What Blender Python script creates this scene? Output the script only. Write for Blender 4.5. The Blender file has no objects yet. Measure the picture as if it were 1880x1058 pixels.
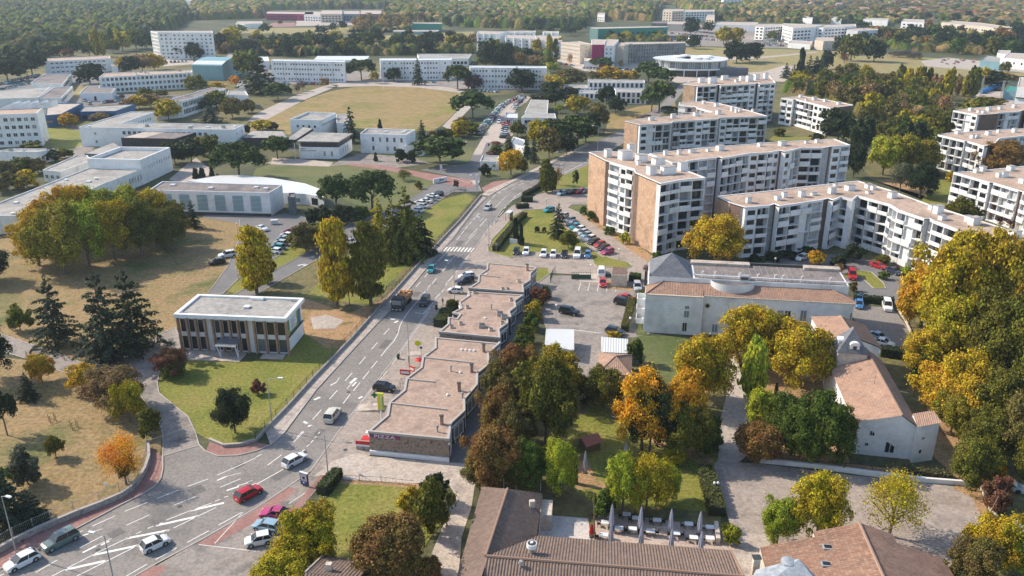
import bpy,math,random
import numpy as np
from mathutils import Vector,Matrix
R=math.radians
rnd=random.Random(7)
HAZE=True
scene=bpy.context.scene
COL=scene.collection
H0,FPX,YH=70.0,1529.0,-60.0
PITCH=math.atan((529-YH)/FPX)
cd=bpy.data.cameras.new('camera')
cam=bpy.data.objects.new('camera',cd)
COL.objects.link(cam)
cam.location=(0,0,H0)
cam.rotation_euler=(R(90)-PITCH,0,0)
cd.sensor_width=36
cd.lens=FPX/1880*36
cd.clip_start=1
cd.clip_end=12000
scene.camera=cam
SUN_EL,SHADOW_AZ=R(38),R(-21)          # shadows fall towards SHADOW_AZ (from+X)
w=bpy.data.worlds.new('World');scene.world=w;w.use_nodes=True
nt=w.node_tree;nt.nodes.clear()
so=nt.nodes.new('ShaderNodeOutputWorld');bg=nt.nodes.new('ShaderNodeBackground')
sk=nt.nodes.new('ShaderNodeTexSky');sk.sky_type='NISHITA';sk.sun_disc=False
sk.sun_elevation=SUN_EL
sdir=Vector((-math.cos(SHADOW_AZ)*math.cos(SUN_EL),-math.sin(SHADOW_AZ)*math.cos(SUN_EL),math.sin(SUN_EL)))
sk.sun_rotation=math.atan2(sdir.x,sdir.y)
bg.inputs[1].default_value=0.15
nt.links.new(sk.outputs[0],bg.inputs[0]);nt.links.new(bg.outputs[0],so.inputs[0])
sl=bpy.data.lights.new('sun','SUN');sl.energy=3.75;sl.angle=R(0.5);sl.color=(1,.88,.72)
sun=bpy.data.objects.new('sun',sl);COL.objects.link(sun)
sun.rotation_euler=sdir.to_track_quat('Z','Y').to_euler();sun.location=(-60,40,120)
vs=scene.view_settings
vs.view_transform='Standard';vs.look='None';vs.gamma=1;vs.exposure=0.64;vs.use_curve_mapping=False
cy=scene.cycles
cy.max_bounces=5;cy.diffuse_bounces=3;cy.glossy_bounces=2;cy.transmission_bounces=2
cy.volume_bounces=0;cy.transparent_max_bounces=4;cy.use_denoising=True
CC,SS=math.cos(PITCH),math.sin(PITCH)
def G(px,py,z=0.0):
 dx,y=px-940,529-py
 dy,dz=FPX*CC+y*SS,-FPX*SS+y*CC
 t=(z-H0)/dz
 return Vector((dx*t,dy*t,z))
def HZ(bx,by,ty):
 """height of a point seen at row ty standing over ground pixel (bx,by)"""
 g=G(bx,by);y=529-ty
 return H0+(-FPX*SS+y*CC)*g.y/(FPX*CC+y*SS)
def proj(v):
 z=v[2]-H0;d=v[1]*CC-z*SS
 return 940+FPX*v[0]/d,529-FPX*(v[1]*SS+z*CC)/d
def mpp(by):# metres per pixel at ground row
 g=G(940,by);return (g.y*CC+H0*SS)/FPX
def C4(ox,oy,pts,s=3.99):# crop notes->pixels
 return [(ox+a/s,oy+b/s) for a,b in pts]
def tag(o,label=None,cat=None,group=None,kind=None):
 if label:o['label']=label
 if cat:o['category']=cat
 if group:o['group']=group
 if kind:o['kind']=kind
 return o
def empty(name,loc=(0,0,0),rz=0.0):
 o=bpy.data.objects.new(name,None);COL.objects.link(o)
 o.location=loc;o.rotation_euler=(0,0,rz);o.empty_display_size=.5
 return o
def link(name,me,parent=None,mat=None):
 o=bpy.data.objects.new(name,me);COL.objects.link(o)
 if mat is not None and not me.materials:me.materials.append(mat)
 if parent is not None:o.parent=parent
 return o
def copy_tree(o,parent=None):
 c=o.copy();COL.objects.link(c);c.parent=parent
 for ch in list(o.children):copy_tree(ch,c)
 return c
ORD='first second third fourth fifth sixth seventh eighth ninth tenth eleventh twelfth thirteenth fourteenth fifteenth sixteenth seventeenth eighteenth nineteenth twentieth'.split()
class MB:
 """mesh collector"""
 def __init__(s):s.v=[];s.f=[];s.m=[];s.uv=[]
 def face(s,pts,m=0,uv=None):
  b=len(s.v);s.v+=[tuple(p) for p in pts];s.f.append(tuple(range(b,b+len(pts))));s.m.append(m)
  s.uv.append(uv)
 def box(s,c,d,rz=0.0,m=0):
  """centre of base c, full dims d"""
  x,y,z=d[0]/2,d[1]/2,d[2]
  ca,sa=math.cos(rz),math.sin(rz)
  P=[]
  for zz in (0,z):
   for a,b in ((-x,-y),(x,-y),(x,y),(-x,y)):
    P.append((c[0]+a*ca-b*sa,c[1]+a*sa+b*ca,c[2]+zz))
  b0=len(s.v);s.v+=P
  for f in ((0,3,2,1),(4,5,6,7),(0,1,5,4),(1,2,6,5),(2,3,7,6),(3,0,4,7)):
   s.f.append(tuple(b0+i for i in f));s.m.append(m);s.uv.append(None)
  return s
 def beam(s,a,b,wd,ht,m=0):
  """horizontal-ish bar between a and b (bottom centre line), width wd, height ht"""
  a,b=Vector(a),Vector(b);d=(b-a);L=math.hypot(d.x,d.y)
  if L<1e-6:return s
  n=Vector((-d.y,d.x,0))/L*wd/2;u=Vector((0,0,ht))
  P=[a-n,b-n,b+n,a+n,a-n+u,b-n+u,b+n+u,a+n+u]
  b0=len(s.v);s.v+=[tuple(p) for p in P]
  for f in ((0,3,2,1),(4,5,6,7),(0,1,5,4),(1,2,6,5),(2,3,7,6),(3,0,4,7)):
   s.f.append(tuple(b0+i for i in f));s.m.append(m);s.uv.append(None)
  return s
 def tube(s,a,b,r0,r1=None,n=8,m=0,cap=True):
  a,b=Vector(a),Vector(b);r1=r0 if r1 is None else r1
  d=(b-a).normalized();q=d.to_track_quat('Z','Y')
  b0=len(s.v)
  for p,r in ((a,r0),(b,r1)):
   for i in range(n):
    t=2*math.pi*i/n
    s.v.append(tuple(p+q @ Vector((math.cos(t)*r,math.sin(t)*r,0))))
  for i in range(n):
   j=(i+1) % n
   s.f.append((b0+i,b0+j,b0+n+j,b0+n+i));s.m.append(m);s.uv.append(None)
  if cap:
   s.f.append(tuple(b0+n+i for i in range(n)));s.m.append(m);s.uv.append(None)
   s.f.append(tuple(b0+n-1-i for i in range(n)));s.m.append(m);s.uv.append(None)
  return s
 def rev(s,prof,c=(0,0,0),n=12,m=0):
  """surface of revolution, prof = [(r,z)...]"""
  b0=len(s.v)
  for r,z in prof:
   for i in range(n):
    t=2*math.pi*i/n
    s.v.append((c[0]+r*math.cos(t),c[1]+r*math.sin(t),c[2]+z))
  for k in range(len(prof)-1):
   for i in range(n):
    j=(i+1) % n
    s.f.append((b0+k*n+i,b0+k*n+j,b0+(k+1)*n+j,b0+(k+1)*n+i));s.m.append(m);s.uv.append(None)
  return s
 def mesh(s,name,mats):
  me=bpy.data.meshes.new(name);me.from_pydata(s.v,[],s.f)
  for mt in (mats if isinstance(mats,(list,tuple)) else [mats]):me.materials.append(mt)
  if any(s.m):me.polygons.foreach_set('material_index',s.m)
  if any(u is not None for u in s.uv):
   lay=me.uv_layers.new(name='uv');k=0;arr=[]
   for f,u in zip(s.f,s.uv):
    for i in range(len(f)):arr+=(u[i] if u is not None else (0.0,0.0))
   lay.data.foreach_set('uv',arr)
  me.update();return me
 def build(s,name,mats,parent=None):
  return link(name,s.mesh(name,mats),parent)
def newmat(name):
 m=bpy.data.materials.new(name);m.use_nodes=True
 t=m.node_tree;b=t.nodes['Principled BSDF']
 b.inputs['Specular IOR Level'].default_value=.3
 return m,t,b
def N(t,k,**kw):
 n=t.nodes.new('ShaderNode'+k)
 for a,v in kw.items():setattr(n,a,v)
 return n
def noise(t,vec,scale,detail=3,rough=.6):
 n=N(t,'TexNoise');n.inputs['Scale'].default_value=scale;n.inputs['Detail'].default_value=detail
 n.inputs['Roughness'].default_value=rough
 if vec is not None:t.links.new(vec,n.inputs['Vector'])
 return n.outputs['Fac']
def ramp(t,fac,stops):
 n=N(t,'ValToRGB');e=n.color_ramp.elements
 while len(e)<len(stops):e.new(.5)
 for el,(p,c) in zip(e,stops):el.position=p;el.color=(*c,1)
 t.links.new(fac,n.inputs[0]);return n.outputs[0]
def mix(t,fac,a,b,mode='MIX'):
 n=N(t,'Mix');n.data_type='RGBA';n.blend_type=mode
 for i,v in ((0,fac),(6,a),(7,b)):
  if isinstance(v,(int,float)):n.inputs[i].default_value=v
  elif isinstance(v,tuple):n.inputs[i].default_value=(*v,1)
  else:t.links.new(v,n.inputs[i])
 return n.outputs[2]
def pos(t):return N(t,'NewGeometry').outputs['Position']
def bump(t,b,h,strength=.4,dist=.05):
 n=N(t,'Bump');n.inputs['Strength'].default_value=strength;n.inputs['Distance'].default_value=dist
 t.links.new(h,n.inputs['Height']);t.links.new(n.outputs[0],b.inputs['Normal'])
def surf(name,c1,c2,scale=.15,fine=3.0,rough=.85,bumpy=.3,c3=None,lo=.35,hi=.65,spec=.25,fm=.4,crack=0,speck=None):
 """two or three tone mottled surface in real-world scale"""
 m,t,b=newmat(name);p=pos(t)
 st=[(lo,c1),(hi,c2)] if c3 is None else [(lo,c1),((lo+hi)/2,c2),(hi,c3)]
 col=ramp(t,noise(t,p,scale,5,.65),st)
 f=noise(t,p,fine,3,.7)
 col=mix(t,fm,col,ramp(t,f,[(.3,(.22,.22,.22)),(.7,(.82,.82,.82))]),'OVERLAY')
 if crack:
  v=N(t,'TexVoronoi');v.feature='DISTANCE_TO_EDGE';v.inputs['Scale'].default_value=crack
  wv=N(t,'VectorMath');wv.operation='ADD';nz_=N(t,'TexNoise');nz_.inputs['Scale'].default_value=.5;t.links.new(p,nz_.inputs['Vector'])
  ms=N(t,'VectorMath');ms.operation='SCALE';ms.inputs['Scale'].default_value=2.5;t.links.new(nz_.outputs['Color'],ms.inputs[0]);t.links.new(p,wv.inputs[0]);t.links.new(ms.outputs[0],wv.inputs[1]);t.links.new(wv.outputs[0],v.inputs['Vector'])
  col=mix(t,1.0,col,ramp(t,v.outputs['Distance'],[(0,(.80,.80,.80)),(.010,(1,1,1))]),'MULTIPLY')
  st_=noise(t,p,.45,6,.75);col=mix(t,1.0,col,ramp(t,st_,[(.28,(.72,.72,.72)),(.42,(1,1,1)),(.72,(1.0,1.0,1.0)),(.8,(.82,.8,.78))]),'MULTIPLY')
 if speck:
  sp_=N(t,'TexVoronoi');sp_.inputs['Scale'].default_value=2.6;t.links.new(p,sp_.inputs['Vector'])
  sm=N(t,'Math');sm.operation='MULTIPLY';t.links.new(ramp(t,sp_.outputs['Distance'],[(.12,(1,1,1)),(.2,(0,0,0))]),sm.inputs[0]);t.links.new(ramp(t,noise(t,p,.13,3),[(.45,(0,0,0)),(.6,(1,1,1))]),sm.inputs[1])
  col=mix(t,sm.outputs[0],col,speck)
 t.links.new(col,b.inputs['Base Color']);b.inputs['Roughness'].default_value=rough
 b.inputs['Specular IOR Level'].default_value=spec
 if bumpy:bump(t,b,f,bumpy,.08)
 return m
def plain(name,c,rough=.6,metal=0.0,spec=.4,var=.12,scale=.6):
 m,t,b=newmat(name)
 f=noise(t,pos(t),scale,4,.6)
 col=mix(t,var,c,ramp(t,f,[(.3,tuple(x*.45 for x in c)),(.75,tuple(min(1,x*1.5) for x in c))]))
 t.links.new(col,b.inputs['Base Color']);b.inputs['Roughness'].default_value=rough
 b.inputs['Metallic'].default_value=metal;b.inputs['Specular IOR Level'].default_value=spec
 return m
M={}
M['ground']=surf('ground',(.045,.055,.025),(.10,.10,.045),.02,.9,c3=(.15,.13,.07),lo=.4,hi=.75,fm=.7)
M['dry']=surf('dry_grass',(.10,.115,.03),(.28,.19,.09),.05,1.4,c3=(.19,.15,.055),lo=.32,hi=.66,bumpy=.8,fm=.75,speck=(.34,.20,.07))
M['dryleaf']=surf('leaf_litter',(.29,.19,.10),(.38,.23,.12),.3,2.5,c3=(.17,.14,.05),bumpy=.8,fm=.75)
M['lawn']=surf('lawn',(.115,.14,.022),(.19,.19,.035),.10,1.8,c3=(.23,.19,.055),lo=.32,hi=.72,bumpy=.9,fm=.75,speck=(.30,.19,.05))
M['lawn_dim']=surf('campus_lawn',(.085,.11,.035),(.13,.14,.05),.05,1.1,c3=(.17,.15,.07),bumpy=.5)
M['meadow']=surf('meadow',(.19,.18,.04),(.29,.20,.085),.018,.25,c3=(.21,.175,.055),lo=.36,hi=.62,bumpy=.2)
M['field']=surf('field',(.26,.24,.07),(.28,.22,.10),.012,.2,c3=(.25,.23,.09),bumpy=.1)
M['park_green']=surf('park_grass',(.06,.075,.025),(.17,.14,.06),.05,.7,c3=(.10,.11,.03),bumpy=.7,fm=.7)
M['asphalt']=surf('asphalt',(.195,.18,.162),(.245,.222,.20),.09,2.2,c3=(.16,.15,.138),lo=.3,hi=.7,bumpy=.15,crack=.10)
M['asphalt_old']=surf('old_asphalt',(.20,.178,.158),(.30,.26,.228),.16,2.0,c3=(.155,.142,.13),bumpy=.2,crack=.15)
M['asphalt_patch']=surf('asphalt_patch',(.13,.125,.12),(.16,.15,.14),.3,3,bumpy=.1)
M['asphalt_dark']=surf('lane_asphalt',(.155,.15,.15),(.20,.19,.185),.12,2.0,bumpy=.2)
M['beige']=surf('beige_tarmac',(.29,.24,.20),(.36,.30,.255),.12,1.6,c3=(.25,.21,.18),bumpy=.15,crack=.12)
M['concrete']=surf('pale_concrete',(.40,.34,.285),(.48,.41,.35),.3,2.2,c3=(.33,.275,.235),bumpy=.15,crack=.2)
M['sand']=surf('sandy_path',(.36,.31,.27),(.45,.39,.34),.2,1.5,bumpy=.2)
M['redpave']=surf('red_pavement',(.27,.14,.12),(.33,.19,.16),.3,3.0,bumpy=.15)
M['kerb']=plain('kerb',(.42,.38,.34),.8)
M['paint']=surf('road_paint',(.62,.61,.58),(.78,.76,.72),.8,3.5,c3=(.5,.48,.45),bumpy=0,lo=.3,hi=.8)
M['white']=surf('white_render',(.76,.76,.74),(.82,.82,.80),.12,.9,c3=(.68,.68,.665),bumpy=.05,rough=.7)
M['white2']=surf('weathered_white_render',(.70,.70,.67),(.78,.78,.75),.2,1.6,c3=(.58,.575,.55),bumpy=.1)
M['cream']=surf('cream_stone',(.52,.44,.36),(.60,.52,.43),.4,2,bumpy=.15)
M['balcony']=surf('painted_concrete',(.72,.72,.71),(.80,.80,.79),.1,.8,c3=(.62,.62,.61),bumpy=.05,rough=.7)
M['brick']=surf('pinkish_brick',(.40,.26,.17),(.48,.32,.215),.25,1.3,c3=(.33,.22,.145),bumpy=.1)
M['brownbrick']=surf('brown_brick',(.15,.10,.08),(.20,.135,.105),.4,2,bumpy=.1)
M['pebble']=surf('pebbledash',(.20,.15,.12),(.33,.26,.20),1.6,5.0,c3=(.12,.09,.08),bumpy=.8)
M['finbrick']=surf('fin_brick',(.33,.19,.13),(.42,.26,.18),.8,4,bumpy=.2)
M['gravelroof']=surf('gravel_roof',(.29,.205,.155),(.40,.29,.225),.22,2.2,c3=(.22,.158,.125),lo=.28,hi=.7,bumpy=.6)
M['tanroof']=surf('tan_gravel_roof',(.38,.27,.20),(.45,.335,.255),.1,1.1,c3=(.31,.225,.175),bumpy=.3)
M['greyroof']=surf('grey_bitumen_roof',(.28,.27,.25),(.36,.34,.31),.06,.9,c3=(.22,.21,.20),bumpy=.15,crack=.12)
M['darkroof']=surf('dark_bitumen_roof',(.16,.14,.135),(.23,.195,.18),.1,1.0,c3=(.12,.11,.11),bumpy=.2)
M['metalroof']=plain('white_sheet_roof',(.62,.63,.62),.45,0,.5,.1,.2)
M['slate']=surf('slate',(.11,.115,.13),(.165,.17,.185),.8,3.0,bumpy=.5,rough=.55)
M['zinc']=surf('zinc_sheet',(.25,.28,.31),(.34,.37,.40),.3,1.2,bumpy=.05,rough=.5)
M['dark']=plain('dark_cladding',(.055,.045,.045),.6)
M['blue']=plain('blue_cladding',(.02,.10,.24),.5,var=.2)
M['teal']=plain('teal_cladding',(.18,.33,.37),.5,var=.15,scale=.3)
M['green']=plain('green_cladding',(.03,.25,.19),.5,var=.2)
M['magenta']=plain('magenta_panel',(.35,.015,.11),.5)
M['metal']=plain('galvanised_metal',(.38,.38,.37),.45,.3)
M['darkmetal']=plain('dark_metal',(.05,.055,.05),.5)
M['greenmetal']=plain('green_metal',(.02,.07,.045),.5)
M['rubber']=plain('rubber',(.02,.02,.02),.8)
M['alu']=plain('wheel_alloy',(.42,.42,.43),.35,.6)
M['red']=plain('red_plastic',(.55,.025,.02),.5)
M['yellow']=plain('yellow_sign',(.66,.62,.02),.5,var=.05)
M['pharm']=plain('green_cross',(.01,.14,.04),.5)
M['wood']=plain('wood',(.2,.13,.08),.8,var=.4,scale=3)
M['umbrella']=plain('folded_canvas',(.42,.43,.50),.8)
M['cloth']=plain('white_cloth',(.7,.72,.72),.8)
M['blacktext']=plain('black_lettering',(.03,.03,.03),.6)
M['stonewall']=surf('stone_wall',(.27,.25,.22),(.38,.35,.31),1.0,3.5,c3=(.2,.19,.17),bumpy=.5)
M['terrace']=surf('terrace_paving',(.40,.31,.25),(.50,.40,.33),.5,3,bumpy=.2)
M['terrace_pale']=surf('pale_terrace_paving',(.5,.46,.42),(.6,.56,.52),.5,3,bumpy=.1)
M['bark']=surf('bark',(.11,.085,.065),(.17,.135,.105),2,8,bumpy=.6)
M['bluetarp']=plain('blue_cover',(.02,.17,.42),.5,var=.3,scale=3)
M['orangeload']=surf('rusty_load',(.50,.22,.07),(.65,.36,.16),1.5,6,c3=(.3,.13,.05),bumpy=1)
M['skin']=plain('skin',(.5,.33,.25),.6)
def glassmat(name,dark=(.018,.022,.026),pale=(.22,.25,.26),share=.3):
 m,t,b=newmat(name)
 o=N(t,'ObjectInfo')
 col=ramp(t,o.outputs['Random'],[(1-share,dark),(1-share+.04,pale)])
 t.links.new(col,b.inputs['Base Color']);b.inputs['Roughness'].default_value=.12
 b.inputs['Specular IOR Level'].default_value=.6
 return m
M['glass']=glassmat('window_glass')
M['glassdark']=glassmat('dark_glass',share=.06)
def objcol(name,rough=.3,metal=.0,coat=.5):
 m,t,b=newmat(name);o=N(t,'ObjectInfo')
 t.links.new(mix(t,.12,o.outputs['Color'],ramp(t,noise(t,pos(t),1.3),[(.3,(.1,.1,.1)),(.7,(.8,.8,.8))]),'OVERLAY'),b.inputs['Base Color'])
 b.inputs['Roughness'].default_value=rough;b.inputs['Metallic'].default_value=metal
 b.inputs['Coat Weight'].default_value=coat;b.inputs['Coat Roughness'].default_value=.08
 return m
M['carpaint']=objcol('car_paint')
M['matte']=objcol('matte_colour',.7,0,0)
def leafmat(name,attr=False,yellowing=.5,translucency=.3):
 """leaf colour = the tree's own colour, varying from leaf to leaf and bough to bough"""
 m,t,b=newmat(name)
 if attr:
  a=N(t,'Attribute');a.attribute_name='tint';base=a.outputs['Color']
 else:base=N(t,'ObjectInfo').outputs['Color']
 g=N(t,'NewGeometry')
 hs=N(t,'HueSaturation');t.links.new(base,hs.inputs['Color'])
 tc=N(t,'TexCoord')
 nz=noise(t,g.outputs['Position'],.33,2,.5)
 mr=N(t,'MapRange');t.links.new(nz,mr.inputs[0]);mr.inputs[1].default_value=.3;mr.inputs[2].default_value=.7
 mr.inputs[3].default_value=.5+.035*yellowing;mr.inputs[4].default_value=.5-.05*yellowing
 t.links.new(mr.outputs[0],hs.inputs['Hue'])
 m2=N(t,'MapRange');t.links.new(g.outputs['Random Per Island'],m2.inputs[0]);m2.inputs[3].default_value=.38;m2.inputs[4].default_value=1.7
 t.links.new(m2.outputs[0],hs.inputs['Value'])
 t.links.new(hs.outputs[0],b.inputs['Base Color']);b.inputs['Roughness'].default_value=.7
 b.inputs['Specular IOR Level'].default_value=.15
 tr=N(t,'BsdfTranslucent');t.links.new(hs.outputs[0],tr.inputs['Color'])
 ms=N(t,'MixShader');ms.inputs[0].default_value=translucency
 t.links.new(b.outputs[0],ms.inputs[1]);t.links.new(tr.outputs[0],ms.inputs[2])
 t.links.new(ms.outputs[0],t.nodes['Material Output'].inputs[0])
 return m
M['leaf']=leafmat('leaves');M['needle']=leafmat('needles',yellowing=.25,translucency=.15)
M['leafmass']=leafmat('woodland_leaves',attr=True)
def tilemat(name,c1,c2,c3,dirt=(.14,.10,.085),dk=.35):
 m,t,b=newmat(name)
 uv=N(t,'UVMap').outputs[0]
 br=N(t,'TexBrick');t.links.new(uv,br.inputs['Vector'])
 br.inputs['Scale'].default_value=1.0;br.inputs['Brick Width'].default_value=.3;br.inputs['Row Height'].default_value=.42
 br.inputs['Mortar Size'].default_value=.035;br.inputs['Mortar Smooth'].default_value=.4;br.offset=0
 br.inputs['Color1'].default_value=(*c1,1);br.inputs['Color2'].default_value=(*c2,1);br.inputs['Mortar'].default_value=(*dirt,1)
 wn=N(t,'TexWhiteNoise');wn.noise_dimensions='2D'
 sn=N(t,'VectorMath');sn.operation='SNAP';t.links.new(uv,sn.inputs[0]);sn.inputs[1].default_value=(.3,.42,1)
 t.links.new(sn.outputs[0],wn.inputs['Vector'])
 col=mix(t,.55,br.outputs['Color'],ramp(t,wn.outputs['Value'],[(0,c3),(.5,c1),(1,c2)]))
 patch=noise(t,uv,.35,5,.7)
 col=mix(t,dk,col,ramp(t,patch,[(.35,dirt),(.62,c1)]))
 t.links.new(col,b.inputs['Base Color']);b.inputs['Roughness'].default_value=.85
 bump(t,b,br.outputs['Fac'],-.5,.03)
 return m
M['tile']=tilemat('terracotta_tiles',(.34,.205,.14),(.46,.30,.215),(.22,.125,.085),dk=.4)
M['tile_dark']=tilemat('weathered_tiles',(.19,.135,.105),(.29,.215,.17),(.11,.08,.065),dk=.45)
M['tile_pink']=tilemat('pink_tiles',(.42,.26,.18),(.52,.35,.255),(.28,.165,.11),dk=.35)
M['tile_red']=tilemat('mottled_red_tiles',(.29,.16,.105),(.46,.30,.21),(.15,.085,.06),dk=.35)
#generic structure builders
LAYER={}
def area(name,px,mat,z,world=None,kerb=None,label=None):
 """flat ground polygon lying at height z"""
 P=world if world else [G(x,y,z) for x,y in px]
 mb=MB();mb.face([(p[0],p[1],z) for p in P])
 if sum(P[i-1][0]*P[i][1]-P[i][0]*P[i-1][1] for i in range(len(P)))<0:mb.f[0]=mb.f[0][::-1]
 o=mb.build(name,M[mat]);tag(o,label,kind='structure')
 if kerb:
  kb=MB()
  for i in range(len(P)):
   a,b=P[i-1],P[i];kb.beam((a[0],a[1],z-.01),(b[0],b[1],z-.01),.16,kerb)
  k=kb.build('kerb',M['kerb']);tag(k,kind='structure')
 return o
def ccw(P):
 return P if sum(P[i-1][0]*P[i][1]-P[i][0]*P[i-1][1] for i in range(len(P)))>0 else P[::-1]
def offset_poly(P,d):
 """inward offset of a CCW polygon, d = per-edge distance (edge i runs from P[i] to P[i+1])"""
 n=len(P);d=d if isinstance(d,(list,tuple)) else [d]*n;out=[]
 for i in range(n):
  a,b,c=P[i-1],P[i],P[(i+1) % n]
  e0=Vector((b[0]-a[0],b[1]-a[1])).normalized();e1=Vector((c[0]-b[0],c[1]-b[1])).normalized()
  n0=Vector((-e0.y,e0.x));n1=Vector((-e1.y,e1.x));d0,d1=d[i-1],d[i]
  cr=e0.x*e1.y-e0.y*e1.x
  if abs(cr)<.12:out.append((b[0]+n0.x*(d0+d1)/2,b[1]+n0.y*(d0+d1)/2));continue
  p0=Vector((b[0],b[1]))+n0*d0;p1=Vector((b[0],b[1]))+n1*d1
  t=((p1-p0).x*e1.y-(p1-p0).y*e1.x)/cr
  q=p0+e0*t
  if (q-Vector((b[0],b[1]))).length>4*max(abs(d0),abs(d1),.2):q=Vector((b[0],b[1]))+(n0*d0+n1*d1)*.6
  out.append((q.x,q.y))
 return out
UNITWIN={}
def unit_window(kind='frame'):
 """1 x 1 window looking towards -Y, origin bottom centre"""
 if kind in UNITWIN:return UNITWIN[kind]
 mb=MB()
 if kind=='frame':
  mb.box((0,-.015,0),(1,.03,1),m=1)
  t=.07
  for c,d in (((-.5+t/2,-.05,0),(t,.1,1)),((.5-t/2,-.05,0),(t,.1,1)),((0,-.05,.001),(1-2*t,.1,t)),
     ((0,-.05,1-t),(1-2*t,.1,t)),((0,-.045,t),(t*.7,.085,1-2*t))):mb.box(c,d)
  mats=[M['balcony'],M['glass']]
 elif kind=='bare':
  mb.box((0,-.02,0),(1,.04,1));mb.box((0,-.04,-.03),(1.06,.08,.03),m=1);mats=[M['glass'],M['kerb']]
 elif kind=='dark':
  mb.box((0,-.02,0),(1,.04,1));mats=[M['glassdark']]
 UNITWIN[kind]=mb.mesh('window',mats);return UNITWIN[kind]
def put(me,name,parent,loc,rz,sc=(1,1,1)):
 o=bpy.data.objects.new(name,me);COL.objects.link(o);o.parent=parent
 o.location=loc;o.rotation_euler=(0,0,rz);o.scale=sc;return o
class Batch:
 """repeated parts of one thing: nearest 100 as objects, the rest as one part"""
 def __init__(s):s.items={}
 def add(s,name,me,loc,rz,sc=(1,1,1)):s.items.setdefault(name,[]).append((me,Vector(loc),rz,sc))
 def flush(s,parent):
  for name,L in s.items.items():
   L.sort(key=lambda a:a[1].length)
   for me,loc,rz,sc in L[:98]:put(me,name,parent,loc,rz,sc)
   if len(L)>98:
    mb=MB();mats=[]
    for me,loc,rz,sc in L[98:]:
     mt=Matrix.LocRotScale(loc,Matrix.Rotation(rz,3,'Z'),Vector(sc))
     idx=[]
     for k in me.materials:
      if k not in mats:mats.append(k)
      idx.append(mats.index(k))
     b=len(mb.v);mb.v+=[tuple(mt @ v.co) for v in me.vertices]
     for p in me.polygons:
      mb.f.append(tuple(b+i for i in p.vertices));mb.m.append(idx[p.material_index]);mb.uv.append(None)
    o=mb.build(name,mats,parent);o['kind']='stuff'
  s.items={}
def winrow(batch,A,B,zs,ww,wh,n=None,pitch=None,kind='frame',a=0.0,b=1.0,skip=0.0,seed=0):
 """rows of windows on the wall A->B (seen left to right from outside); zs = sill heights"""
 A,B=Vector((A[0],A[1],0)),Vector((B[0],B[1],0));d=B-A;L=d.length;u=d/L
 rz=math.atan2(u.y,u.x);r=random.Random(seed)
 if n is None:n=max(1,int(L*(b-a)/pitch))
 for z in zs:
  for i in range(n):
   if r.random()<skip:continue
   p=A+d*(a+(b-a)*(i+.5)/n)
   batch.add('window',unit_window(kind),(p.x,p.y,z),rz,(ww,1.0,wh))
def block(name,px,H,label,cat,wall='white',roof='greyroof',base=0.0,wins=(),group=None,parapet=.35,pw=.25,world=None,
  roofname='roof',bands=(),roofz=None,P=None):
 """flat roofed building from its roof outline (pixels,front left corner first,counter-clockwise from above).
 wins:(edge,sill heights,w,h,pitch,kind,a,b,skip)"""
 if P is None:P=[G(x,y,H)[:2] for x,y in px]
 P=ccw(P)
 c=Vector((sum(p[0] for p in P)/len(P),sum(p[1] for p in P)/len(P),0))
 root=empty(name,(c.x,c.y,base));tag(root,label,cat,group)
 L=[(p[0]-c.x,p[1]-c.y) for p in P];n=len(L);h=H-base
 I=offset_poly(L,pw)
 mb=MB()
 for i in range(n):
  j=(i+1) % n
  a,b,ia,ib=L[i],L[j],I[i],I[j]
  mb.face([(*a,0),(*b,0),(*b,h),(*a,h)]);mb.face([(*a,h),(*b,h),(*ib,h),(*ia,h)])
  mb.face([(*ia,h),(*ib,h),(*ib,h-parapet-.1),(*ia,h-parapet-.1)])
 mb.build('wall',M[wall],root)
 rb=MB();rb.face([(*p,h-parapet) for p in I]);rb.build(roofname,M[roof],root)
 bt=Batch()
 for w_ in wins:
  e,zs,ww,wh,pitch=w_[:5];kind=w_[5] if len(w_)>5 else 'frame'
  a,b=(w_[6],w_[7]) if len(w_)>7 else (.02,.98);sk_=w_[8] if len(w_)>8 else 0
  winrow(bt,L[e],L[(e+1) % n],zs,ww,wh,pitch=pitch,kind=kind,a=a,b=b,skip=sk_,seed=e+n)
 bt.flush(root)
 for e,z0,z1,mat,pr in bands:
  A,B=L[e],L[(e+1) % n]
  d=Vector((B[0]-A[0],B[1]-A[1])).normalized();nn=Vector((d.y,-d.x))*pr/2
  bb=MB();bb.beam((A[0]+nn.x,A[1]+nn.y,z0),(B[0]+nn.x,B[1]+nn.y,z0),pr,z1-z0);bb.build('band',M[mat],root)
 return root,L,h,c
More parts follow.
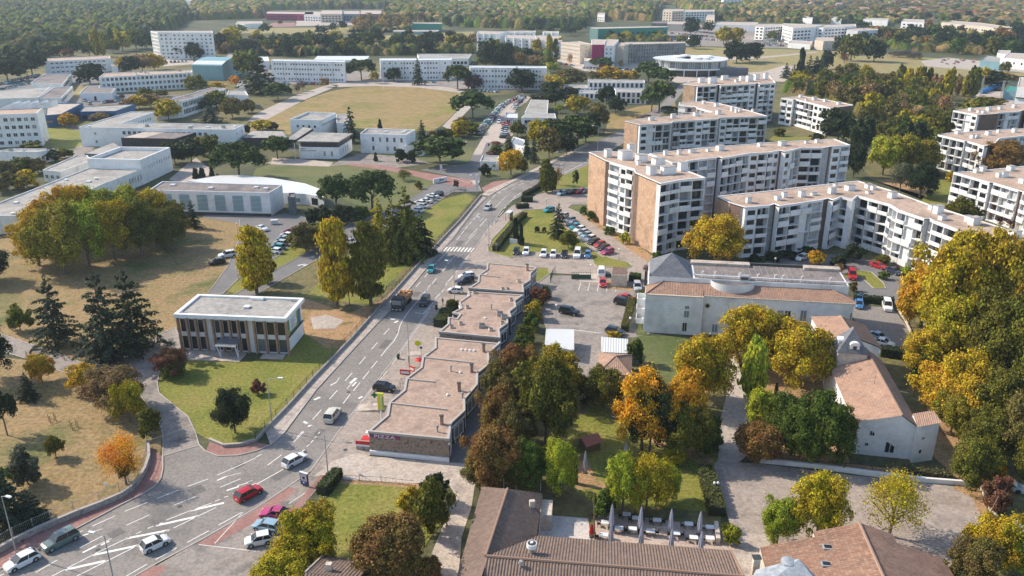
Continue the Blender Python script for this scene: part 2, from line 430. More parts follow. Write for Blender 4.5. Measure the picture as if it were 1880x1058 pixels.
def roofbits(root,L,h,seed,n,kinds=('vent','chimney'),margin=.2):
 """small rooftop vents and chimneys as parts"""
 r=random.Random(seed);xs=[p[0] for p in L];ys=[p[1] for p in L]
 def inside(x,y):
  c=False
  for i in range(len(L)):
   a,b=L[i-1],L[i]
   if (a[1]>y)!=(b[1]>y) and x<(b[0]-a[0])*(y-a[1])/(b[1]-a[1])+a[0]:c=not c
  return c
 k=0;tries=0
 while k<n and tries<400:
  tries+=1;x,y=r.uniform(min(xs),max(xs)),r.uniform(min(ys),max(ys))
  if not all(inside(x+a,y+b) for a,b in ((-1.2,-1.2),(1.2,-1.2),(1.2,1.2),(-1.2,1.2))):continue
  kd=r.choice(kinds);rz=r.uniform(0,1.5);mb=MB()
  if kd=='vent':mb.box((x,y,h),(.8,.8,.5),rz);mb.box((x,y,h+.5),(1.0,1.0,.1),rz);nm,mt='vent','balcony'
  elif kd=='chimney':mb.box((x,y,h),(1.1,.8,1.5),rz);mb.box((x,y,h+1.5),(1.3,1.0,.12),rz,1);nm,mt='chimney','balcony'
  elif kd=='skylight':mb.box((x,y,h),(1.6,1.6,.3),.1);mb.box((x,y,h+.3),(1.3,1.3,.18),.1);nm,mt='skylight','metalroof'
  elif kd=='pipe':mb.tube((x,y,h),(x,y,h+1.1),.2,.2);mb.tube((x,y,h+1.1),(x,y,h+1.35),.32,.12);nm,mt='vent_pipe','metal'
  elif kd=='unit':mb.box((x,y,h),(1.4,1.0,.9),rz);mb.box((x,y,h+.9),(1.2,.8,.1),rz,1);nm,mt='air_conditioner','metal'
  mb.build(nm,[M[mt],M['darkmetal']],root);k+=1
def tile_face(mb,pts,pitch=.32,amp=.07,m=0,thick=True):
 """convex planar roof slope as real corrugated tile rolls running down the slope"""
 P=[Vector(p) for p in pts];nrm=(P[1]-P[0]).cross(P[2]-P[1]).normalized()
 if nrm.z<0:P=P[::-1];nrm=-nrm
 u=Vector((-nrm.y,nrm.x,0))
 u=u.normalized() if u.length>1e-4 else Vector((1,0,0))
 v=nrm.cross(u)
 o=P[0];Q=[((p-o).dot(u),(p-o).dot(v)) for p in P]
 u0,u1=min(q[0] for q in Q),max(q[0] for q in Q)
 step=pitch/4;n=max(1,int((u1-u0)/step));prev=None
 for i in range(n+1):
  uu=min(max(u0+(u1-u0)*i/n,u0+1e-4),u1-1e-4);vs_=[]
  for k in range(len(Q)):
   a,b=Q[k-1],Q[k]
   if (a[0]-uu)*(b[0]-uu)<=0 and abs(a[0]-b[0])>1e-9:vs_.append(a[1]+(b[1]-a[1])*(uu-a[0])/(b[0]-a[0]))
  if len(vs_)<2:continue
  off=amp*(abs(math.sin(math.pi*(uu-u0)/pitch))-.3)
  lo,hi=min(vs_),max(vs_)
  cur=(o+u*uu+v*lo+nrm*off,o+u*uu+v*hi+nrm*off,uu,lo,hi)
  if prev:mb.face([prev[0],cur[0],cur[1],prev[1]],m,[(prev[2],prev[3]),(cur[2],cur[3]),(cur[2],cur[4]),(prev[2],prev[4])])
  prev=cur
def ridge(mb,a,b,r=.16,m=0):mb.tube(a,b,r,r,6,m)
#trees
def leaf_quads(P,Nn,size,rg,aspect=1.0):
 """numpy: quads centred on P facing Nn"""
 n=len(P);t=rg.normal(size=(n,3));t-=(t*Nn).sum(1,keepdims=True)*Nn
 t/=np.linalg.norm(t,axis=1,keepdims=True)+1e-9;b=np.cross(Nn,t)
 s=(size*rg.uniform(.65,1.35,n))[:,None]
 V=np.stack([P-t*s-b*s*.55*aspect,P+t*s*.2-b*s*.9*aspect,P+t*s+b*s*.3*aspect,P-t*s*.3+b*s*.95*aspect],1)
 return V.reshape(-1,3)
def unit(v):return v/(np.linalg.norm(v,axis=1,keepdims=True)+1e-9)
def quads_mesh(name,V,mat):
 me=bpy.data.meshes.new(name);nq=len(V)//4
 me.vertices.add(len(V));me.vertices.foreach_set('co',V.astype(np.float32).ravel())
 me.loops.add(len(V));me.loops.foreach_set('vertex_index',np.arange(len(V),dtype=np.int32))
 me.polygons.add(nq);me.polygons.foreach_set('loop_start',np.arange(0,len(V),4,dtype=np.int32))
 me.polygons.foreach_set('loop_total',np.full(nq,4,dtype=np.int32))
 me.materials.append(mat);me.update(calc_edges=True);return me
def crown_pts(kind,seed,n):
 rg=np.random.default_rng(seed)
 if kind in ('broad','shrub','round'):
  nb={'broad':120,'shrub':46,'round':110}[kind]
  cz,rz,rr={'broad':(.55,.44,.50),'shrub':(.46,.46,.48),'round':(.52,.47,.49)}[kind]
  d=unit(rg.normal(size=(nb,3)));d[:,2]=np.where(d[:,2]<-.8,-d[:,2],d[:,2])
  rad=rg.uniform(.45,1.06,nb)[:,None] if kind!='round' else rg.uniform(.8,.98,nb)[:,None]
  lob=1+.22*np.sin(3*np.arctan2(d[:,1],d[:,0])+seed)[:,None] if kind!='round' else 1.0
  C=d*rad*np.array([rr,rr,rz])*lob*.86+np.array([0,0,cz])
  br=rg.uniform(.05,.125,nb) if kind!='round' else rg.uniform(.06,.11,nb)
  C[:,2]=np.clip(C[:,2],br*.8+.02,1-br)
  sq=.95
 elif kind=='pine':
  nb=84;a=rg.uniform(0,6.283,nb);r=np.sqrt(rg.uniform(0,1,nb))*.45
  z=.40+.50*np.sqrt(np.clip(1-(r/.50)**2,0,1))-rg.uniform(0,.22,nb)
  C=np.stack([r*np.cos(a),r*np.sin(a),z],1);br=rg.uniform(.06,.10,nb);sq=.95
 elif kind=='poplar':
  nb=60;z=rg.uniform(.10,.97,nb);a=rg.uniform(0,6.283,nb)
  R_=.40*np.clip(np.sin(np.pi*np.clip((z+.04)/1.12,0,1)),.12,1)**.65
  C=np.stack([R_*np.cos(a)*.62,R_*np.sin(a)*.62,z],1);br=.5*R_*rg.uniform(.6,1.0,nb)+.03;sq=.55
 elif kind=='cypress':
  nb=40;z=rg.uniform(.04,.96,nb);a=rg.uniform(0,6.283,nb);R_=.42*(1-z)**.35*np.clip(z*9,.3,1)
  C=np.stack([R_*np.cos(a)*.5,R_*np.sin(a)*.5,z],1);br=.5*R_+.03;sq=.25
 wgt=br**2;idx=rg.choice(len(C),n,p=wgt/wgt.sum())
 D=unit(rg.normal(size=(n,3)));D[:,2]=np.where(rg.uniform(size=n)<.55,np.abs(D[:,2]),D[:,2])
 zs={'poplar':1.0,'cypress':1.0}.get(kind,sq)
 off=D*br[idx][:,None]*np.where(rg.uniform(size=n)<.2,rg.uniform(.9,1.7,n),rg.uniform(.75,1.06,n))[:,None]
 if kind in ('poplar',):off[:,2]*=.28
 if kind in ('cypress',):off[:,2]*=.3
 P=C[idx]+off
 cc=np.array([0,0,.55 if kind!='pine' else .6])
 Nn=unit(unit(D)*.75+unit(P-cc)*.35+rg.normal(size=(n,3))*.55)
 return P,Nn,rg
def conifer_pts(seed,n,layers=11,droop=.10,gap=.75,tip=.03):
 rg=np.random.default_rng(seed);P=[];Nn=[]
 for L in range(layers):
  f=L/(layers-1);z0=.10+.86*f;rad=.5*(1-f)**.72+tip;nb=max(4,int(5*(1-f)+4));a0=rg.uniform(0,6.28)
  k=int(n*(rad**1.5)/sum((.5*(1-i/(layers-1))**.72+tip)**1.5 for i in range(layers))/nb)+2
  for b in range(nb):
   a=a0+6.283*b/nb+rg.uniform(-.22,.22);rl=rad*rg.uniform(.5,1.25);zz=z0+rg.uniform(-.045,.045)
   t=rg.uniform(.12,1,k)**.8;wdt=rl*.12*(1.15-t)+.008
   lat=rg.normal(size=k)*wdt
   x=t*rl*math.cos(a)-lat*math.sin(a);y=t*rl*math.sin(a)+lat*math.cos(a)
   z=zz+.07*t-droop*1.4*t**2*(rl/.5)-np.abs(lat)*.5+rg.normal(size=k)*.008
   P.append(np.stack([x,y,z],1));nn=np.stack([.45*np.cos(a)*t,.45*np.sin(a)*t,np.ones(k)],1)+rg.normal(size=(k,3))*.35
   Nn.append(unit(nn))
 return np.concatenate(P),np.concatenate(Nn),rg
def make_crown(kind,seed,n,size):
 if kind in ('conifer','cedar','spruce'):
  P,Nn,rg=conifer_pts(seed,n,*{'conifer':(15,.12,.7,.03),'cedar':(14,.09,.7,.04),'spruce':(16,.15,.6,.05)}[kind])
 elif kind=='sparse':
  P,Nn,rg=crown_pts('broad',seed,n);k=rg.uniform(size=n)<.6;P,Nn=P[k],Nn[k]
  P=P+rg.normal(size=P.shape)*.035
 else:P,Nn,rg=crown_pts(kind,seed,n)
 return leaf_quads(P,Nn,size,rg)
def make_trunk(kind,seed):
 r=random.Random(seed);mb=MB()
 if kind in ('broad','round','sparse','shrub'):
  t=.030 if kind!='shrub' else .02;hz=.30 if kind!='shrub' else .2
  mb.tube((0,0,-.02),(.01,0,hz*.6),t,t*.75,7);mb.tube((.01,0,hz*.6),(.0,.02,.8),t*.75,t*.2,6)
  for i in range(9):
   a=i*2.4+r.uniform(-.3,.3);z=hz*r.uniform(.55,1.3);l=r.uniform(.22,.36)
   p1=(math.cos(a)*l*.6,math.sin(a)*l*.6,z+l*.55);p2=(math.cos(a)*l*1.05,math.sin(a)*l*1.05,z+l*.95)
   mb.tube((0.005,0,z),p1,t*.42,t*.26,5);mb.tube(p1,p2,t*.26,t*.06,4)
 elif kind=='pine':
  mb.tube((0,0,-.02),(.015,0,.38),.03,.024,7)
  for i in range(9):
   a=i*.7+r.uniform(-.2,.2);l=r.uniform(.15,.36)
   mb.tube((.015,0,.30+.02*i),(math.cos(a)*l,math.sin(a)*l,.62),.013,.006,5)
 else:
  k={'poplar':.05,'cypress':.05}.get(kind,.03)
  mb.tube((0,0,-.02),(0,0,.93),k,.006,7)
  if kind not in ('poplar','cypress'):
   for i in range(26):
    f=i/26;a=i*2.39;rl=.42*(1-f)**.72;z=.10+.84*f
    mb.tube((0,0,z),(math.cos(a)*rl,math.sin(a)*rl,z+.03-.08*rl),.007,.003,4,cap=False)
 return mb
PROTO={}
NLEAF={'broad':(13000,.0215),'round':(11000,.022),'sparse':(5200,.017),'shrub':(4600,.036),'pine':(9000,.022),'poplar':(9000,.036),
  'cypress':(1800,.10),'conifer':(8000,.018),'cedar':(9000,.016),'spruce':(10000,.020)}
NVAR={'broad':6,'round':2,'sparse':3,'shrub':3,'pine':3,'poplar':2,'cypress':1,'conifer':2,'cedar':2,'spruce':1}
def proto(kind,var,lo=False):
 k=(kind,var,lo)     # lo:False near,True far,'hi' for the largest crowns
 if k not in PROTO:
  n,s=NLEAF[kind]
  if lo=='hi':n,s=int(n*2.6),s*.6
  elif lo:n,s=int(n*.16),s*2.2
  seed=sum(map(ord,kind))+var*17
  mat=M['needle'] if kind in ('pine','conifer','cedar','spruce','cypress') else M['leaf']
  cr=quads_mesh('crown',make_crown(kind,seed,n,s),mat)
  tk=(kind,var,'trunk')
  if tk not in PROTO:PROTO[tk]=make_trunk(kind,seed).mesh('trunk',M['bark'])
  PROTO[k]=(cr,PROTO[tk])
 return PROTO[k]
TREENAME={'broad':'broadleaf_tree','round':'round_tree','sparse':'airy_tree','shrub':'shrub','pine':'umbrella_pine','poplar':'poplar_tree',
   'cypress':'cypress_tree','conifer':'conifer_tree','cedar':'cedar_tree','spruce':'spruce_tree'}
TREECAT={'shrub':'bush','pine':'pine tree','poplar':'poplar','cypress':'cypress','conifer':'conifer','cedar':'cedar','spruce':'conifer'}
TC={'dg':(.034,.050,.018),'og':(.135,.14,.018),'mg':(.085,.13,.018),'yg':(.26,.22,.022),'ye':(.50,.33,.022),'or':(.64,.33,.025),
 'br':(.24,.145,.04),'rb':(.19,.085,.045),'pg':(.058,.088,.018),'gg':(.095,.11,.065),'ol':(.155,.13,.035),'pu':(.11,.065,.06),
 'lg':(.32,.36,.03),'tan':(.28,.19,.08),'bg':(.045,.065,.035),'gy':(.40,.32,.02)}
TCNAME={'dg':'dark green','og':'olive green','mg':'green','yg':'yellow-green','ye':'yellow','or':'orange','br':'brownish orange','rb':'reddish brown',
  'pg':'deep green','gg':'grey-green','ol':'olive brown','pu':'purple brown','lg':'light green','tan':'tan brown','bg':'blackish green','gy':'golden green'}
TREES=[]
def tree(kind,bx,by,ty,wpx,col,label=None,group=None,world=None,hw=None):
 if world is None:
  g=G(bx,by);h=HZ(bx,by,ty);wd=wpx*mpp(by)*(1.12 if kind in ('broad','shrub','round') else 1)
 else:g=Vector(world);h,wd=hw
 TREES.append((kind,g,max(h,.5),wd,col,label,group))
def finish_trees(limit=296):
 """the broadleaf trees that show largest stand as objects, the rest of them as one mass"""
 size=lambda t:t[2]*t[3]/(t[1].y**2+4900)
 br=sorted([t for t in TREES if t[0]=='broad'],key=size,reverse=True)
 rest=set(id(t) for t in br[limit:]);VV,TT=[],[];tp=[make_crown('broad',90+k,420,.06) for k in range(5)]
 for t in TREES:
  kind,g,h,wd,col,label,group=t
  f=rnd.uniform(.85,1.15);base=TC[col];cc=(base[0]*f*rnd.uniform(.92,1.08),base[1]*f,base[2]*f,1)
  if id(t) in rest:
   V=tp[rnd.randrange(5)];a=rnd.uniform(0,6.28);ca,sa=math.cos(a)*wd,math.sin(a)*wd
   VV.append(np.stack([V[:,0]*ca-V[:,1]*sa+g.x,V[:,0]*sa+V[:,1]*ca+g.y,V[:,2]*h],1));TT.append(np.tile(np.array(cc),(len(V),1)));continue
  var=rnd.randrange(NVAR[kind]);lo=g.y>300 or (g.y>180 and wd<5)
  if kind in ('broad','shrub','sparse','round','poplar') and not lo and wd/g.y>.045:lo,var='hi',var % 4
  cr,tk=proto(kind,var,lo)
  root=empty(TREENAME[kind],(g.x,g.y,0),rnd.uniform(0,6.28));tag(root,label,TREECAT.get(kind,'tree'),group)
  t_=link('trunk',tk,root);c=link('crown',cr,root);c.color=cc
  for o in (t_,c):o.scale=(wd,wd,h)
  if kind in ('broad','round','pine','sparse'):t_.scale=(min(wd,h),min(wd,h),h)
 if VV:
  me=quads_mesh('distant_trees',np.concatenate(VV),M['leafmass']);at=me.attributes.new('tint','FLOAT_COLOR','POINT')
  at.data.foreach_set('color',np.concatenate(TT).astype(np.float32).ravel());tag(link('distant_trees',me),'smallest of the far broadleaf trees between the distant buildings','trees',kind='stuff')
def tree_row(items,place,group,kindword=None):
 """items: (kind,bx,by,ty,w,col); labels numbered from the left of the picture"""
 items=sorted(items,key=lambda a:a[1]);n=len(items)
 for i,it in enumerate(items):
  kw=kindword or TREENAME[it[0]].replace('_',' ')
  kw=kw.replace('broadleaf ','')
  if n<=20:lab=f"{TCNAME[it[5]]} {kw}, {ORD[i]} from the left {place}"
  else:lab=f"{TCNAME[it[5]]} {kw} {place}"
  tree(*it,label=lab,group=group)
def pip(x,y,P):
 c=False
 for i in range(len(P)):
  a,b=P[i-1],P[i]
  if (a[1]>y)!=(b[1]>y) and x<(b[0]-a[0])*(y-a[1])/(b[1]-a[1])+a[0]:c=not c
 return c
def scatter(px,n,spec,place,group,hmin,hmax,seed,asp=(.75,1.1),mind=.72):
 """separate trees with their bases inside a pixel polygon; spec = [(kind, colour, weight)]"""
 r=random.Random(seed);W=[G(x,y)[:2] for x,y in px]
 xs,ys=[p[0] for p in W],[p[1] for p in W];got=[];tries=0
 while len(got)<n and tries<n*60:
  tries+=1;x,y=r.uniform(min(xs),max(xs)),r.uniform(min(ys),max(ys))
  if not pip(x,y,W):continue
  h=r.uniform(hmin,hmax);kd,cl,_=r.choices(spec,[s[2] for s in spec])[0]
  if kd in ('poplar','cypress'):wd=h*r.uniform(.22,.3)
  elif kd in ('conifer','spruce','cedar'):wd=h*r.uniform(.5,.65)
  else:wd=h*r.uniform(*asp)
  if any(math.hypot(x-a,y-b)<mind*(wd+c)/2 for a,b,c in got):continue
  got.append((x,y,wd))
  tree(kd,0,0,0,0,cl,f"{TCNAME[cl]} {TREENAME[kd].replace('_', ' ').replace('broadleaf ', '')} {place}",group,world=(x,y,0),hw=(h,wd))
 return got
def woodland(name,polys,label,seed,cols,cell=2.5,sp=8.0,hmin=9,hmax=15,gap=.05,houses=0.0):
 """far wood that reads as one mass: crowns shoulder to shoulder, one dome each"""
 rg=np.random.default_rng(seed);VV,FF,TT,base=[],[],[],0;pal=np.array([TC[c] for c in cols])
 for px in polys:
  W=np.array([tuple(G(x,y)[:2]) for x,y in px]);x0,y0=W.min(0);x1,y1=W.max(0)
  nx,ny=int((x1-x0)/cell)+2,int((y1-y0)/cell)+2
  X,Y=np.meshgrid(x0+np.arange(nx)*cell,y0+np.arange(ny)*cell);X=X+rg.uniform(-.35,.35,X.shape)*cell;Y=Y+rg.uniform(-.35,.35,Y.shape)*cell
  ins=np.zeros(X.shape,bool)
  for k in range(len(W)):
   a,b=W[k-1],W[k];ins^=((a[1]>Y)!=(b[1]>Y)) & (X<(b[0]-a[0])*(Y-a[1])/(b[1]-a[1]+1e-9)+a[0])
  gx,gy=int((x1-x0)/sp)+4,int((y1-y0)/sp)+4
  cx=(np.arange(gx)[None,:]-1+rg.uniform(.1,.9,(gy,gx)))*sp+x0;cy_=(np.arange(gy)[:,None]-1+rg.uniform(.1,.9,(gy,gx)))*sp+y0
  ch_=rg.uniform(hmin,hmax,(gy,gx));cr=rg.uniform(.55,.85,(gy,gx))*sp;cr[rg.uniform(size=cr.shape)<gap]=.01
  low=np.sin(cx*.012+seed)+np.sin(cy_*.009+1.7*seed);cc=pal[(rg.integers(0,len(cols),cr.shape))]*rg.uniform(.75,1.35,cr.shape)[...,None]*(1+.15*low)[...,None]
  ix,iy=((X-x0)/sp+1).astype(int),((Y-y0)/sp+1).astype(int);Z=np.full(X.shape,.0);C=np.tile(pal[0]*.6,X.shape+(1,)).reshape(X.shape+(3,))
  for dx in (-1,0,1):
   for dy in (-1,0,1):
    jx,jy=np.clip(ix+dx,0,gx-1),np.clip(iy+dy,0,gy-1);d2=((X-cx[jy,jx])**2+(Y-cy_[jy,jx])**2)/cr[jy,jx]**2
    z=np.where(d2<1,ch_[jy,jx]*(.2+.8*np.sqrt(np.clip(1-d2,0,1))),0);up_=z>Z;Z=np.where(up_,z,Z);C=np.where(up_[...,None],cc[jy,jx],C)
  Z=Z+rg.normal(size=Z.shape)*.6*(Z>0);Z=np.where(ins,Z,0)
  V=np.stack([X,Y,Z-.3],-1).reshape(-1,3);idx=np.arange(nx*ny).reshape(ny,nx)
  F=np.stack([idx[:-1,:-1],idx[:-1,1:],idx[1:,1:],idx[1:,:-1]],-1).reshape(-1,4);zz=Z.reshape(-1)
  F=F[(zz[F]>0).any(1)];VV.append(V);FF.append(F+base);TT.append(C.reshape(-1,3));base+=len(V)
 V,F,T_=np.concatenate(VV),np.concatenate(FF),np.concatenate(TT);me=bpy.data.meshes.new(name)
 me.vertices.add(len(V));me.vertices.foreach_set('co',V.astype(np.float32).ravel());me.loops.add(F.size);me.loops.foreach_set('vertex_index',F.astype(np.int32).ravel())
 me.polygons.add(len(F));me.polygons.foreach_set('loop_start',np.arange(0,F.size,4,dtype=np.int32));me.polygons.foreach_set('loop_total',np.full(len(F),4,dtype=np.int32));me.materials.append(M['canopy']);me.update(calc_edges=True)
 at=me.attributes.new('tint','FLOAT_COLOR','POINT');at.data.foreach_set('color',np.concatenate([T_,np.ones((len(T_),1))],1).astype(np.float32).ravel())
 tag(link(name,me),label,'wood',kind='stuff')
m,t,b=newmat('canopy');a=N(t,'Attribute');a.attribute_name='tint';f=noise(t,pos(t),.9,4,.75)
t.links.new(mix(t,.9,a.outputs['Color'],ramp(t,f,[(.32,(.1,.1,.1)),(.68,(.9,.9,.9))]),'OVERLAY'),b.inputs['Base Color']);b.inputs['Roughness'].default_value=.9;b.inputs['Specular IOR Level'].default_value=.1;bump(t,b,f,1,1.2);M['canopy']=m
def hedge(px,wd,ht,label,col=(.055,.085,.02),world=None,group=None,name='hedge',dens=26,leaf=.13):
 """clipped hedge following ground pixels: leafy surface over a dark core"""
 P=world or [G(x,y) for x,y in px];rg=np.random.default_rng(len(P)+int(P[0][0]*7) % 97);pts=[];nn=[]
 core=MB()
 for a,b in zip(P[:-1],P[1:]):
  a,b=Vector(a),Vector(b);d=b-a;L=d.length
  if L<.05:continue
  u=d/L;s=Vector((-u.y,u.x,0));core.beam(a,b,wd*.86,ht*.94)
  n=int(L*(2*ht+wd)*dens);t=rg.uniform(0,L,n);q=rg.uniform(0,2*ht+wd,n)
  for ti,qi in zip(t,q):
   base=a+u*ti
   if qi<ht:p=base-s*wd/2+Vector((0,0,qi));m=-s
   elif qi<ht+wd:p=base+s*(qi-ht-wd/2)+Vector((0,0,ht));m=Vector((0,0,1))
   else:p=base+s*wd/2+Vector((0,0,qi-ht-wd));m=s
   pts.append(p);nn.append(m)
 P_=np.array([tuple(p) for p in pts]);Nn=unit(np.array([tuple(m) for m in nn])+rg.normal(size=(len(nn),3))*.45)
 P_=P_+rg.normal(size=P_.shape)*.05
 root=empty(name,tuple(P[0]));tag(root,label,'hedge',group)
 V=leaf_quads(P_,Nn,leaf,rg)-np.array([P[0][0],P[0][1],0])
 lv=link('leaves',quads_mesh('leaves',V,M['leaf']),root);lv.color=(*col,1)
 core.v=[(x-P[0][0],y-P[0][1],z) for x,y,z in core.v]
 c=core.build('stems',M['hedgecore'],root)
 return root
M['hedgecore']=plain('hedge_inside',(.03,.035,.015),.9)
#cars
def car_profile(kind):
 if kind=='van':return dict(L=4.9,W=1.9,belt=1.05,roof=1.95,body=[(-2.45,.95),(-2.4,1.05),(1.2,1.08),(1.9,1.0),(2.4,.82),(2.45,.6)],cab=[(-2.4,-2.36),(-2.2,-2.3),(.75,1.1),(1.15,1.75)],)
 if kind=='suv':return dict(L=4.5,W=1.86,belt=1.02,roof=1.68,body=[(-2.25,.85),(-2.2,1.0),(1.0,1.04),(1.9,.95),(2.2,.8),(2.25,.55)],cab=[(-2.15,-1.95),(-1.9,-1.7),(.35,.2),(1.05,.95)])
 if kind=='sedan':return dict(L=4.5,W=1.78,belt=.90,roof=1.42,body=[(-2.25,.75),(-2.15,.92),(.9,.94),(1.8,.85),(2.15,.7),(2.25,.5)],cab=[(-1.6,-1.0),(-.9,-.8),(.3,.1),(1.05,.9)])
 if kind=='mini':return dict(L=3.6,W=1.66,belt=.93,roof=1.47,body=[(-1.8,.75),(-1.74,.9),(.8,.94),(1.45,.86),(1.72,.7),(1.8,.5)],cab=[(-1.72,-1.5),(-1.4,-1.2),(.2,.1),(.95,.85)])
 return dict(L=4.05,W=1.74,belt=.92,roof=1.46,body=[(-2.02,.78),(-1.96,.92),(.95,.94),(1.65,.86),(1.95,.7),(2.02,.5)],cab=[(-1.95,-1.62),(-1.55,-1.35),(.25,.1),(1.08,.95)])
CARP={}
def car_meshes(kind):
 if kind in CARP:return CARP[kind]
 p=car_profile(kind);hw=p['W']/2;B=p['body'];x0,x1=B[0][0],B[-1][0];wr=.31 if kind!='suv' else .35
 wx=(x0+.72,x1-.78)
 mb=MB();xs=sorted(set([b[0] for b in B]+[wx[0]-.42,wx[0]-.3,wx[0]-.01,wx[0]+.01,wx[0]+.3,wx[0]+.42,wx[1]-.42,wx[1]-.3,wx[1],wx[1]+.3,wx[1]+.42]))
 def top(x):
  for (a,za),(b,zb) in zip(B[:-1],B[1:]):
   if a<=x<=b:return za+(zb-za)*(x-a)/(b-a)
  return B[-1][1]
 rings=[]
 for x in xs:
  e=min(1,(x-x0)/.5,(x1-x)/.6);e=max(e,0);w_=hw*(.80+.20*math.sin(e*math.pi/2))
  zt=top(x);zb=.22
  for c in wx:
   if abs(x-c)<.4:zb=max(zb,math.sqrt(max(0,.40**2-(x-c)**2))+.29)
  zb=min(zb,zt-.12);zm=zb+(zt-zb)*.55
  rings.append([(x,-w_*.96,zb),(x,-w_,zm),(x,-w_*.97,zt-.06),(x,-w_*.86,zt),(x,0,zt+.03),(x,w_*.86,zt),(x,w_*.97,zt-.06),(x,w_,zm),(x,w_*.96,zb)])
 for r0,r1 in zip(rings[:-1],rings[1:]):
  for i in range(8):mb.face([r0[i],r1[i],r1[i+1],r0[i+1]])
  mb.face([r0[8],r1[8],r1[0],r0[0]],1)
 mb.face(rings[0]);mb.face(rings[-1][::-1])
 (bx0,_),(tx0,_),(tx1,_),(bx1,_)=[(c[0],0) for c in p['cab']]
 bx0,tx0,tx1,bx1=p['cab'][0][0],p['cab'][1][0]+.1,p['cab'][2][0]+.02,p['cab'][3][0]
 zb,zt=p['belt']-.01,p['roof'];wb,wt=hw*.9,hw*.74
 mb.face([(tx0,-wt,zt),(tx1,-wt,zt),(tx1,0,zt+.05),(tx0,0,zt+.05)]);mb.face([(tx0,0,zt+.05),(tx1,0,zt+.05),(tx1,wt,zt),(tx0,wt,zt)])
 mb.face([(tx0,-wt-.01,zt-.07),(tx1,-wt-.01,zt-.07),(tx1,-wt,zt),(tx0,-wt,zt)]);mb.face([(tx1,wt+.01,zt-.07),(tx0,wt+.01,zt-.07),(tx0,wt,zt),(tx1,wt,zt)])
 for sx,xb,xt in ((1,bx0,tx0),(1,bx1,tx1),(1,(bx0+bx1)/2-.1,(tx0+tx1)/2-.1)):
  for sy in (-1,1):mb.tube((xb,sy*(wb+.0),zb),(xt,sy*(wt+.005),zt-.02),.05,.045,4,cap=False)
 for sy in (-1,1):mb.box((bx1-.12,sy*(wb+.1),zb+.02),(.12,.2,.13))
 body=mb.mesh('body',[M['carpaint'],M['rubber']])
 for pl in body.polygons:pl.use_smooth=False
 gb=MB();q=.012
 for side in (-1,1):
  f=[(bx0,side*wb,zb),(bx1,side*wb,zb),(tx1,side*wt,zt-.06),(tx0,side*wt,zt-.06)]
  gb.face(f if side<0 else f[::-1])
 gb.face([(bx1,-wb,zb),(bx1,wb,zb),(tx1,wt,zt-.01),(tx1,-wt,zt-.01)]);gb.face([(bx0,wb,zb),(bx0,-wb,zb),(tx0,-wt,zt-.01),(tx0,wt,zt-.01)])
 glass=gb.mesh('windows',M['glassdark'])
 wb_=MB();wb_.tube((0,-.1,0),(0,.1,0),wr,wr,14);tyre=wb_.mesh('tyre',M['rubber'])
 rb=MB();rb.tube((0,-.105,0),(0,.105,0),wr*.62,wr*.62,10);rim=rb.mesh('rim',M['alu'])
 lb=MB();lb.box((0,0,0),(.1,.34,.14));lamp=lb.mesh('headlight',M['lamp']);tb=MB();tb.box((0,0,0),(.08,.26,.2));tail=tb.mesh('tail_light',M['red'])
 pb=MB();pb.box((0,0,0),(.03,.5,.11));plate=pb.mesh('number_plate',M['paint'])
 CARP[kind]=dict(body=body,glass=glass,tyre=tyre,rim=rim,lamp=lamp,tail=tail,plate=plate,wx=wx,hw=hw,wr=wr,x0=x0,x1=x1,zl=.62 if kind!='van' else .7,p=p)
 return CARP[kind]
M['lamp']=plain('lamp_glass',(.7,.72,.72),.15)
CC_={'white':(.72,.73,.73),'silver':(.42,.44,.45),'grey':(.17,.18,.19),'black':(.015,.017,.02),'dark blue':(.02,.035,.07),'red':(.42,.012,.02),
 'teal':(.02,.27,.31),'blue':(.04,.18,.42),'light blue':(.25,.38,.46),'magenta':(.42,.04,.15),'cream':(.58,.55,.46),'green grey':(.12,.17,.16),'maroon':(.22,.01,.05),'beige':(.45,.38,.3)}
def car(px,py,dpx,dpy,kind,colour,label,group=None,detail=2,pos_=None,ang=None,name=None):
 """centre pixel and a point (dpx,dpy) pixels away in the direction of the bonnet"""
 c=G(px,py) if pos_ is None else Vector(pos_)
 if ang is None:f=G(px+dpx,py+dpy);ang=math.atan2(f.y-c.y,f.x-c.x)
 m=car_meshes(kind);nm={'van':'parked_van','suv':'parked_suv'}.get(kind,'parked_car') if name is None else name
 root=empty(nm,(c.x,c.y,.06),ang);tag(root,label,'van' if kind=='van' else 'car',group)
 b=link('body',m['body'],root);b.color=(*CC_[colour],1);link('windows',m['glass'],root)
 if detail>=1:
  for x in m['wx']:
   for s in (-1,1):
    w_=link('wheel',m['tyre'],root);w_.location=(x,s*(m['hw']-.12),m['wr'])
    if detail>=2:link('rim',m['rim'],w_)
 if detail>=2:
  for s in (-1,1):
   l=link('headlight',m['lamp'],root);l.location=(m['x1']-.08,s*(m['hw']*.62),m['zl']-.06)
   t=link('tail_light',m['tail'],root);t.location=(m['x0']+.06,s*(m['hw']*.68),m['zl'])
  pl=link('number_plate',m['plate'],root);pl.location=(m['x1']+.005,0,.38)
  pl=link('number_plate',m['plate'],root);pl.location=(m['x0']-.005,0,.5)
 return root
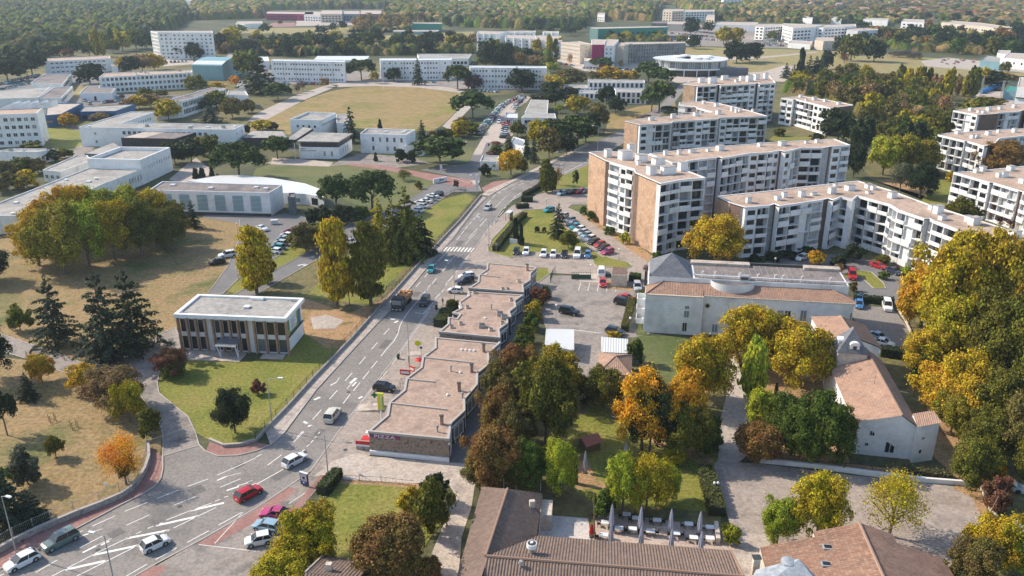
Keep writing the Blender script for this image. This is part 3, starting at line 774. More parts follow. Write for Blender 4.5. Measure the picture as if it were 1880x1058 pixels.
def text(body,size,mat,loc,rot,parent,name='lettering',ext=.01,align='CENTER'):
 c=bpy.data.curves.new(name,'FONT');c.body=body;c.size=size;c.extrude=ext;c.align_x=align;c.resolution_u=2
 c.materials.append(M[mat]);o=bpy.data.objects.new(name,c);COL.objects.link(o);bpy.context.view_layer.update()
 me=bpy.data.meshes.new_from_object(o.evaluated_get(bpy.context.evaluated_depsgraph_get()));me.materials.clear();me.materials.append(M[mat]);bpy.data.objects.remove(o)
 o=link(name,me,parent);o.location=loc;o.rotation_euler=rot;return o
#ground, roads, pavements
gb=MB();gb.face([(-3500,-60,0),(3500,-60,0),(3500,6500,0),(-3500,6500,0)])
tag(gb.build('ground',M['ground']),kind='structure')
area('dry_field',[(-160,470),(60,420),(330,400),(470,402),(440,440),(418,490),(385,532),(330,603),(290,616),(245,648),(187,668),(112,653),(50,631),(-160,600)],'dry',.012)
area('dry_field',[(-160,640),(60,662),(150,693),(225,705),(270,745),(296,790),(296,830),(270,860),(240,898),(120,958),(-60,1045),(-220,1100)],'dry',.012)
area('lawn',[(292,722),(289,705),(293,680),(300,657),(350,655),(440,665),(522,658),(560,615),(600,612),(640,604),(700,555),(640,645),(580,700),(525,756),(480,800),(440,818),(400,818),(360,795),(345,765),(320,745)],'lawn',.016)
area('dry_verge',[(545,545),(600,520),(700,545),(740,500),(800,440),(870,372),(880,362),(884,372),(835,430),(770,495),(722,548),(690,585),(640,640),(600,640),(560,612)],'dryleaf',.018)
area('verge_grass',[(470,543),(520,512),(587,474),(650,446),(740,411),(770,394),(815,364),(858,354),(880,364),(872,380),(800,452),(745,512),(700,552),(640,575),(560,548)],'park_green',.022)
area('lawn',[(560,545),(640,470),(700,430),(770,396),(815,365),(856,356),(868,366),(820,418),(760,478),(715,520),(680,560)],'lawn',.026)
area('dirt_patch',[(556,566),(590,563),(640,575),(655,592),(620,606),(565,607)],'dryleaf',.03)
area('dirt_patch',[(570,583),(600,578),(632,588),(615,603),(575,604)],'sand',.034)
area('lawn_strip',[(418,492),(440,480),(500,452),(560,440),(590,448),(505,495),(432,540),(410,531)],'lawn',.024)
area('campus_lawn',[(455,345),(470,310),(520,296),(600,296),(640,301),(705,308),(760,318),(802,334),(760,360),(700,388),(650,375),(596,348),(540,330)],'lawn_dim',.02)
area('campus_lawn',[(520,396),(560,385),(600,388),(640,392),(650,400),(600,410),(560,408)],'lawn_dim',.022)
area('campus_lawn',[(640,280),(760,286),(868,272),(875,278),(860,300),(760,296),(660,288)],'lawn_dim',.022)
area('campus_lawn',[(930,262),(1010,268),(1100,250),(1140,246),(1075,268),(1000,305),(930,328),(890,322),(905,285)],'lawn_dim',.022)
area('meadow',[(440,250),(475,226),(505,212),(560,184),(605,168),(650,160),(700,157),(770,160),(838,168),(852,176),(848,195),(812,230),(795,240),(700,246),(560,246)],'meadow',.02)
area('campus_ground',[(-150,340),(-150,120),(120,100),(330,96),(470,104),(1010,125),(1010,165),(880,178),(852,172),(700,152),(620,156),(540,180),(470,212),(440,240),(300,260),(120,300)],'park_green',.008)
area('grass_clearing',[(60,240),(90,235),(140,232),(160,262),(150,280),(110,285),(90,262)],'lawn',.03)
area('grass_clearing',[(118,158),(168,156),(150,178),(118,182)],'field',.03)
area('path',[(455,222),(470,209),(540,176),(605,155),(622,157),(560,183),(505,212),(478,226)],'sand',.03)
area('path',[(605,155),(640,150),(700,150),(780,153),(852,166),(858,176),(840,170),(770,161),(690,158),(622,160)],'sand',.03)
area('path',[(812,232),(848,196),(856,192),(866,196),(826,238)],'sand',.03)
area('driveway',[(-160,590),(0,613),(50,630),(112,652),(150,666),(187,667),(245,647),(290,615),(322,602),(337,636),(303,655),(293,680),(289,705),(292,722),(320,745),(345,765),(358,792),(366,818),(299,838),(300,800),(290,770),(272,745),(255,722),(225,705),(190,700),(150,693),(115,683),(60,662),(0,645),(-160,622)],'asphalt_old',.05,kerb=.09)
area('parking_lane',[(380,541),(418,490),(428,462),(442,436),(440,404),(470,400),(560,402),(566,412),(552,430),(530,452),(512,470),(470,492),(440,510),(408,541)],'asphalt_dark',.04,kerb=.1)
area('campus_lane',[(424,545),(505,497),(560,466),(600,445),(640,412),(700,392),(759,362),(800,337),(828,326),(880,342),(884,352),(858,352),(830,353),(815,363),(770,393),(740,411),(690,431),(650,446),(587,474),(507,520),(462,547)],'asphalt_dark',.044,kerb=.1)
area('campus_road',[(838,338),(862,300),(870,280),(888,250),(908,222),(922,200),(945,184),(978,174),(968,186),(948,200),(938,222),(942,247),(925,263),(905,263),(894,280),(886,298),(880,335),(868,345)],'concrete',.03)
area('campus_road',[(770,312),(862,300),(868,284),(884,284),(893,262),(903,262),(886,298),(880,332),(860,330)],'asphalt_dark',.036)
area('red_pavement',[(640,300),(700,303),(760,314),(862,330),(874,342),(858,345),(800,334),(750,321),(700,311),(640,304)],'redpave',.048)
area('campus_path',[(480,296),(560,297),(612,302),(628,292),(665,282),(760,290),(790,300),(700,312),(640,302),(600,306),(500,303)],'asphalt_old',.034)
area('pale_forecourt',[(500,290),(549,292),(612,298),(604,306),(540,303),(497,301)],'concrete',.04)
area('forecourt',[(455,120),(1000,150),(1005,170),(880,165),(640,152),(500,156),(430,130)],'asphalt_old',.014)
area('service_yard',[(-60,175),(60,140),(140,130),(180,140),(180,200),(145,205),(120,200),(60,165),(-60,190)],'asphalt_dark',.02)
area('service_yard',[(140,178),(250,172),(340,175),(330,190),(240,192),(150,192)],'asphalt_dark',.022)
area('service_yard',[(300,96),(352,92),(356,118),(300,122)],'concrete',.02)
area('service_road',[(110,285),(160,262),(165,255),(150,240),(120,236),(118,230),(160,232),(180,262),(150,300),(128,300)],'asphalt_old',.034)
area('campus_lane',[(370,400),(380,392),(495,398),(520,392),(570,396),(560,404),(470,402),(440,410)],'asphalt_dark',.03)
area('campus_lane',[(310,330),(345,300),(360,290),(395,318),(350,333),(330,336)],'concrete',.03)
area('sports_field',[(400,62),(410,52),(690,50),(690,60),(560,64)],'field',.05)
area('sports_field',[(690,66),(870,58),(872,80),(690,84)],'field',.05)
area('red_track',[(490,50),(500,42),(545,42),(540,49)],'redpave',.07)
area('bare_field',[(540,48),(545,38),(640,36),(655,46)],'sand',.07)
area('bare_field',[(810,74),(868,72),(870,86),(815,85)],'redpave',.06)
area('bare_field',[(590,75),(680,72),(700,86),(600,90)],'sand',.055)
area('meadow',[(1255,108),(1260,86),(1420,90),(1640,98),(1700,106),(1880,116),(1960,140),(1780,140),(1660,146),(1500,142),(1400,148),(1320,112)],'field',.02)
area('sandy_ground',[(1690,112),(1740,106),(1860,118),(1900,135),(1780,128),(1700,122)],'sand',.04)
area('path',[(1330,107),(1400,104),(1500,95),(1500,97),(1402,107),(1330,111)],'sand',.05)
area('car_park',[(1220,60),(1260,44),(1480,58),(1560,74),(1560,90),(1400,88),(1260,84),(1225,78)],'asphalt_old',.03)
area('car_park',[(1020,112),(1035,104),(1140,108),(1180,118),(1210,128),(1120,138),(1070,130)],'concrete',.03)
area('plaza',[(1215,138),(1400,132),(1440,120),(1470,124),(1440,150),(1380,150),(1240,152)],'concrete',.03)
area('wood_floor',[(1430,150),(1600,140),(1780,150),(1800,200),(1740,260),(1700,330),(1600,330),(1560,270),(1440,250),(1400,200)],'park_green',.012)
area('lawn',[(1400,268),(1420,250),(1500,252),(1570,262),(1560,300),(1420,300)],'lawn',.02)
area('lawn',[(1690,370),(1720,330),(1760,330),(1750,380),(1800,400),(1760,402)],'lawn',.02)
area('wood_floor',[(1600,330),(1700,330),(1700,370),(1840,420),(1900,420),(1900,480),(1850,470),(1700,360)],'dryleaf',.012)
area('lawn',[(1120,210),(1170,196),(1240,186),(1240,205),(1180,222),(1150,240),(1110,246)],'meadow',.024)
area('hard_standing',[(1780,190),(1790,170),(1900,165),(1900,200),(1840,200)],'concrete',.03)
area('residence_road',[(918,398),(940,378),(962,370),(985,358),(1012,350),(1090,352),(1100,400),(1160,456),(1205,485),(1198,505),(1190,520),(1120,503),(1040,503),(985,500),(890,497),(868,500),(852,480),(880,440)],'beige',.03)
area('lawn',[(896,462),(903,440),(928,414),(944,396),(962,386),(1006,384),(1030,398),(1060,430),(1092,458),(1120,474),(1154,482),(1160,488),(1148,494),(1096,489),(1078,478),(950,470),(936,474)],'lawn',.06,kerb=.12)
area('parking_bays',[(938,478),(950,462),(1085,466),(1092,484)],'beige',.066)
area('parking_bays',[(1016,396),(1026,390),(1050,400),(1128,468),(1106,472),(1090,462),(1050,428)],'beige',.067)
area('lawn',[(1042,382),(1050,376),(1100,376),(1120,400),(1100,402),(1075,396)],'lawn_dim',.06,kerb=.12)
area('lawn',[(960,352),(1000,330),(1045,302),(1110,300),(1110,345),(1010,348),(985,358)],'lawn',.06,kerb=.12)
area('flower_bed',[(1068,396),(1095,396),(1170,450),(1210,478),(1215,500),(1190,482)],'dryleaf',.062)
area('courtyard',[(985,500),(1010,505),(1190,512),(1200,560),(1192,614),(1160,620),(1104,620),(1104,690),(1050,700),(1054,606),(1002,604),(990,560),(975,530)],'asphalt_old',.036)
area('entrance_slab',[(1064,502),(1112,502),(1112,520),(1062,517)],'concrete',.045)
area('lawn',[(965,520),(985,492),(1006,492),(1010,502),(986,520)],'lawn',.06,kerb=.1)
area('lawn',[(1160,615),(1250,618),(1330,640),(1330,690),(1260,720),(1160,690)],'lawn_dim',.03)
area('lawn',[(1172,545),(1190,540),(1188,616),(1168,616)],'lawn_dim',.05)
area('lawn',[(1118,512),(1165,527),(1160,534),(1115,530)],'dryleaf',.05)
area('court_asphalt',[(1380,500),(1420,470),(1560,466),(1640,494),(1700,510),(1700,560),(1600,560),(1560,520),(1440,520)],'asphalt_dark',.03)
area('lawn',[(1545,510),(1560,494),(1600,500),(1622,520),(1626,530),(1604,530),(1580,508)],'lawn',.06,kerb=.1)
area('side_car_park',[(1560,570),(1572,560),(1640,566),(1672,610),(1680,645),(1616,650),(1590,625)],'asphalt',.036)
area('garden',[(1600,655),(1670,655),(1700,690),(1720,740),(1780,860),(1720,850),(1640,720)],'park_green',.03)
area('dry_garden',[(1700,740),(1740,770),(1800,850),(1840,900),(1760,880),(1715,840)],'dryleaf',.034)
area('frontage',[(540,905),(570,868),(622,792),(677,720),(745,630),(787,567),(820,527),(846,486),(866,462),(890,480),(900,500),(860,560),(840,620),(760,700),(710,770),(680,835),(660,856),(600,866),(580,900)],'beige',.05)
area('side_road',[(575,875),(612,846),(655,832),(680,838),(860,852),(874,876),(866,930),(848,985),(840,1075),(770,1075),(795,1010),(822,945),(833,905),(820,882),(760,888),(700,884),(625,880),(606,872)],'concrete',.056)
area('back_lane',[(826,850),(830,782),(856,758),(880,700),(900,660),(935,600),(975,530),(990,530),(985,580),(960,640),(905,700),(880,790),(870,862)],'asphalt_dark',.046)
area('parking_strip',[(250,1075),(285,1040),(375,988),(470,933),(530,893),(572,868),(606,868),(560,925),(520,975),(500,1000),(478,1075)],'asphalt_old',.052)
area('red_cycle_strip',[(362,999),(470,936),(530,894),(546,900),(470,958),(388,1003)],'redpave',.058)
area('red_cycle_strip',[(588,872),(604,872),(560,920),(520,968),(505,985),(498,980)],'redpave',.058)
area('red_cycle_strip',[(247,1060),(282,1038),(308,1040),(272,1075),(240,1075)],'redpave',.058)
area('lawn',[(610,905),(625,884),(700,890),(790,897),(820,905),(810,960),(760,1030),(700,1075),(640,1075),(600,990),(560,960)],'lawn',.06)
area('leaf_litter',[(625,880),(700,884),(810,892),(806,899),(700,892),(620,888)],'dryleaf',.07)
area('garden_floor',[(880,850),(900,700),(960,640),(1060,700),(1120,690),(1330,640),(1330,860),(1320,1000),(1000,990),(880,900)],'park_green',.02)
area('garden_lawn',[(1040,790),(1090,740),(1150,745),(1200,780),(1260,800),(1330,850),(1300,940),(1200,930),(1100,930),(1052,900)],'lawn',.03)
area('leaf_litter',[(1140,742),(1165,745),(1200,790),(1260,812),(1310,845),(1318,900),(1290,910),(1285,850),(1200,815),(1150,775)],'dryleaf',.04)
area('leaf_litter',[(1045,828),(1075,835),(1090,870),(1115,895),(1060,900),(1050,870)],'dryleaf',.04)
area('terrace',[(1088,995),(1092,948),(1140,945),(1240,958),(1330,968),(1345,1010),(1340,1020)],'terrace',.05)
area('pale_terrace',[(985,990),(995,945),(1080,952),(1086,1000)],'terrace_pale',.05)
area('gravel_drive',[(1325,640),(1345,620),(1366,700),(1372,760),(1378,830),(1345,860),(1318,860),(1320,780),(1335,720)],'sand',.04)
area('car_park',[(1290,870),(1318,846),(1400,852),(1560,872),(1700,888),(1798,897),(1815,950),(1790,1000),(1730,1075),(1410,1075),(1412,985),(1345,976),(1330,930)],'beige',.046)
area('light_drive',[(1340,976),(1412,982),(1428,1075),(1352,1075)],'concrete',.056)
area('leaf_litter',[(1756,890),(1797,897),(1816,945),(1806,960),(1786,915),(1750,896)],'dryleaf',.055)
area('planting_floor',[(1640,500),(1950,480),(2000,1100),(1760,1075),(1800,1000),(1815,940),(1790,890),(1770,850),(1700,740),(1680,650),(1640,570)],'park_green',.016)
area('flower_bed',[(1380,850),(1400,840),(1560,852),(1740,872),(1736,884),(1560,866)],'dryleaf',.05)
area('garden_floor',[(1360,640),(1500,640),(1530,720),(1560,850),(1400,845),(1376,760)],'dryleaf',.028)
ROAD_L=[(-250,1130),(-90,1085),(0,1046),(82,1003),(150,966),(225,926),(262,908),(285,893),(295,880),(299,862),(299,838),(366,818),(377,829),(400,838),(437,837),(470,829),(496,818),(520,798),(580,717),(632,660),(690,597),(720,567),(755,527),(792,482),(830,440),(870,387),(895,362),(939,336),(995,309),(1040,289),(1080,268),(1150,236),(1215,190),(1245,160),(1258,150)]
ROAD_R=[(1272,152),(1258,165),(1232,195),(1180,240),(1085,300),(997,338),(962,356),(939,367),(920,388),(895,422),(870,458),(845,486),(820,527),(787,567),(745,630),(677,720),(620,795),(570,865),(520,900),(470,933),(375,988),(287,1035),(247,1058),(180,1110)]
area('main_road',ROAD_L+ROAD_R,'asphalt',.062)
pl_=MB();W_=[G(x,y,.05) for x,y in ROAD_R[2:]]
for a,b in zip(W_[:-1],W_[1:]):pl_.beam(a,b,.2,.05)
W_=[G(x,y,.05) for x,y in ROAD_L[11:]]
for a,b in zip(W_[:-1],W_[1:]):pl_.beam(a,b,.18,.15)
W_=[G(x,y,.05) for x,y in ROAD_L[:11]]
for a,b in zip(W_[:-1],W_[1:]):pl_.beam(a,b,.18,.15)
tag(pl_.build('kerb',M['kerb']),kind='structure')
WALL1=[(-70,1050),(0,1016),(30,998),(66,981),(98,967),(140,949),(187,931),(224,915),(242,903),(258,884),(268,867),(275,845),(274,823)]
WALL2=[(385,811),(411,822),(441,820),(470,812),(487,792),(528,750),(575,698),(645,625),(685,580),(720,542),(766,490),(801,453),(846,405),(883,360)]
area('red_pavement',WALL1+[(298,838),(297,862),(293,880),(284,892),(262,907),(225,925),(150,965),(82,1002),(0,1045),(-90,1084)],'redpave',.12)
area('red_pavement',WALL2[:4]+[(496,817),(470,828),(437,836),(400,837),(378,828)],'redpave',.12)
area('pavement',WALL2[4:]+[(893,362),(869,386),(829,439),(791,481),(754,526),(719,566),(689,596),(631,659),(579,716),(519,797),(496,816)],'concrete',.12)
area('pavement',[(884,358),(893,350),(940,330),(995,303),(1080,262),(1082,266),(996,308),(940,335),(897,360)],'concrete',.12)
area('plaza',[(884,345),(905,334),(930,330),(944,331),(905,349),(890,356)],'redpave',.05)
mk=MB()
def stroke(a,b,wd=.13,z=.072):
 A,B=G(*a,z),G(*b,z);d=B-A
 if d.length<.01:return
 n=Vector((-d.y,d.x,0)).normalized()*wd/2
 mk.face([A-n,B-n,B+n,A+n])
def strokes(ox,oy,L,wd=.13,s=3.99):
 for l in L:stroke((ox+l[0]/s,oy+l[1]/s),(ox+l[2]/s,oy+l[3]/s),l[4] if len(l)>4 else wd)
strokes(0,793,[(913,583,1078,517),(678,690,843,615),(1150,488,1312,425),(540,752,607,724),(1375,400,1524,345),(1590,318,1725,258),(1725,258,1876,190),
 (928,683,1095,608),(1275,537,1432,475),(1610,407,1763,343),(582,850,752,762),(262,1030,418,940),(60,1030,110,1000),(-200,1140,30,1040),
 (380,1058,700,890),(700,890,950,770),(1215,648,1400,575),(1400,575,1550,522),(560,1058,1025,825),(1270,705,1580,555),
 (1575,507,1612,495),(1640,480,1672,470),(995,748,1040,728),(1080,708,1125,690),(1140,688,1190,665),(1200,735,1245,715),(1120,775,1170,755),
 (1370,810,1530,725),(1598,685,1770,590),(1140,935,1295,850),(925,1058,1075,970),(1705,455,1876,375)],.14)
strokes(0,793,[(480,1010,770,945,.42),(680,903,1015,832,.42),(920,782,1240,720,.42),(1140,688,1450,618,.42),(1395,578,1640,520,.42)])
strokes(0,793,[(1655,326,1768,300,.1),(1590,356,1660,326,.3),(1740,395,1850,355,.1),(1660,430,1750,400,.32),(1740,395,1815,372,.3),(640,745,750,710,.1),(565,775,650,745,.3),
 (700,835,820,780,.1),(605,885,705,835,.32),(740,830,800,800,.3),(-100,1090,-20,1050,.3)])
strokes(470,793,[(85,245,188,168),(275,75,350,0),(0,185,40,165),(330,155,355,130),(370,110,390,92),(403,80,418,62),(428,48,440,35),(455,15,468,0),(0,385,200,275),(0,555,60,520)],.15)
strokes(470,530,[(415,958,480,887),(538,810,596,745),(652,677,705,617),(755,555,802,500),(845,445,892,393),(935,338,977,292),(637,843,690,775),(713,750,763,687),(782,663,830,603),(843,585,888,530),
 (915,495,960,440),(960,440,1010,385),(1010,385,1040,330),(1040,330,1055,270),(1055,270,1075,230),(1075,230,1120,165),(1120,165,1190,85),(1222,40,1240,22),(1250,12,1262,0),(1360,22,1385,0),(1310,75,1345,38),
 (1225,185,1300,98),(1165,176,1228,186),(300,1085,345,1045)],.15)
strokes(470,530,[(600,1058,830,760),(830,760,960,605),(1000,552,1105,400),(1105,400,1270,160)],.1)
strokes(470,530,[(665,735,705,690,.12),(690,695,735,655,.55),(705,715,735,685,.3),(545,710,590,685,.25),(590,685,612,650,.12),(425,815,470,795,.5),(750,805,780,790,.45),(380,1010,410,1000,.4),(1015,250,1040,236,.5),(1260,152,1275,142,.5)])
strokes(470,265,[(1170,1045,1208,1007),(1235,975,1262,940),(1290,905,1320,870),(1332,858,1395,795),(1470,700,1497,670),(1503,660,1525,632),(1530,622,1553,595),(1562,588,1580,568),(1588,555,1608,535),(1614,528,1635,505),(1690,440,1720,410),(1730,395,1755,368),(1762,360,1790,342),(1800,335,1835,318),(1845,312,1880,295),
 (1260,1050,1280,1030),(1290,1022,1323,980),(1368,930,1395,892),(1403,878,1440,835),(1445,830,1465,815),(1640,600,1690,545),
 (1388,1035,1400,1015),(1403,1008,1450,957),(1458,945,1490,910),(1497,895,1525,860),(1532,850,1560,815),(1655,690,1675,662),(1680,650,1700,625),(1706,615,1727,595),(1735,588,1752,565),(1757,558,1775,535),(1782,525,1815,487),(1822,470,1855,435),(1490,912,1505,900)],.16)
strokes(470,265,[(1530,735,1620,640)],.1)
strokes(470,265,[(1350+i*25,782+i*.8,1376+i*25,752+i*.8,.42) for i in range(10)])
strokes(470,265,[(1590,860,1690,850),(305,888,360,878,.5),(345,892,385,880,.5)],.12)
strokes(860,330,[(330,340,400,270),(140,510,190,470),(0,720,110,600),(410,255,470,205),(370,175,400,150),(430,130,500,95),(530,80,600,45),(620,35,670,15)],.13,6.7)
strokes(860,330,[(440,355,500,300),(510,285,580,205),(600,190,650,160),(680,145,730,120),(740,110,800,85),(820,75,900,35)],.16,6.7)
strokes(940,265,[(0,330,20,320),(45,300,85,285),(110,270,150,250),(200,225,240,205),(270,190,310,170),(350,150,380,135),(-10,415,190,320),(230,280,330,235),(360,220,545,132)],.16)
for i in range(5):stroke((1066+i*17,519+i*.5),(1062+i*17,534+i*.5),.12,.05)
stroke((1054,606),(1104,612),.2,.05)
for a,b in (((446,941),(394,998)),((520,975),(500,1000)),((560,905),(530,925)),((365,1000),(470,1012))):stroke(a,b,.1,.066)
tag(mk.build('road_markings',M['paint']),kind='structure')
rp_=random.Random(3);pt=MB()
for (x,y,dx,dy,w_) in ((500,880,30,-16,.9),(700,640,14,-16,.7),(840,452,8,-10,.8),(350,905,24,-10,1.0),(580,800,12,-12,.6),(760,545,8,-9,.8),(200,985,26,-12,.8),(905,410,6,-8,.7),(430,860,18,-9,.5)):
 A,B=G(x,y,.067),G(x+dx,y+dy,.067);d=B-A;n=Vector((-d.y,d.x,0)).normalized()*w_;pt.face([A-n,B-n,B+n,A+n])
tag(pt.build('road_patches',M['asphalt_patch']),kind='structure')
mh=MB()
for x,y in ((560,830),(640,720),(730,610),(800,520),(330,930),(478,905),(634,826),(700,690),(850,470),(180,1010)):
 g=G(x,y,.069);mh.face([(g.x+.34*math.cos(a*.628),g.y+.34*math.sin(a*.628),.0695) for a in range(10)])
tag(mh.build('manhole_covers',M['darkmetal']),kind='structure')
#apartment blocks with sculpted loggias
FU={}
M['loggia']=surf('loggia_render_painted_shade',(.40,.41,.41),(.50,.51,.51),.4,1.5,bumpy=.05)  # loggia back walls: white render greyed, their shade put into the colour
def flat_units():
 """unit pieces: 1 wide, 1 high, real depth, front at y=0, inside towards +y"""
 if FU:return FU
 def pan(hl,hr,y0=0.0,t=.10,z0=0.0):
  mb=MB();P=[(-.5,y0,z0),(.5,y0,z0),(.5,y0,hr),(-.5,y0,hr)];Q=[(x,y0+t,z) for x,y,z in P]
  mb.face(P);mb.face(Q[::-1])
  for i in range(4):mb.face([P[i],Q[i],Q[(i+1) % 4],P[(i+1) % 4]][::-1])
  return mb
 FU['slantL']=pan(.60,.03,-.3).mesh('balcony',M['balcony'])
 FU['slantR']=pan(.03,.60,-.3).mesh('balcony',M['balcony'])
 FU['level']=pan(.36,.36,-.3).mesh('balcony',M['balcony'])
 mb=pan(1.0,1.0,.55,.12);FU['screen']=mb.mesh('screen_wall',M['white'])
 mb=MB()   # closed bay:breast wall,lintel,side cheeks around an opening
 mb.box((0,.12,0),(1,.16,.34));mb.box((0,.12,.86),(1,.16,.14));mb.box((-.4,.12,.34),(.2,.16,.52));mb.box((.44,.12,.34),(.12,.16,.52))
 FU['bay']=mb.mesh('bay_wall',M['white'])
 mb=MB();mb.box((-.05,-.03,0),(.8,.06,.82));FU['win']=mb.mesh('window',M['glass'])
 mb=MB();mb.box((0,-.03,0),(.9,.06,.86));FU['wide']=mb.mesh('window',M['glassdark'])
 mb=MB();mb.box((.32,-.03,0),(.2,.06,.86));mb.box((-.2,-.03,.06),(.42,.05,.7));FU['slot']=mb.mesh('window',M['glass'])
 mb=MB();mb.box((0,.10,.10),(.62,.14,.8));FU['baywin']=mb.mesh('window',M['glass'])
 return FU
def flats(px,H,label,edges,storeys,seed,brick='brick',chim=(),back=(),group='apartment blocks with white sculpted loggias',P=None,low=0.0,name='apartment_block',gaps=()):
 """px: roof outline; edges: set of facade edge indices; other edges are brick"""
 U=flat_units()
 if P is None:P=ccw([G(x,y,H)[:2] for x,y in px])
 n=len(P);c=Vector((sum(p[0] for p in P)/n,sum(p[1] for p in P)/n,0))
 root=empty(name,c);tag(root,label,'apartment block',group)
 L=[(p[0]-c.x,p[1]-c.y) for p in P];D=1.35
 core=offset_poly(L,[D if i in edges else 0.0 for i in range(n)])
 Hs=H-.55;sh=(Hs-.3)/storeys
 wb,rb,lb,sb_=MB(),MB(),MB(),MB()
 for i in range(n):
  a,b=core[i],core[(i+1) % n]
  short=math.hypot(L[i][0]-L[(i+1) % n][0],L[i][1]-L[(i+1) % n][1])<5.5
  w1=MB();w1.face([(*a,0),(*b,0),(*b,H-.4),(*a,H-.4)]);k_=('loggia_wall','loggia') if i in edges else ('stair_strip','brownbrick') if short else ('brick_wall',brick)  # narrow strips: brown brick, its dark tone also painting in their shade
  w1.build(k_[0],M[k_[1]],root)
 I=offset_poly(L,.3);top=offset_poly(L,-.04)
 rb.face([(*p,H-.18) for p in I]);rb.build('roof',M['tanroof'],root)
 fb=MB()
 for i in range(n):# coping+fascia
  j=(i+1) % n;a,b,ia,ib=top[i],top[j],I[i],I[j]
  zb=H-(.62 if i in edges else .16)
  fb.face([(*a,zb),(*b,zb),(*b,H),(*a,H)]);fb.face([(*a,H),(*b,H),(*ib,H),(*ia,H)]);fb.face([(*ia,H),(*ib,H),(*ib,H-.3),(*ia,H-.3)])
  fb.face([(*b,zb),(*a,zb),(*ia,zb),(*ib,zb)])
 fb.build('roof_edge',M['balcony'],root)
 bt=Batch();r=random.Random(seed)
 for i in edges:
  frame=MB()
  A,B=Vector((*L[i],0)),Vector((*L[(i+1) % n],0));d=B-A;Le=d.length;u=d/Le;inn=Vector((-u.y,u.x,0));rz=math.atan2(u.y,u.x)
  nb=max(1,round(Le/3.3));bw=Le/nb
  mid=A+d/2;vis=(mid+c).xy.dot(Vector((u.y,-u.x)))<0     # faces the camera
  for k in range(nb+1):
   p=A+u*min(max(k*bw,.08),Le-.08);q=p+inn*D;frame.beam((p.x,p.y,low),(q.x,q.y,low),.16,Hs-low)
  if not vis:frame.build('loggia_frame',M['balcony'],root);continue
  patt=[r.choice('OOOOSOOW') for _ in range(nb)]
  for k in range(nb):
   p=A+u*((k+.5)*bw);w_=bw-.16;kind=patt[k];ph=r.randrange(2)
   for s in range(storeys):
    z=low+.3+s*(sh-low/storeys);hh=sh-low/storeys
    sl=A+u*((k+.5)*bw)+inn*(D/2-.13);bd=kind=='S' and (s+ph) % 2
    if not bd:frame.box((sl.x,sl.y,z-.14),(w_,D+.25,.14),rz)
    back_=p+inn*(D+.0)
    if kind=='S':
     q=p-u*(w_*.1)
     bt.add('screen_wall',U['screen'],(q.x,q.y,z),rz,(w_*.78,1,hh if bd==0 and (s+1)<storeys else hh-.16))
     bt.add('window',U['wide'],(back_.x,back_.y,z),rz,(w_,1,hh*.9))
     if not bd:bt.add('balcony',U[r.choice(['slantL','slantR'])],(p.x,p.y,z),rz,(w_,1,2.5))
    elif kind=='W':
     bt.add('bay_wall',U['bay'],(p.x,p.y,z),rz,(w_,1,hh-.14))
     q=p-u*(w_*.03);bt.add('window',U['win'],(q.x+inn.x*.16,q.y+inn.y*.16,z+hh*.32),rz,(w_*1.05,1,hh*.62))
    else:
     bt.add('window',U[r.choice(['win','wide','wide','wide','slot'])],(back_.x,back_.y,z),rz,(w_,1,hh*.92))
     bt.add('balcony',U[r.choice(['slantL','slantR','slantL','slantR','level'])],(p.x,p.y,z),rz,(w_,1,2.4))
  frame.build('loggia_frame',M['balcony'],root)
 for i,f0,f1 in gaps:# dark brick stair recess strips standing proud of a facade
  A,B=Vector((*L[i],0)),Vector((*L[(i+1) % n],0));d=B-A;u=d.normalized();inn=Vector((-u.y,u.x,0))
  a,b=A+d*f0+inn*.45,A+d*f1+inn*.45
  g_=MB();g_.beam((a.x,a.y,0),(b.x,b.y,0),1.15,H-.66);g_.build('stair_strip',M['brownbrick'],root)
 bt.flush(root)
 for (cx,cyy,w_,d_,h_) in chim:
  w_*=.8;d_*=.8;h_*=.62
  q=G(cx,cyy,H);mb=MB();mb.box((q.x-c.x,q.y-c.y,H-.2),(w_,d_,h_+.2),.35);mb.box((q.x-c.x,q.y-c.y,H+h_),(w_+.2,d_+.2,.1),.35,1)
  mb.build('roof_housing' if w_>2 else 'chimney',[M['balcony'],M['greyroof']],root)
 return root,L,c
flats([(1112,295),(1119,297),(1138,303),(1163,310),(1166,317),(1173,320),(1213,337),(1249,330),(1295,326),(1272,317),(1235,306),(1233,298),(1190,283),(1112,277),(1081.5,279.5)],19.2,
 'tall brick ended apartment tower with white loggias beside the diagonal row of parked cars',{1,2,6,7},7,3,
 chim=[(1116,287,2.2,2.2,3.2),(1148,291,4.4,3.4,3.6),(1158,276,2.2,2.0,3),(1177,296,3.4,3,3),(1196,319,2.6,2.6,3.4),(1208,306,3.8,2.8,3.8),(1226,318,4.6,2.6,3),(1253,312,2.8,2.2,3.4),(1172,302,1.2,1.2,1.8)],name='apartment_tower')
flats([(1234,299),(1283,292.5),(1316,289),(1321,288),(1326,290),(1376,281),(1410,279.5),(1431,276),(1442,278),(1470,271),(1511,271),(1528,268.5),(1561,266),(1532,255),(1500,257),(1420,261),(1290,271),(1192,282)],18.9,
 'long white loggia apartment bar running right from the brick tower',{0,1,4,5,6,8,9,11},7,5,
 chim=[(1222,284,1.4,1.2,2),(1247,283,1.4,1.2,2),(1271,279,2.6,1.4,1.2),(1300,277,1.2,1.2,1),(1322,275,2.6,2,2),(1395,268,1.4,1.4,1.4),(1436,266,2.6,2,1.8),(1500,261,1.4,1.2,1.4),(1480,262,1.2,1,1)],gaps=())
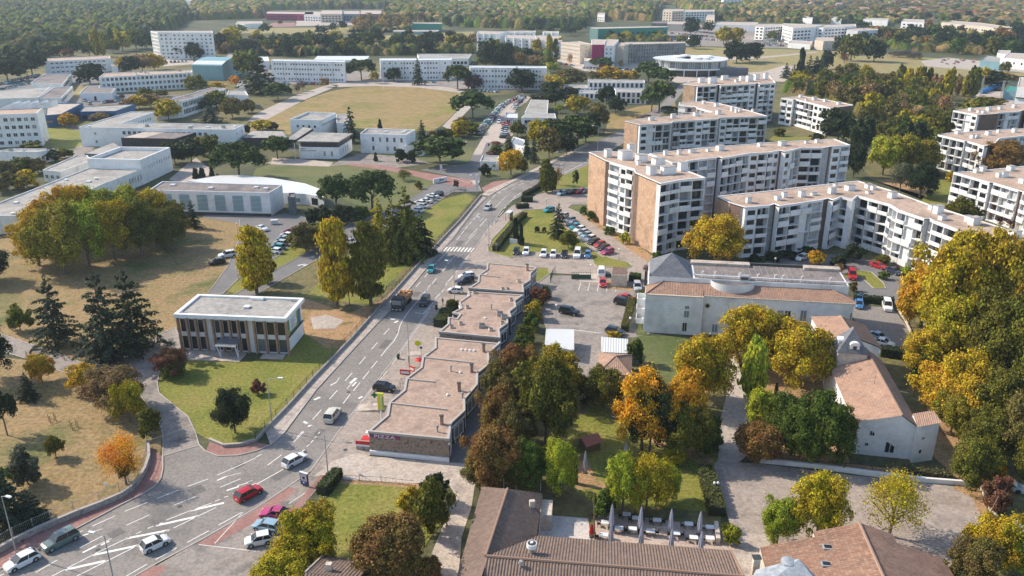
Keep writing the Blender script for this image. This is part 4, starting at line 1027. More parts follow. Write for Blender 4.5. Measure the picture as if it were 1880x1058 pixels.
flats([(1340,372),(1369,380.5),(1413,377),(1422,374),(1431,378),(1472,372),(1512,366),(1521,364),(1530,367),(1544,361),(1566,366),(1574,359),(1595,365),(1633,375),(1648,385),(1697,401.5),(1707,401),(1713,405),(1756,421),(1800,437),(1850,452),(1905,474),(1990,500),(2000,460),(1841,418),(1705,375),(1630,347.5),(1575,332),(1510,339),(1455,345),(1415,350),(1316,360)],13.6,
 'long zigzag apartment bar with tan roof in front, nearest the big yellow-green tree',{1,4,5,8,9,10,11,12,13,14,16,17,18,19,20},5,9,
 chim=[(1374,371,1.6,1.2,2.2),(1428,366,1.8,1.4,1.6),(1440,361,1.6,1.2,2),(1472,360,2,1.6,2.4),(1494,357,2,1,.9),(1527,354,2.2,1.6,2.4),(1560,348,3,2,2),(1534,342,1.4,1.2,1.2),(1594,344,2,1.6,1.6),(1603,347,1.6,1.2,1.6),(1638,362,2.4,1.8,2.2),(1594,354,1.4,1.4,.8),(1710,384,1.6,1.4,1.8),(1722,390,2.6,1.8,2.8),(1730,402,2,1.6,1.4),(1777,405,1.6,1.4,1.8),(1788,411,3,2,2.6),(1850,430,1.6,1.4,1.8),(1862,436,2.8,2,2.6)])
flats([(1175,229),(1233,225.5),(1236,223),(1318,218),(1322,216),(1360,214.5),(1409,213),(1372,202),(1322,190),(1292,186),(1247,188),(1246,192),(1273,195),(1279,197.6),(1309,206),(1200,216),(1147,222.5)],13.6,
 'stepped apartment bar with a lit white wing behind the first tower',{0,2,4,5,11,13},5,12,
 chim=[(1196,220,2.6,1.6,1.6),(1236,216,2.4,1.6,2.4),(1278,212,2.6,2,2),(1319,209,2.4,2,2.4),(1292,190,1.6,1.4,2),(1315,195,2,1.6,2.2),(1344,203,1.4,1.4,2.2),(1352,206,1.4,1.4,2.2),(1358,204,1.6,1.4,2),(1382,205,1.2,1.2,1.6)])
flats([(1281,158),(1316,156.5),(1320,155),(1324,157),(1387,153.5),(1391,152),(1395,154),(1424,152),(1412,139),(1300,146),(1268,149),(1255,155)],18.4,
 'farthest brick ended apartment bar with white rooftop housings, behind the white wing',{0,3,6},7,21,
 chim=[(1288,151,4,2,3.4),(1308,152,5,2.4,4),(1330,146,4,2,3),(1362,147,3,2,3),(1376,149,4,2.4,4.2),(1388,146,3,3,4),(1405,146,2.4,2,5),(1352,150,2,1.5,1.6)])
flats([(1434,180),(1456,183),(1460,182),(1503,192.5),(1525,198.5),(1567,193),(1545,188),(1470,176)],12.4,
 'small brown ended apartment block standing in the wood, right of the long bars',{0,2,3},4,31,brick='brownbrick',
 chim=[(1470,178,2,1.6,1.6),(1495,183,2.4,1.6,1.8),(1515,186,2,1.6,1.6),(1540,191,2.4,1.6,1.4),(1480,184,1.2,1.2,1)])
flats([(1750,203),(1794.5,211),(1831,208.5),(1835,207),(1872,204.5),(1884,200),(1890,203),(1960,198),(1960,180),(1880,190),(1779,199)],11.5,
 'topmost apartment block at the right edge beside the substation',{0,3,6},4,33,brick='brownbrick',
 chim=[(1782,203,2,1.6,1.8),(1797,206,2,1.2,1.4),(1806,207,2.4,1.4,1.4),(1815,203,2.6,1.8,2.2),(1836,200,2,1.6,1.6),(1862,197,2,1.6,2)])
flats([(1718.5,246.5),(1771,259),(1776,259),(1807,268.5),(1828,262),(1835,254),(1880,249),(1960,242),(1960,228),(1880,236),(1754,243)],12.2,
 'second apartment block down the right edge, partly behind a brown tree',{0,2,5,6},4,35,
 chim=[(1758,245,2,1.6,1.6),(1785,253,1.6,1.4,1.8),(1793,252,2,1.6,1.6),(1814,247,2.2,1.8,2),(1833,243,1.4,1.2,1.6),(1862,242,2,1.6,2)])
flats([(1751,316.5),(1817,335),(1824,335.5),(1870,349.5),(1878,352),(1960,385),(1990,340),(1880,305),(1791,314)],11.4,
 'lowest apartment block at the right edge, facing the small lawn',{0,2,4},4,37,
 chim=[(1792,316,1.6,1.4,1.8),(1804,313,2,1.8,2),(1833,324,1.6,1.4,2),(1842,324,3,2,2.4),(1855,312,2.4,2,2),(1878,335,2.4,2,2)])
#office with brick fins
def local(px0,px1,z=0.0):
 a,b=G(*px0,z),G(*px1,z);return a,math.atan2(b.y-a.y,b.x-a.x),(b-a).length
O_,oa,ow=local((318,577),(525,585),7.9);od=10.6
off=empty('office_building',(O_.x,O_.y,0),oa);tag(off,'white two storey office with brick fins and a green banner, standing on the lawn','office building')
W0,DP,HT=ow,od,7.9
mb=MB();mb.box((W0/2,DP/2+.3,0),(W0-1.4,DP-1.3,HT-.6));mb.build('wall',M['white'],off)
mb=MB()
for (x,y,w_,d_) in ((W0/2,.35,W0,.7),(W0/2,DP-.35,W0,.7),(.35,DP/2,.7,DP-1.4),(W0-.35,DP/2,.7,DP-1.4)):mb.box((x,y,HT-.75),(w_,d_,.75))
mb.build('roof_edge',M['balcony'],off)
mb=MB();mb.face([(.7,.7,HT-.35),(W0-.7,.7,HT-.35),(W0-.7,DP-.7,HT-.35),(.7,DP-.7,HT-.35)]);mb.build('roof',M['greyroof'],off)
mb=MB();mb.box((W0*.56,DP*.5,HT-.35),(1,1,.25));mb.box((W0*.56,DP*.5,HT-.1),(1.25,1.25,.14));mb.build('skylight',M['metalroof'],off)
mb=MB();mb.box((W0*.58,DP-1.0,HT-.35),(2.6,.9,.5));mb.build('roof_hatch',M['balcony'],off)
mb=MB()
for x in (1.1,1.8):mb.box((x,1.3,HT-.35),(.45,.3,.3))
for x in (W0-1.4,W0-2.1):mb.box((x,DP-1.2,HT-.35),(.45,.3,.3))
mb.build('roof_vents',M['metal'],off)
groups=[(.02,.26,4),(.33,.63,5),(.70,.985,4)]
for f0,f1,n in groups:
 for k in range(n):
  x=W0*(f0+(f1-f0)*k/(n-1));mb=MB()
  a=[(x-.14,.28,0),(x+.14,.28,0),(x+.14,.05,HT-.75),(x-.14,.05,HT-.75)];b=[(p[0],.95,p[2]) for p in a]
  mb.face(a);mb.face([a[1],b[1],b[2],a[2]]);mb.face([b[0],a[0],a[3],b[3]]);mb.build('brick_fin',M['finbrick'],off)
 for k in range(n-1):
  x0=W0*(f0+(f1-f0)*k/(n-1))+.3;x1=W0*(f0+(f1-f0)*(k+1)/(n-1))-.3
  for z,h in ((.35,2.6),(3.95,2.6)):
   put(unit_window('dark'),'window',off,((x0+x1)/2,.93,z),0,(x1-x0+.1,1,h))
mb=MB()   # porch
px0,px1=W0*.385,W0*.57
mb.face([(px0,-2.2,2.75),(px1,-2.2,2.75),(px1,.9,3.25),(px0,.9,3.25)]);mb.beam((px0,-2.2,2.5),(px1,-2.2,2.5),.14,.24,1)
for x in (px0+.3,px1-.3):
 mb.tube((x+.5,-2.0,.1),(x+(-.1 if x<W0/2 else .1),-2.1,2.6),.1,.1,6,1);mb.tube((x,-.8,.1),(x,-.9,2.8),.09,.09,6,1)
mb.build('porch',[M['slate'],M['balcony']],off)
mb=MB();mb.box((W0*.33,-1.4,.02),(W0*.56,4.3,.12));mb.build('entrance_slab',M['concrete'],off)
mb=MB();mb.box((W0*.86,-.5,.02),(4.4,2.4,.14));mb.build('side_slab',M['concrete'],off)
bn=MB();xw=W0-.69
def bq(y0,z0,y1,z1,dx,m):bn.face([(xw+dx,y0,z0),(xw+dx,y1,z0),(xw+dx,y1,z1),(xw+dx,y0,z1)],m)
bq(1.0,3.3,DP-1.3,6.7,.03,1);bq(3.0,3.7,7.2,6.4,.035,0);bq(7.7,3.3,DP-1.3,6.7,.034,2)
bq(6.9,5.2,7.7,6.7,.038,3);bq(1.7,3.3,2.7,4.4,.036,3);bq(6.6,3.4,7.4,4.2,.037,3)
for k in range(5):bq(3.8,5.8-k*.42,6.4-(k % 2)*.7,5.92-k*.42,.04,4)
bn.build('banner',[M['cloth'],plain('banner_green',(.03,.2,.06)),plain('banner_blue',(.02,.16,.25)),plain('banner_lime',(.30,.38,.03)),M['dark']],off)
mb=MB();mb.box((W0-.55,DP/2,3.0),(.3,DP-.8,.22));mb.build('ledge',M['darkmetal'],off)
#shop terrace (three zigzag roofs)
def shop(px,H,label,front,joints,bits,plinth=True):
 P=ccw([G(x,y,H)[:2] for x,y in px]);n=len(P);c=Vector((sum(p[0] for p in P)/n,sum(p[1] for p in P)/n,0))
 root=empty('shop_building',c);tag(root,label,'shop');L=[(p[0]-c.x,p[1]-c.y) for p in P]
 for i in range(n):
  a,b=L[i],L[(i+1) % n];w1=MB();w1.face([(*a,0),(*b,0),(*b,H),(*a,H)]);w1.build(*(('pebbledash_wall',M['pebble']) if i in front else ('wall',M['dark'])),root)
 I=offset_poly(L,.28);O2=offset_poly(L,-.1);f=MB()
 for i in range(n):
  j=(i+1) % n
  f.face([(*O2[i],H-.3),(*O2[j],H-.3),(*O2[j],H+.08),(*O2[i],H+.08)]);f.face([(*O2[i],H+.08),(*O2[j],H+.08),(*I[j],H+.08),(*I[i],H+.08)])
  f.face([(*I[i],H+.08),(*I[j],H+.08),(*I[j],H-.2),(*I[i],H-.2)])
 f.build('roof_edge',M['kerb'],root)
 rf=MB();rf.face([(*p,H-.12) for p in I]);rf.build('roof',M['gravelroof'],root)
 for a,b in joints:
  A,B=G(*a,H),G(*b,H);j=MB();j.beam((A.x-c.x,A.y-c.y,H-.14),(B.x-c.x,B.y-c.y,H-.14),.26,.26);j.build('roof_joint',M['kerb'],root)
 for i in range(n):# shopfronts on the other sides
  if i in front:continue
  a,b=Vector((*L[i],0)),Vector((*L[(i+1) % n],0));d=b-a
  if d.length<2.2:continue
  m=(a+b)/2;rz=math.atan2(d.y,d.x)
  put(unit_window('frame'),'window',root,(m.x,m.y,.5),rz,(d.length*.7,1.4,2.2))
  bb=MB();bb.beam((a.x,a.y,2.95),(b.x,b.y,2.95),.3,.35);bb.build('fascia',M['balcony'],root)
 if plinth:
  for i in front:
   a,b=Vector((*L[i],0)),Vector((*L[(i+1) % n],0));u=(b-a).normalized();o_=Vector((u.y,-u.x,0))*.12
   bb=MB();bb.beam(a+o_,b+o_,.3,.75);bb.build('plinth',M['balcony'],root)
 for k,x,y in bits:
  q=G(x,y,H)-c;mb=MB();z=H-.12
  if k=='c':mb.box((q.x,q.y,z),(.55,.45,1.5),.2);mb.box((q.x,q.y,z+1.5),(.7,.6,.08),.2,1);nm='chimney';ms=[M['gravelroof'],M['darkmetal']]
  elif k=='p':mb.tube((q.x,q.y,z),(q.x,q.y,z+.9),.14,.14);mb.tube((q.x,q.y,z+.9),(q.x,q.y,z+1.2),.26,.18);nm='vent_pipe';ms=[M['metal']]
  elif k=='b':mb.box((q.x,q.y,z),(.75,.6,.5),.3);mb.box((q.x,q.y,z+.5),(.6,.45,.08),.3,1);nm='air_conditioner';ms=[M['cream'],M['darkmetal']]
  elif k=='a':mb.box((q.x,q.y,z),(1.3,1.1,.7),.1);mb.box((q.x,q.y,z+.7),(1.1,.9,.06),.1,1);nm='air_conditioner';ms=[M['metal'],M['darkmetal']]
  else:mb.rev([(.25,0),(.25,.2),(.16,.3),(0,.34)],(q.x,q.y,z),8);nm='dome_vent';ms=[M['balcony']]
  mb.build(nm,ms,root)
 return root,L,c
shA,LA,cA=shop([(677,792),(824,806),(828,777),(853,754),(853,733),(876,706),(877,685),(897,669),(897,648),(916,631),(799,620),(799,639),(776,656),(773,675),(746,695),(742,717),(715,739),(711,763)],4.0,
 'nearest shop block with pebbledash end wall and stepped gravel roof',{0,9},[((716,740),(820,752)),((747,696),(798,701)),((777,656),(868,666))],
 [('c',811,778),('p',803,792),('c',843,717),('p',849,731),('c',866,682),('p',828,681),('d',845,684),('c',888,645),('d',822,725)]+[('d',848+i*7.5,642+i*.7) for i in range(4)])
a,b=G(685,800,3.4),G(718,803,3.4);rz=math.atan2(LA[1][1]-LA[0][1],LA[1][0]-LA[0][0])
u=Vector((math.cos(rz),math.sin(rz),0));n_=Vector((u.y,-u.x,0));A0=Vector((*LA[0],0))
mb=MB();s0=A0+u*.1+n_*.08;s1=A0+u*4.9+n_*.08;mb.beam((s0.x,s0.y,3.05),(s1.x,s1.y,3.05),.1,.62);mb.build('shop_sign',plain('purple_sign',(.22,.04,.12)),shA)
p_=A0+u*2.5+n_*.15;text('PIZZA',.72,'cloth',(p_.x,p_.y,3.12),(R(90),0,rz),shA,'sign_lettering').scale=(1.75,1,1)
shop([(806,609),(917.7,620),(916,604.5),(932,593),(932,583),(938,582),(935,572),(947,563),(945,552),(960,542),(859,535.5),(861,543),(843,555),(847,566),(831,574),(845,577),(839,585),(823,583),(823,595)],4.0,
 'middle shop block of the terrace, its roof crowded with small units',{0,9},[],[('a',885,600),('b',846,595),('b',829,601),('b',901,606),('b',922,594),('p',902,567),('a',918,578),('a',926,584),('b',858,565),('b',938,551),('b',871,538),('d',891,584)])
shop([(861,529),(961,536.5),(960,523),(973,514.5),(974,502),(985,491.5),(895,483),(894,495),(879,505),(878,518)],4.0,
 'farthest shop block of the terrace, closest to the residence car park',{0,5},[((879,505),(917,509))],[('c',968,496),('p',954,520),('b',923,532),('b',932,532),('d',893,504),('b',952,517)])
#big white house with slate pyramid
E1=8.3
B_,ba,bw=local((1186,541),(1572,562),E1)
big=empty('large_white_building',(B_.x,B_.y,0),ba);tag(big,'large white building with a slate pyramid and a band of tiled roof','building')
def loc_b(x,y,z):v=G(x,y,z)-B_;c,s=math.cos(-ba),math.sin(-ba);return Vector((v.x*c-v.y*s,v.x*s+v.y*c,z))
q1,q2=loc_b(1192,506,10.6),loc_b(1560,527,10.6);q3=loc_b(1557,497.5,10.6);q4=loc_b(1253,477,10.6)
y1=(q1.y+q2.y)/2;y2=(q3.y+q4.y)/2;x0b,x1b=q1.x,q2.x
mb=MB();mb.box((bw*.14,3.0+.0,0),(bw*.28+.2,6.0,E1));mb.box((bw*.64,3.4,0),(bw*.72-.4,5.2,E1-.02));mb.build('wall',M['white2'],big)
mb=MB();mb.box(((x0b+x1b)/2,(y1+y2)/2,0),(x1b-x0b,y2-y1,10.6));mb.build('upper_wall',M['white2'],big)
mb=MB();mb.box((bw*.14,.02,E1),(bw*.285,.5,.18));mb.box((bw*.64,.82,E1),(bw*.725,.5,.18));mb.build('eaves',M['cream'],big)
mb=MB();xt0,xt1=x0b+3.0,x1b-3.4
tile_face(mb,[(-.1,0,E1+.12),(bw*.28,0,E1+.12),(bw*.28,y1,E1+1.35),(xt0,y1,E1+1.35)],.32,.06)
tile_face(mb,[(bw*.28,.8,E1+.2),(bw+.1,.8,E1+.2),(xt1,y1,E1+1.35),(bw*.28,y1,E1+1.35)],.32,.06)
tile_face(mb,[(-.1,0,E1+.12),(xt0,y1,E1+1.35),(-.1,y1,E1+.12)],.32,.06)
tile_face(mb,[(bw+.1,.8,E1+.2),(bw+.1,y1,E1+.2),(xt1,y1,E1+1.35)],.32,.06)
mb.build('tiled_roof',M['tile'],big)
mb=MB();ridge(mb,(-.1,0,E1+.2),(xt0,y1,E1+1.45),.13);ridge(mb,(bw+.1,.8,E1+.28),(xt1,y1,E1+1.45),.15);mb.build('hip_ridge',M['tile_pink'],big)
xp=loc_b(1272,509,10.6).x
mb=MB();zt=10.45;mb.face([(xp+.4,y1+.3,zt+.18),(x1b-.3,y1+.3,zt+.18),(x1b-.3,y2-.3,zt+.18),(xp+.4,y2-.3,zt+.18)]);mb.build('flat_roof',M['darkroof'],big)
mb=MB()
for k in range(24):mb.box((xp+1.2+k*(x1b-xp-2)/24,(y1+y2)/2,zt+.19),(.06,y2-y1-.8,.05))
mb.build('roof_seams',M['greyroof'],big)
mb=MB();mb.tube((xp+.5,y1+.45,zt+.75),(x1b,y1+.45,zt+.75),.16,.16,8)
for k in range(12):x=xp+1+k*(x1b-xp-2)/11;mb.tube((x,y1+.45,zt),(x,y1+.45,zt+.75),.05,.05,5)
mb.build('ventilation_duct',M['balcony'],big)
for k in (.06,.14,.30,.42,.53,.58,.70,.88):
 x=xp+(x1b-xp)*k;mb=MB();mb.tube((x,y1+1.0,zt),(x,y1+1.0,zt+1.3),.08,.08,6);mb.tube((x,y1+1.0,zt+1.3),(x+.35,y1+1.0,zt+1.5),.09,.09,6);mb.build('vent_pipe',M['balcony'],big)
mb=MB();mb.box((xp+(x1b-xp)*.335,y1+.7,zt+.1),(1.9,1.3,1.0));mb.box((xp+(x1b-xp)*.335,y1+.04,zt+.35),(1.4,.04,.5),0,1);mb.build('air_conditioner',[M['metal'],M['darkmetal']],big)
mb=MB()
for f0,f1 in ((0.0,.40),(.76,1.0)):mb.box((xp+(x1b-xp)*(f0+f1)/2,y2-1.2,zt+.2),((x1b-xp)*(f1-f0),1.9,.55))
mb.build('raised_roof',M['concrete'],big)
mb=MB();mb.box((xp+(x1b-xp)*.58,y2-.5,zt+.2),((x1b-xp)*.36,.5,.5));mb.build('back_parapet',M['darkmetal'],big)
ap=Vector(((x0b+xp)/2+.1,(y1+y2)/2,14.2));mb=MB();cs=[(x0b,y1,10.62),(xp,y1,10.62),(xp,y2,10.62),(x0b,y2,10.62)]
for i in range(4):mb.face([cs[i],cs[(i+1) % 4],ap])
mb.build('pyramid_roof',M['slate'],big)
mb=MB();mb.tube(ap,ap+Vector((0,0,.7)),.06,.03,5);mb.box((xp+.35,y1+1.6,10.9),(.5,.7,.12),.0);mb.build('finial',M['zinc'],big)
cc_=loc_b(1345,516,10.4);rr_=(loc_b(1385,516,10.4).x-loc_b(1305,516,10.4).x)/2
mb=MB();n=20;pr=[(cc_.x+rr_*math.cos(math.pi+math.pi*i/n),y1+.15+3.0*math.sin(math.pi+math.pi*i/n)) for i in range(n+1)]
for a,b in zip(pr[:-1],pr[1:]):mb.face([(*a,E1),(*b,E1),(*b,10.5),(*a,10.5)])
mb.build('rounded_bay',M['balcony'],big);rf=MB();rf.face([(*p,10.2) for p in pr]);rf.build('bay_roof',M['darkroof'],big)
for x,z,w_,h_ in ((bw*.205,3.7,1.1,1.7),(bw*.205,5.6,.9,.8),(bw*.20,.6,1.0,2.2),(bw*.20,3.0,.0,0)):
 if w_:put(unit_window('frame'),'window',big,(x,0.0,z),0,(w_,1,h_))
for px_,py_,w_,h_ in ((1432,575,1.2,2.3),(1446,577,1.2,2.3),(1474,577,1.3,2.6),(1312,606,1.2,2.0)):
 v=loc_b(px_,py_,5.4 if py_<600 else 1.2);put(unit_window('frame'),'window',big,(v.x,.8,4.0 if py_<600 else .5),0,(w_,1,h_))
mb=MB();mb.tube((bw*.305,.80,6.3),(bw*.305,.74,6.3),.62,.62,16);mb.tube((bw*.305,.76,6.3),(bw*.305,.70,6.3),.38,.38,14,1);mb.build('round_window',[M['cream'],M['glassdark']],big)
mb=MB();mb.tube((bw-.5,.7,0),(bw-.5,.7,6.5),.08,.08,6);mb.build('drainpipe',M['darkmetal'],big)
for k,z in enumerate((1.2,3.4,5.6)):
 mb=MB();mb.box((-.9,3.2,z),(1.6,3.4,.14));mb.box((-1.66,3.2,z+.14),(.1,3.4,.95));mb.box((-.9,1.55,z+.14),(1.6,.1,.95));mb.box((-.9,4.85,z+.14),(1.6,.1,.95));mb.build('balcony',M['balcony'],big)
put(unit_window('dark'),'window',big,(-.11,3.2,1.5),R(-90),(1.6,1,2))
mb=MB();mb.box((-.15,y1+.9,8.3),(.5,1.2,3.2));mb.build('chimney',M['dark'],big)
#tiled country house (chateau wing, slate pavilion)
def hm(px,py,z):return G(px,py,z)
ch=empty('old_manor_house',tuple(G(1620,800)[:]) );tag(ch,'old manor house with long pink tiled roof and slate dormered pavilion','house');c0=G(1620,800)
def rel(v):return Vector(v)-c0
fl,fr_,=G(1571,773,5.7),G(1685,784,5.7);rgf=G(1656,762,7.9);rgb=G(1589,640,7.9)
bl=G(1535,675,5.7);br_=fr_+(rgb-rgf)+Vector((0,0,0));br_.z=5.7
dirw=(rgb-rgf);dirw.z=0;bl=fl+dirw;br_=fr_+dirw
w_=MB()
def wallq(a,b,z0,z1a,z1b=None):w_.face([(a.x-c0.x,a.y-c0.y,z0),(b.x-c0.x,b.y-c0.y,z0),(b.x-c0.x,b.y-c0.y,z1b if z1b else z1a),(a.x-c0.x,a.y-c0.y,z1a)])
rf_,rb_=rgf.copy(),rgb.copy();rf_.z=rb_.z=7.75
w_.face([rel((fl.x,fl.y,0)),rel((fr_.x,fr_.y,0)),rel((fr_.x,fr_.y,5.6)),rel(rf_),rel((fl.x,fl.y,5.6))]);wallq(bl,fl,0,5.6);wallq(fr_,br_,0,5.6);w_.face([rel((br_.x,br_.y,0)),rel((bl.x,bl.y,0)),rel((bl.x,bl.y,5.6)),rel(rb_),rel((br_.x,br_.y,5.6))])
w_.build('wall',M['white2'],ch)
du=dirw.normalized();ex=-du*.35;sd=Vector((du.y,-du.x,0))   # sd points right (east)
r_=MB()
def up(v,dz):return Vector((v.x,v.y,v.z+dz))
tile_face(r_,[rel(up(fl-sd*.35+ex,-.08)),rel(up(rgf+ex,.05)),rel(up(rgb,.05)),rel(up(bl-sd*.35,-.08))],.3,.085)
tile_face(r_,[rel(up(rgf+ex,.05)),rel(up(fr_+sd*.35+ex,-.08)),rel(up(br_+sd*.35,-.08)),rel(up(rgb,.05))],.3,.085)
r_.build('roof',M['tile_pink'],ch);r_=MB();ridge(r_,rel(up(rgf+ex,.1)),rel(up(rgb,.1)),.17);r_.build('roof_ridge',M['tile'],ch)
ax0,ax1=G(1686,783,6.4),G(1726,775,6.6);ax2,ax3=G(1713,755,6.9),G(1676,760,6.7)
an=MB();PL=[rel(v) for v in (ax0,ax1,ax2,ax3)]
for i in range(4):
 a,b=PL[i],PL[(i+1) % 4];an.face([(a.x,a.y,0),(b.x,b.y,0),(b.x,b.y,b.z-.08),(a.x,a.y,a.z-.08)])
an.build('annex_wall',M['white2'],ch);an=MB();tile_face(an,[PL[0]-Vector((.2,.2,0)),PL[1]+Vector((.2,-.2,0)),PL[2]+Vector((.2,.2,0)),PL[3]],.3,.05);an.build('annex_roof',M['tile_pink'],ch)
gz=math.atan2(fr_.y-fl.y,fr_.x-fl.x);gu=(fr_-fl);gl=gu.length
for f,z,ww,hh in ((.30,3.4,.75,1.2),(.53,3.5,.6,.7),(.24,1.6,.5,.6),(.62,.7,1.5,2.1)):
 p=rel(fl+gu*f);put(unit_window('frame'),'window',ch,(p.x,p.y,z),gz,(ww,1,hh))
g2=(ax1-ax0);g2.z=0
for f,z,ww,hh in ((.35,4.0,.5,.35),(.32,1.6,.35,.6)):
 p=rel(ax0+g2*f);put(unit_window('dark'),'window',ch,(p.x,p.y,z),math.atan2(g2.y,g2.x),(ww,1,hh))
for k in range(6):
 p=rel(fl+dirw*(.12+k*.15));put(unit_window('frame'),'window',ch,(p.x,p.y,3.6),math.atan2(-du.y,-du.x),(.6,1,.9))
gn=(fr_-fl);gn.z=0;gn.normalize();p0=G(1535,675,5.7);ze=H0+(-FPX*SS+(529-647)*CC)*p0.y/(FPX*CC+(529-647)*SS);pv=[Vector((p0.x,p0.y,ze)),Vector((p0.x,p0.y,ze))+gn*4.7];pd=du*4.6;P4=[pv[0],pv[1],pv[1]+pd,pv[0]+pd];pm=MB()
for i in range(4):
 a,b=rel(P4[i]),rel(P4[(i+1) % 4]);pm.face([(a.x,a.y,0),(b.x,b.y,0),(b.x,b.y,ze),(a.x,a.y,ze)])
pm.build('pavilion_wall',M['cream'],ch)
mid=[(P4[0]+P4[1])/2,(P4[2]+P4[3])/2];ra=rel(mid[0]+(mid[1]-mid[0])*.42);rb2=rel(mid[0]+(mid[1]-mid[0])*.58);ra.z=rb2.z=ze+3.9
C_=[rel(p) for p in P4];cen=sum(C_,Vector())/4;C_=[c+(c-cen).normalized()*.35 for c in C_];pm=MB()
pm.face([C_[0],C_[1],ra]);pm.face([C_[1],C_[2],rb2,ra]);pm.face([C_[2],C_[3],rb2]);pm.face([C_[3],C_[0],ra,rb2]);pm.build('slate_roof',M['slate'],ch)
pu=(C_[1]-C_[0]).normalized();pa=math.atan2(pu.y,pu.x)
def dormer(p,ang):
 d=empty('dormer',p,ang);d.parent=ch
 m_=MB();m_.box((0,.55,0),(1.5,1.5,1.3));m_.build('dormer_wall',M['balcony'],d)
 m_=MB();n=8
 for i in range(n):
  a,b=math.pi*i/n,math.pi*(i+1)/n
  A,B=(.85*math.cos(a),.55*math.sin(a)+1.3),(.85*math.cos(b),.55*math.sin(b)+1.3)
  m_.face([(A[0],-.3,A[1]),(B[0],-.3,B[1]),(B[0],1.5,B[1]),(A[0],1.5,A[1])])
 m_.face([(.85*math.cos(math.pi*i/n),-.29,.55*math.sin(math.pi*i/n)+1.3) for i in range(n+1)]);m_.build('dormer_roof',M['balcony'],d)
 put(unit_window('bare'),'dormer_window',d,(0,-.2,.15),0,(.6,1,1.0))
dm=(C_[0]+C_[1])/2;dormer(Vector((dm.x,dm.y,ze+.12))+Vector((-pu.y,pu.x,0))*.6+pu*.2,pa)
dm=(C_[0]+C_[3])/2;dormer(Vector((dm.x,dm.y,ze+.12))+pu*.6,pa-math.pi/2)
fm=(C_[0]+C_[1])/2;put(unit_window('bare'),'window',ch,(fm.x-pu.y*.0,fm.y+.33,ze-1.6),pa,(.6,1.6,1.0))
n1,n2,n3=G(1514,621,7.2),G(1569.6,620.5,9.2),G(1615,638,7.2);m1,m2,m3=G(1491,582,7.2),G(1550,587.6,9.2),G(1579,587.6,7.2)
m2=n2+(m1-n1);m3=n3+(m1-n1)
nr=MB()
def V0(v):r=rel(v);return Vector((r.x,r.y,0))
nr.face([V0(n1),V0(n3),rel(up(n3,-.1)),rel(up(n2,-.1)),rel(up(n1,-.1))]);nr.face([V0(n3),V0(m3),rel(up(m3,-.1)),rel(up(n3,-.1))]);nr.face([V0(m1),V0(n1),rel(up(n1,-.1)),rel(up(m1,-.1))]);nr.face([V0(m3),V0(m1),rel(up(m1,-.1)),rel(up(m2,-.1)),rel(up(m3,-.1))])
nr.build('north_wall',M['white2'],ch);nr=MB();sx=(n3-n1);sx.z=0;sx.normalize()
tile_face(nr,[rel(n1-sx*.3),rel(n2),rel(m2),rel(m1-sx*.3)],.3,.085);nr.build('north_roof',M['tile_pink'],ch)
nr=MB();tile_face(nr,[rel(n2),rel(n3+sx*.3),rel(m3+sx*.3),rel(m2)],.3,.085);nr.build('north_roof',M['tile_dark'],ch)
nr=MB();ridge(nr,rel(up(n2,.08)),rel(up(m2,.08)),.17);nr.build('roof_ridge',M['tile_pink'],ch)
lf=[G(1489,588,7.2),G(1522,640,7.2)];a,b=V0(n1),V0(m1);d_=a-b;az=math.atan2(d_.y,d_.x)
for k in range(7):
 for z in (1.0,4.2):
  p=b+d_*((k+.5)/7);put(unit_window('frame'),'window',ch,(p.x,p.y,z),az,(.9,1,1.7))
for f in (.0,.33,.66):
 p=rel(fl-dirw*0+dirw*(1.0));break
mb=MB();q=rel(G(1583,677,7.3));mb.box((q.x,q.y,6.9),(1.3,.5,.35),.2);mb.build('chimney',M['tile'],ch)
mb=MB();q=rel(G(1605,705,7.5));mb.tube((q.x,q.y,7),(q.x,q.y,9),.03,.03,4);mb.tube((q.x-.5,q.y,8.6),(q.x+.5,q.y,8.8),.02,.02,4);mb.build('aerial',M['darkmetal'],ch)
#restaurant roofs at the bottom
rs=empty('restaurant_building',tuple(G(1000,1040)));tag(rs,'low restaurant with a wide weathered tile roof beside the terrace','restaurant');c0=G(1000,1040)
eL,eR=G(988,984,3.3),G(1342,1011,3.3);rL,rR=G(904,1050,5.6),G(1366,1084,5.6)
dd=(eR-eL).normalized();nn=Vector((-dd.y,dd.x,0));wv=7.6
rL=eL-nn*wv-dd*5.5;rR=eR-nn*wv+dd*.3;rL.z=rR.z=5.7;e2L=rL-nn*wv;e2R=rR-nn*wv;e2L.z=e2R.z=3.3
eL0=eL
mb=MB();tile_face(mb,[rel(eL0),rel(eR),rel(rR),rel(rL)],.36,.11);tile_face(mb,[rel(rL),rel(rR),rel(e2R),rel(e2L)],.36,.11);mb.build('roof',M['tile_dark'],rs)
mb=MB();ridge(mb,rel(up(rL,.08)),rel(up(rR,.08)),.18);ridge(mb,rel(up(eR,.06)),rel(up(rR,.06)),.14);mb.build('roof_ridge',M['tile'],rs)
kf,kb=rL.copy(),G(932,898,5.7);wl_,wb2=G(846,1062,3.5),G(885,894,3.5);kx=(kf-kb).normalized()*9;wl_=wl_+kx;wr_=G(996,906,3.3)
kb2=kb;mb=MB();tile_face(mb,[rel(kb),rel(wb2),rel(wl_),rel(kf+kx)],.36,.11);mb.build('west_roof',M['tile_dark'],rs)
mb=MB();tile_face(mb,[rel(wr_),rel(kb),rel(kf),rel(eL0)],.36,.11);mb.build('west_roof',M['tile_dark'],rs)
mb=MB();ridge(mb,rel(up(kb,.08)),rel(up(kf,.08)),.18);mb.build('roof_ridge',M['tile'],rs)
mb=MB()
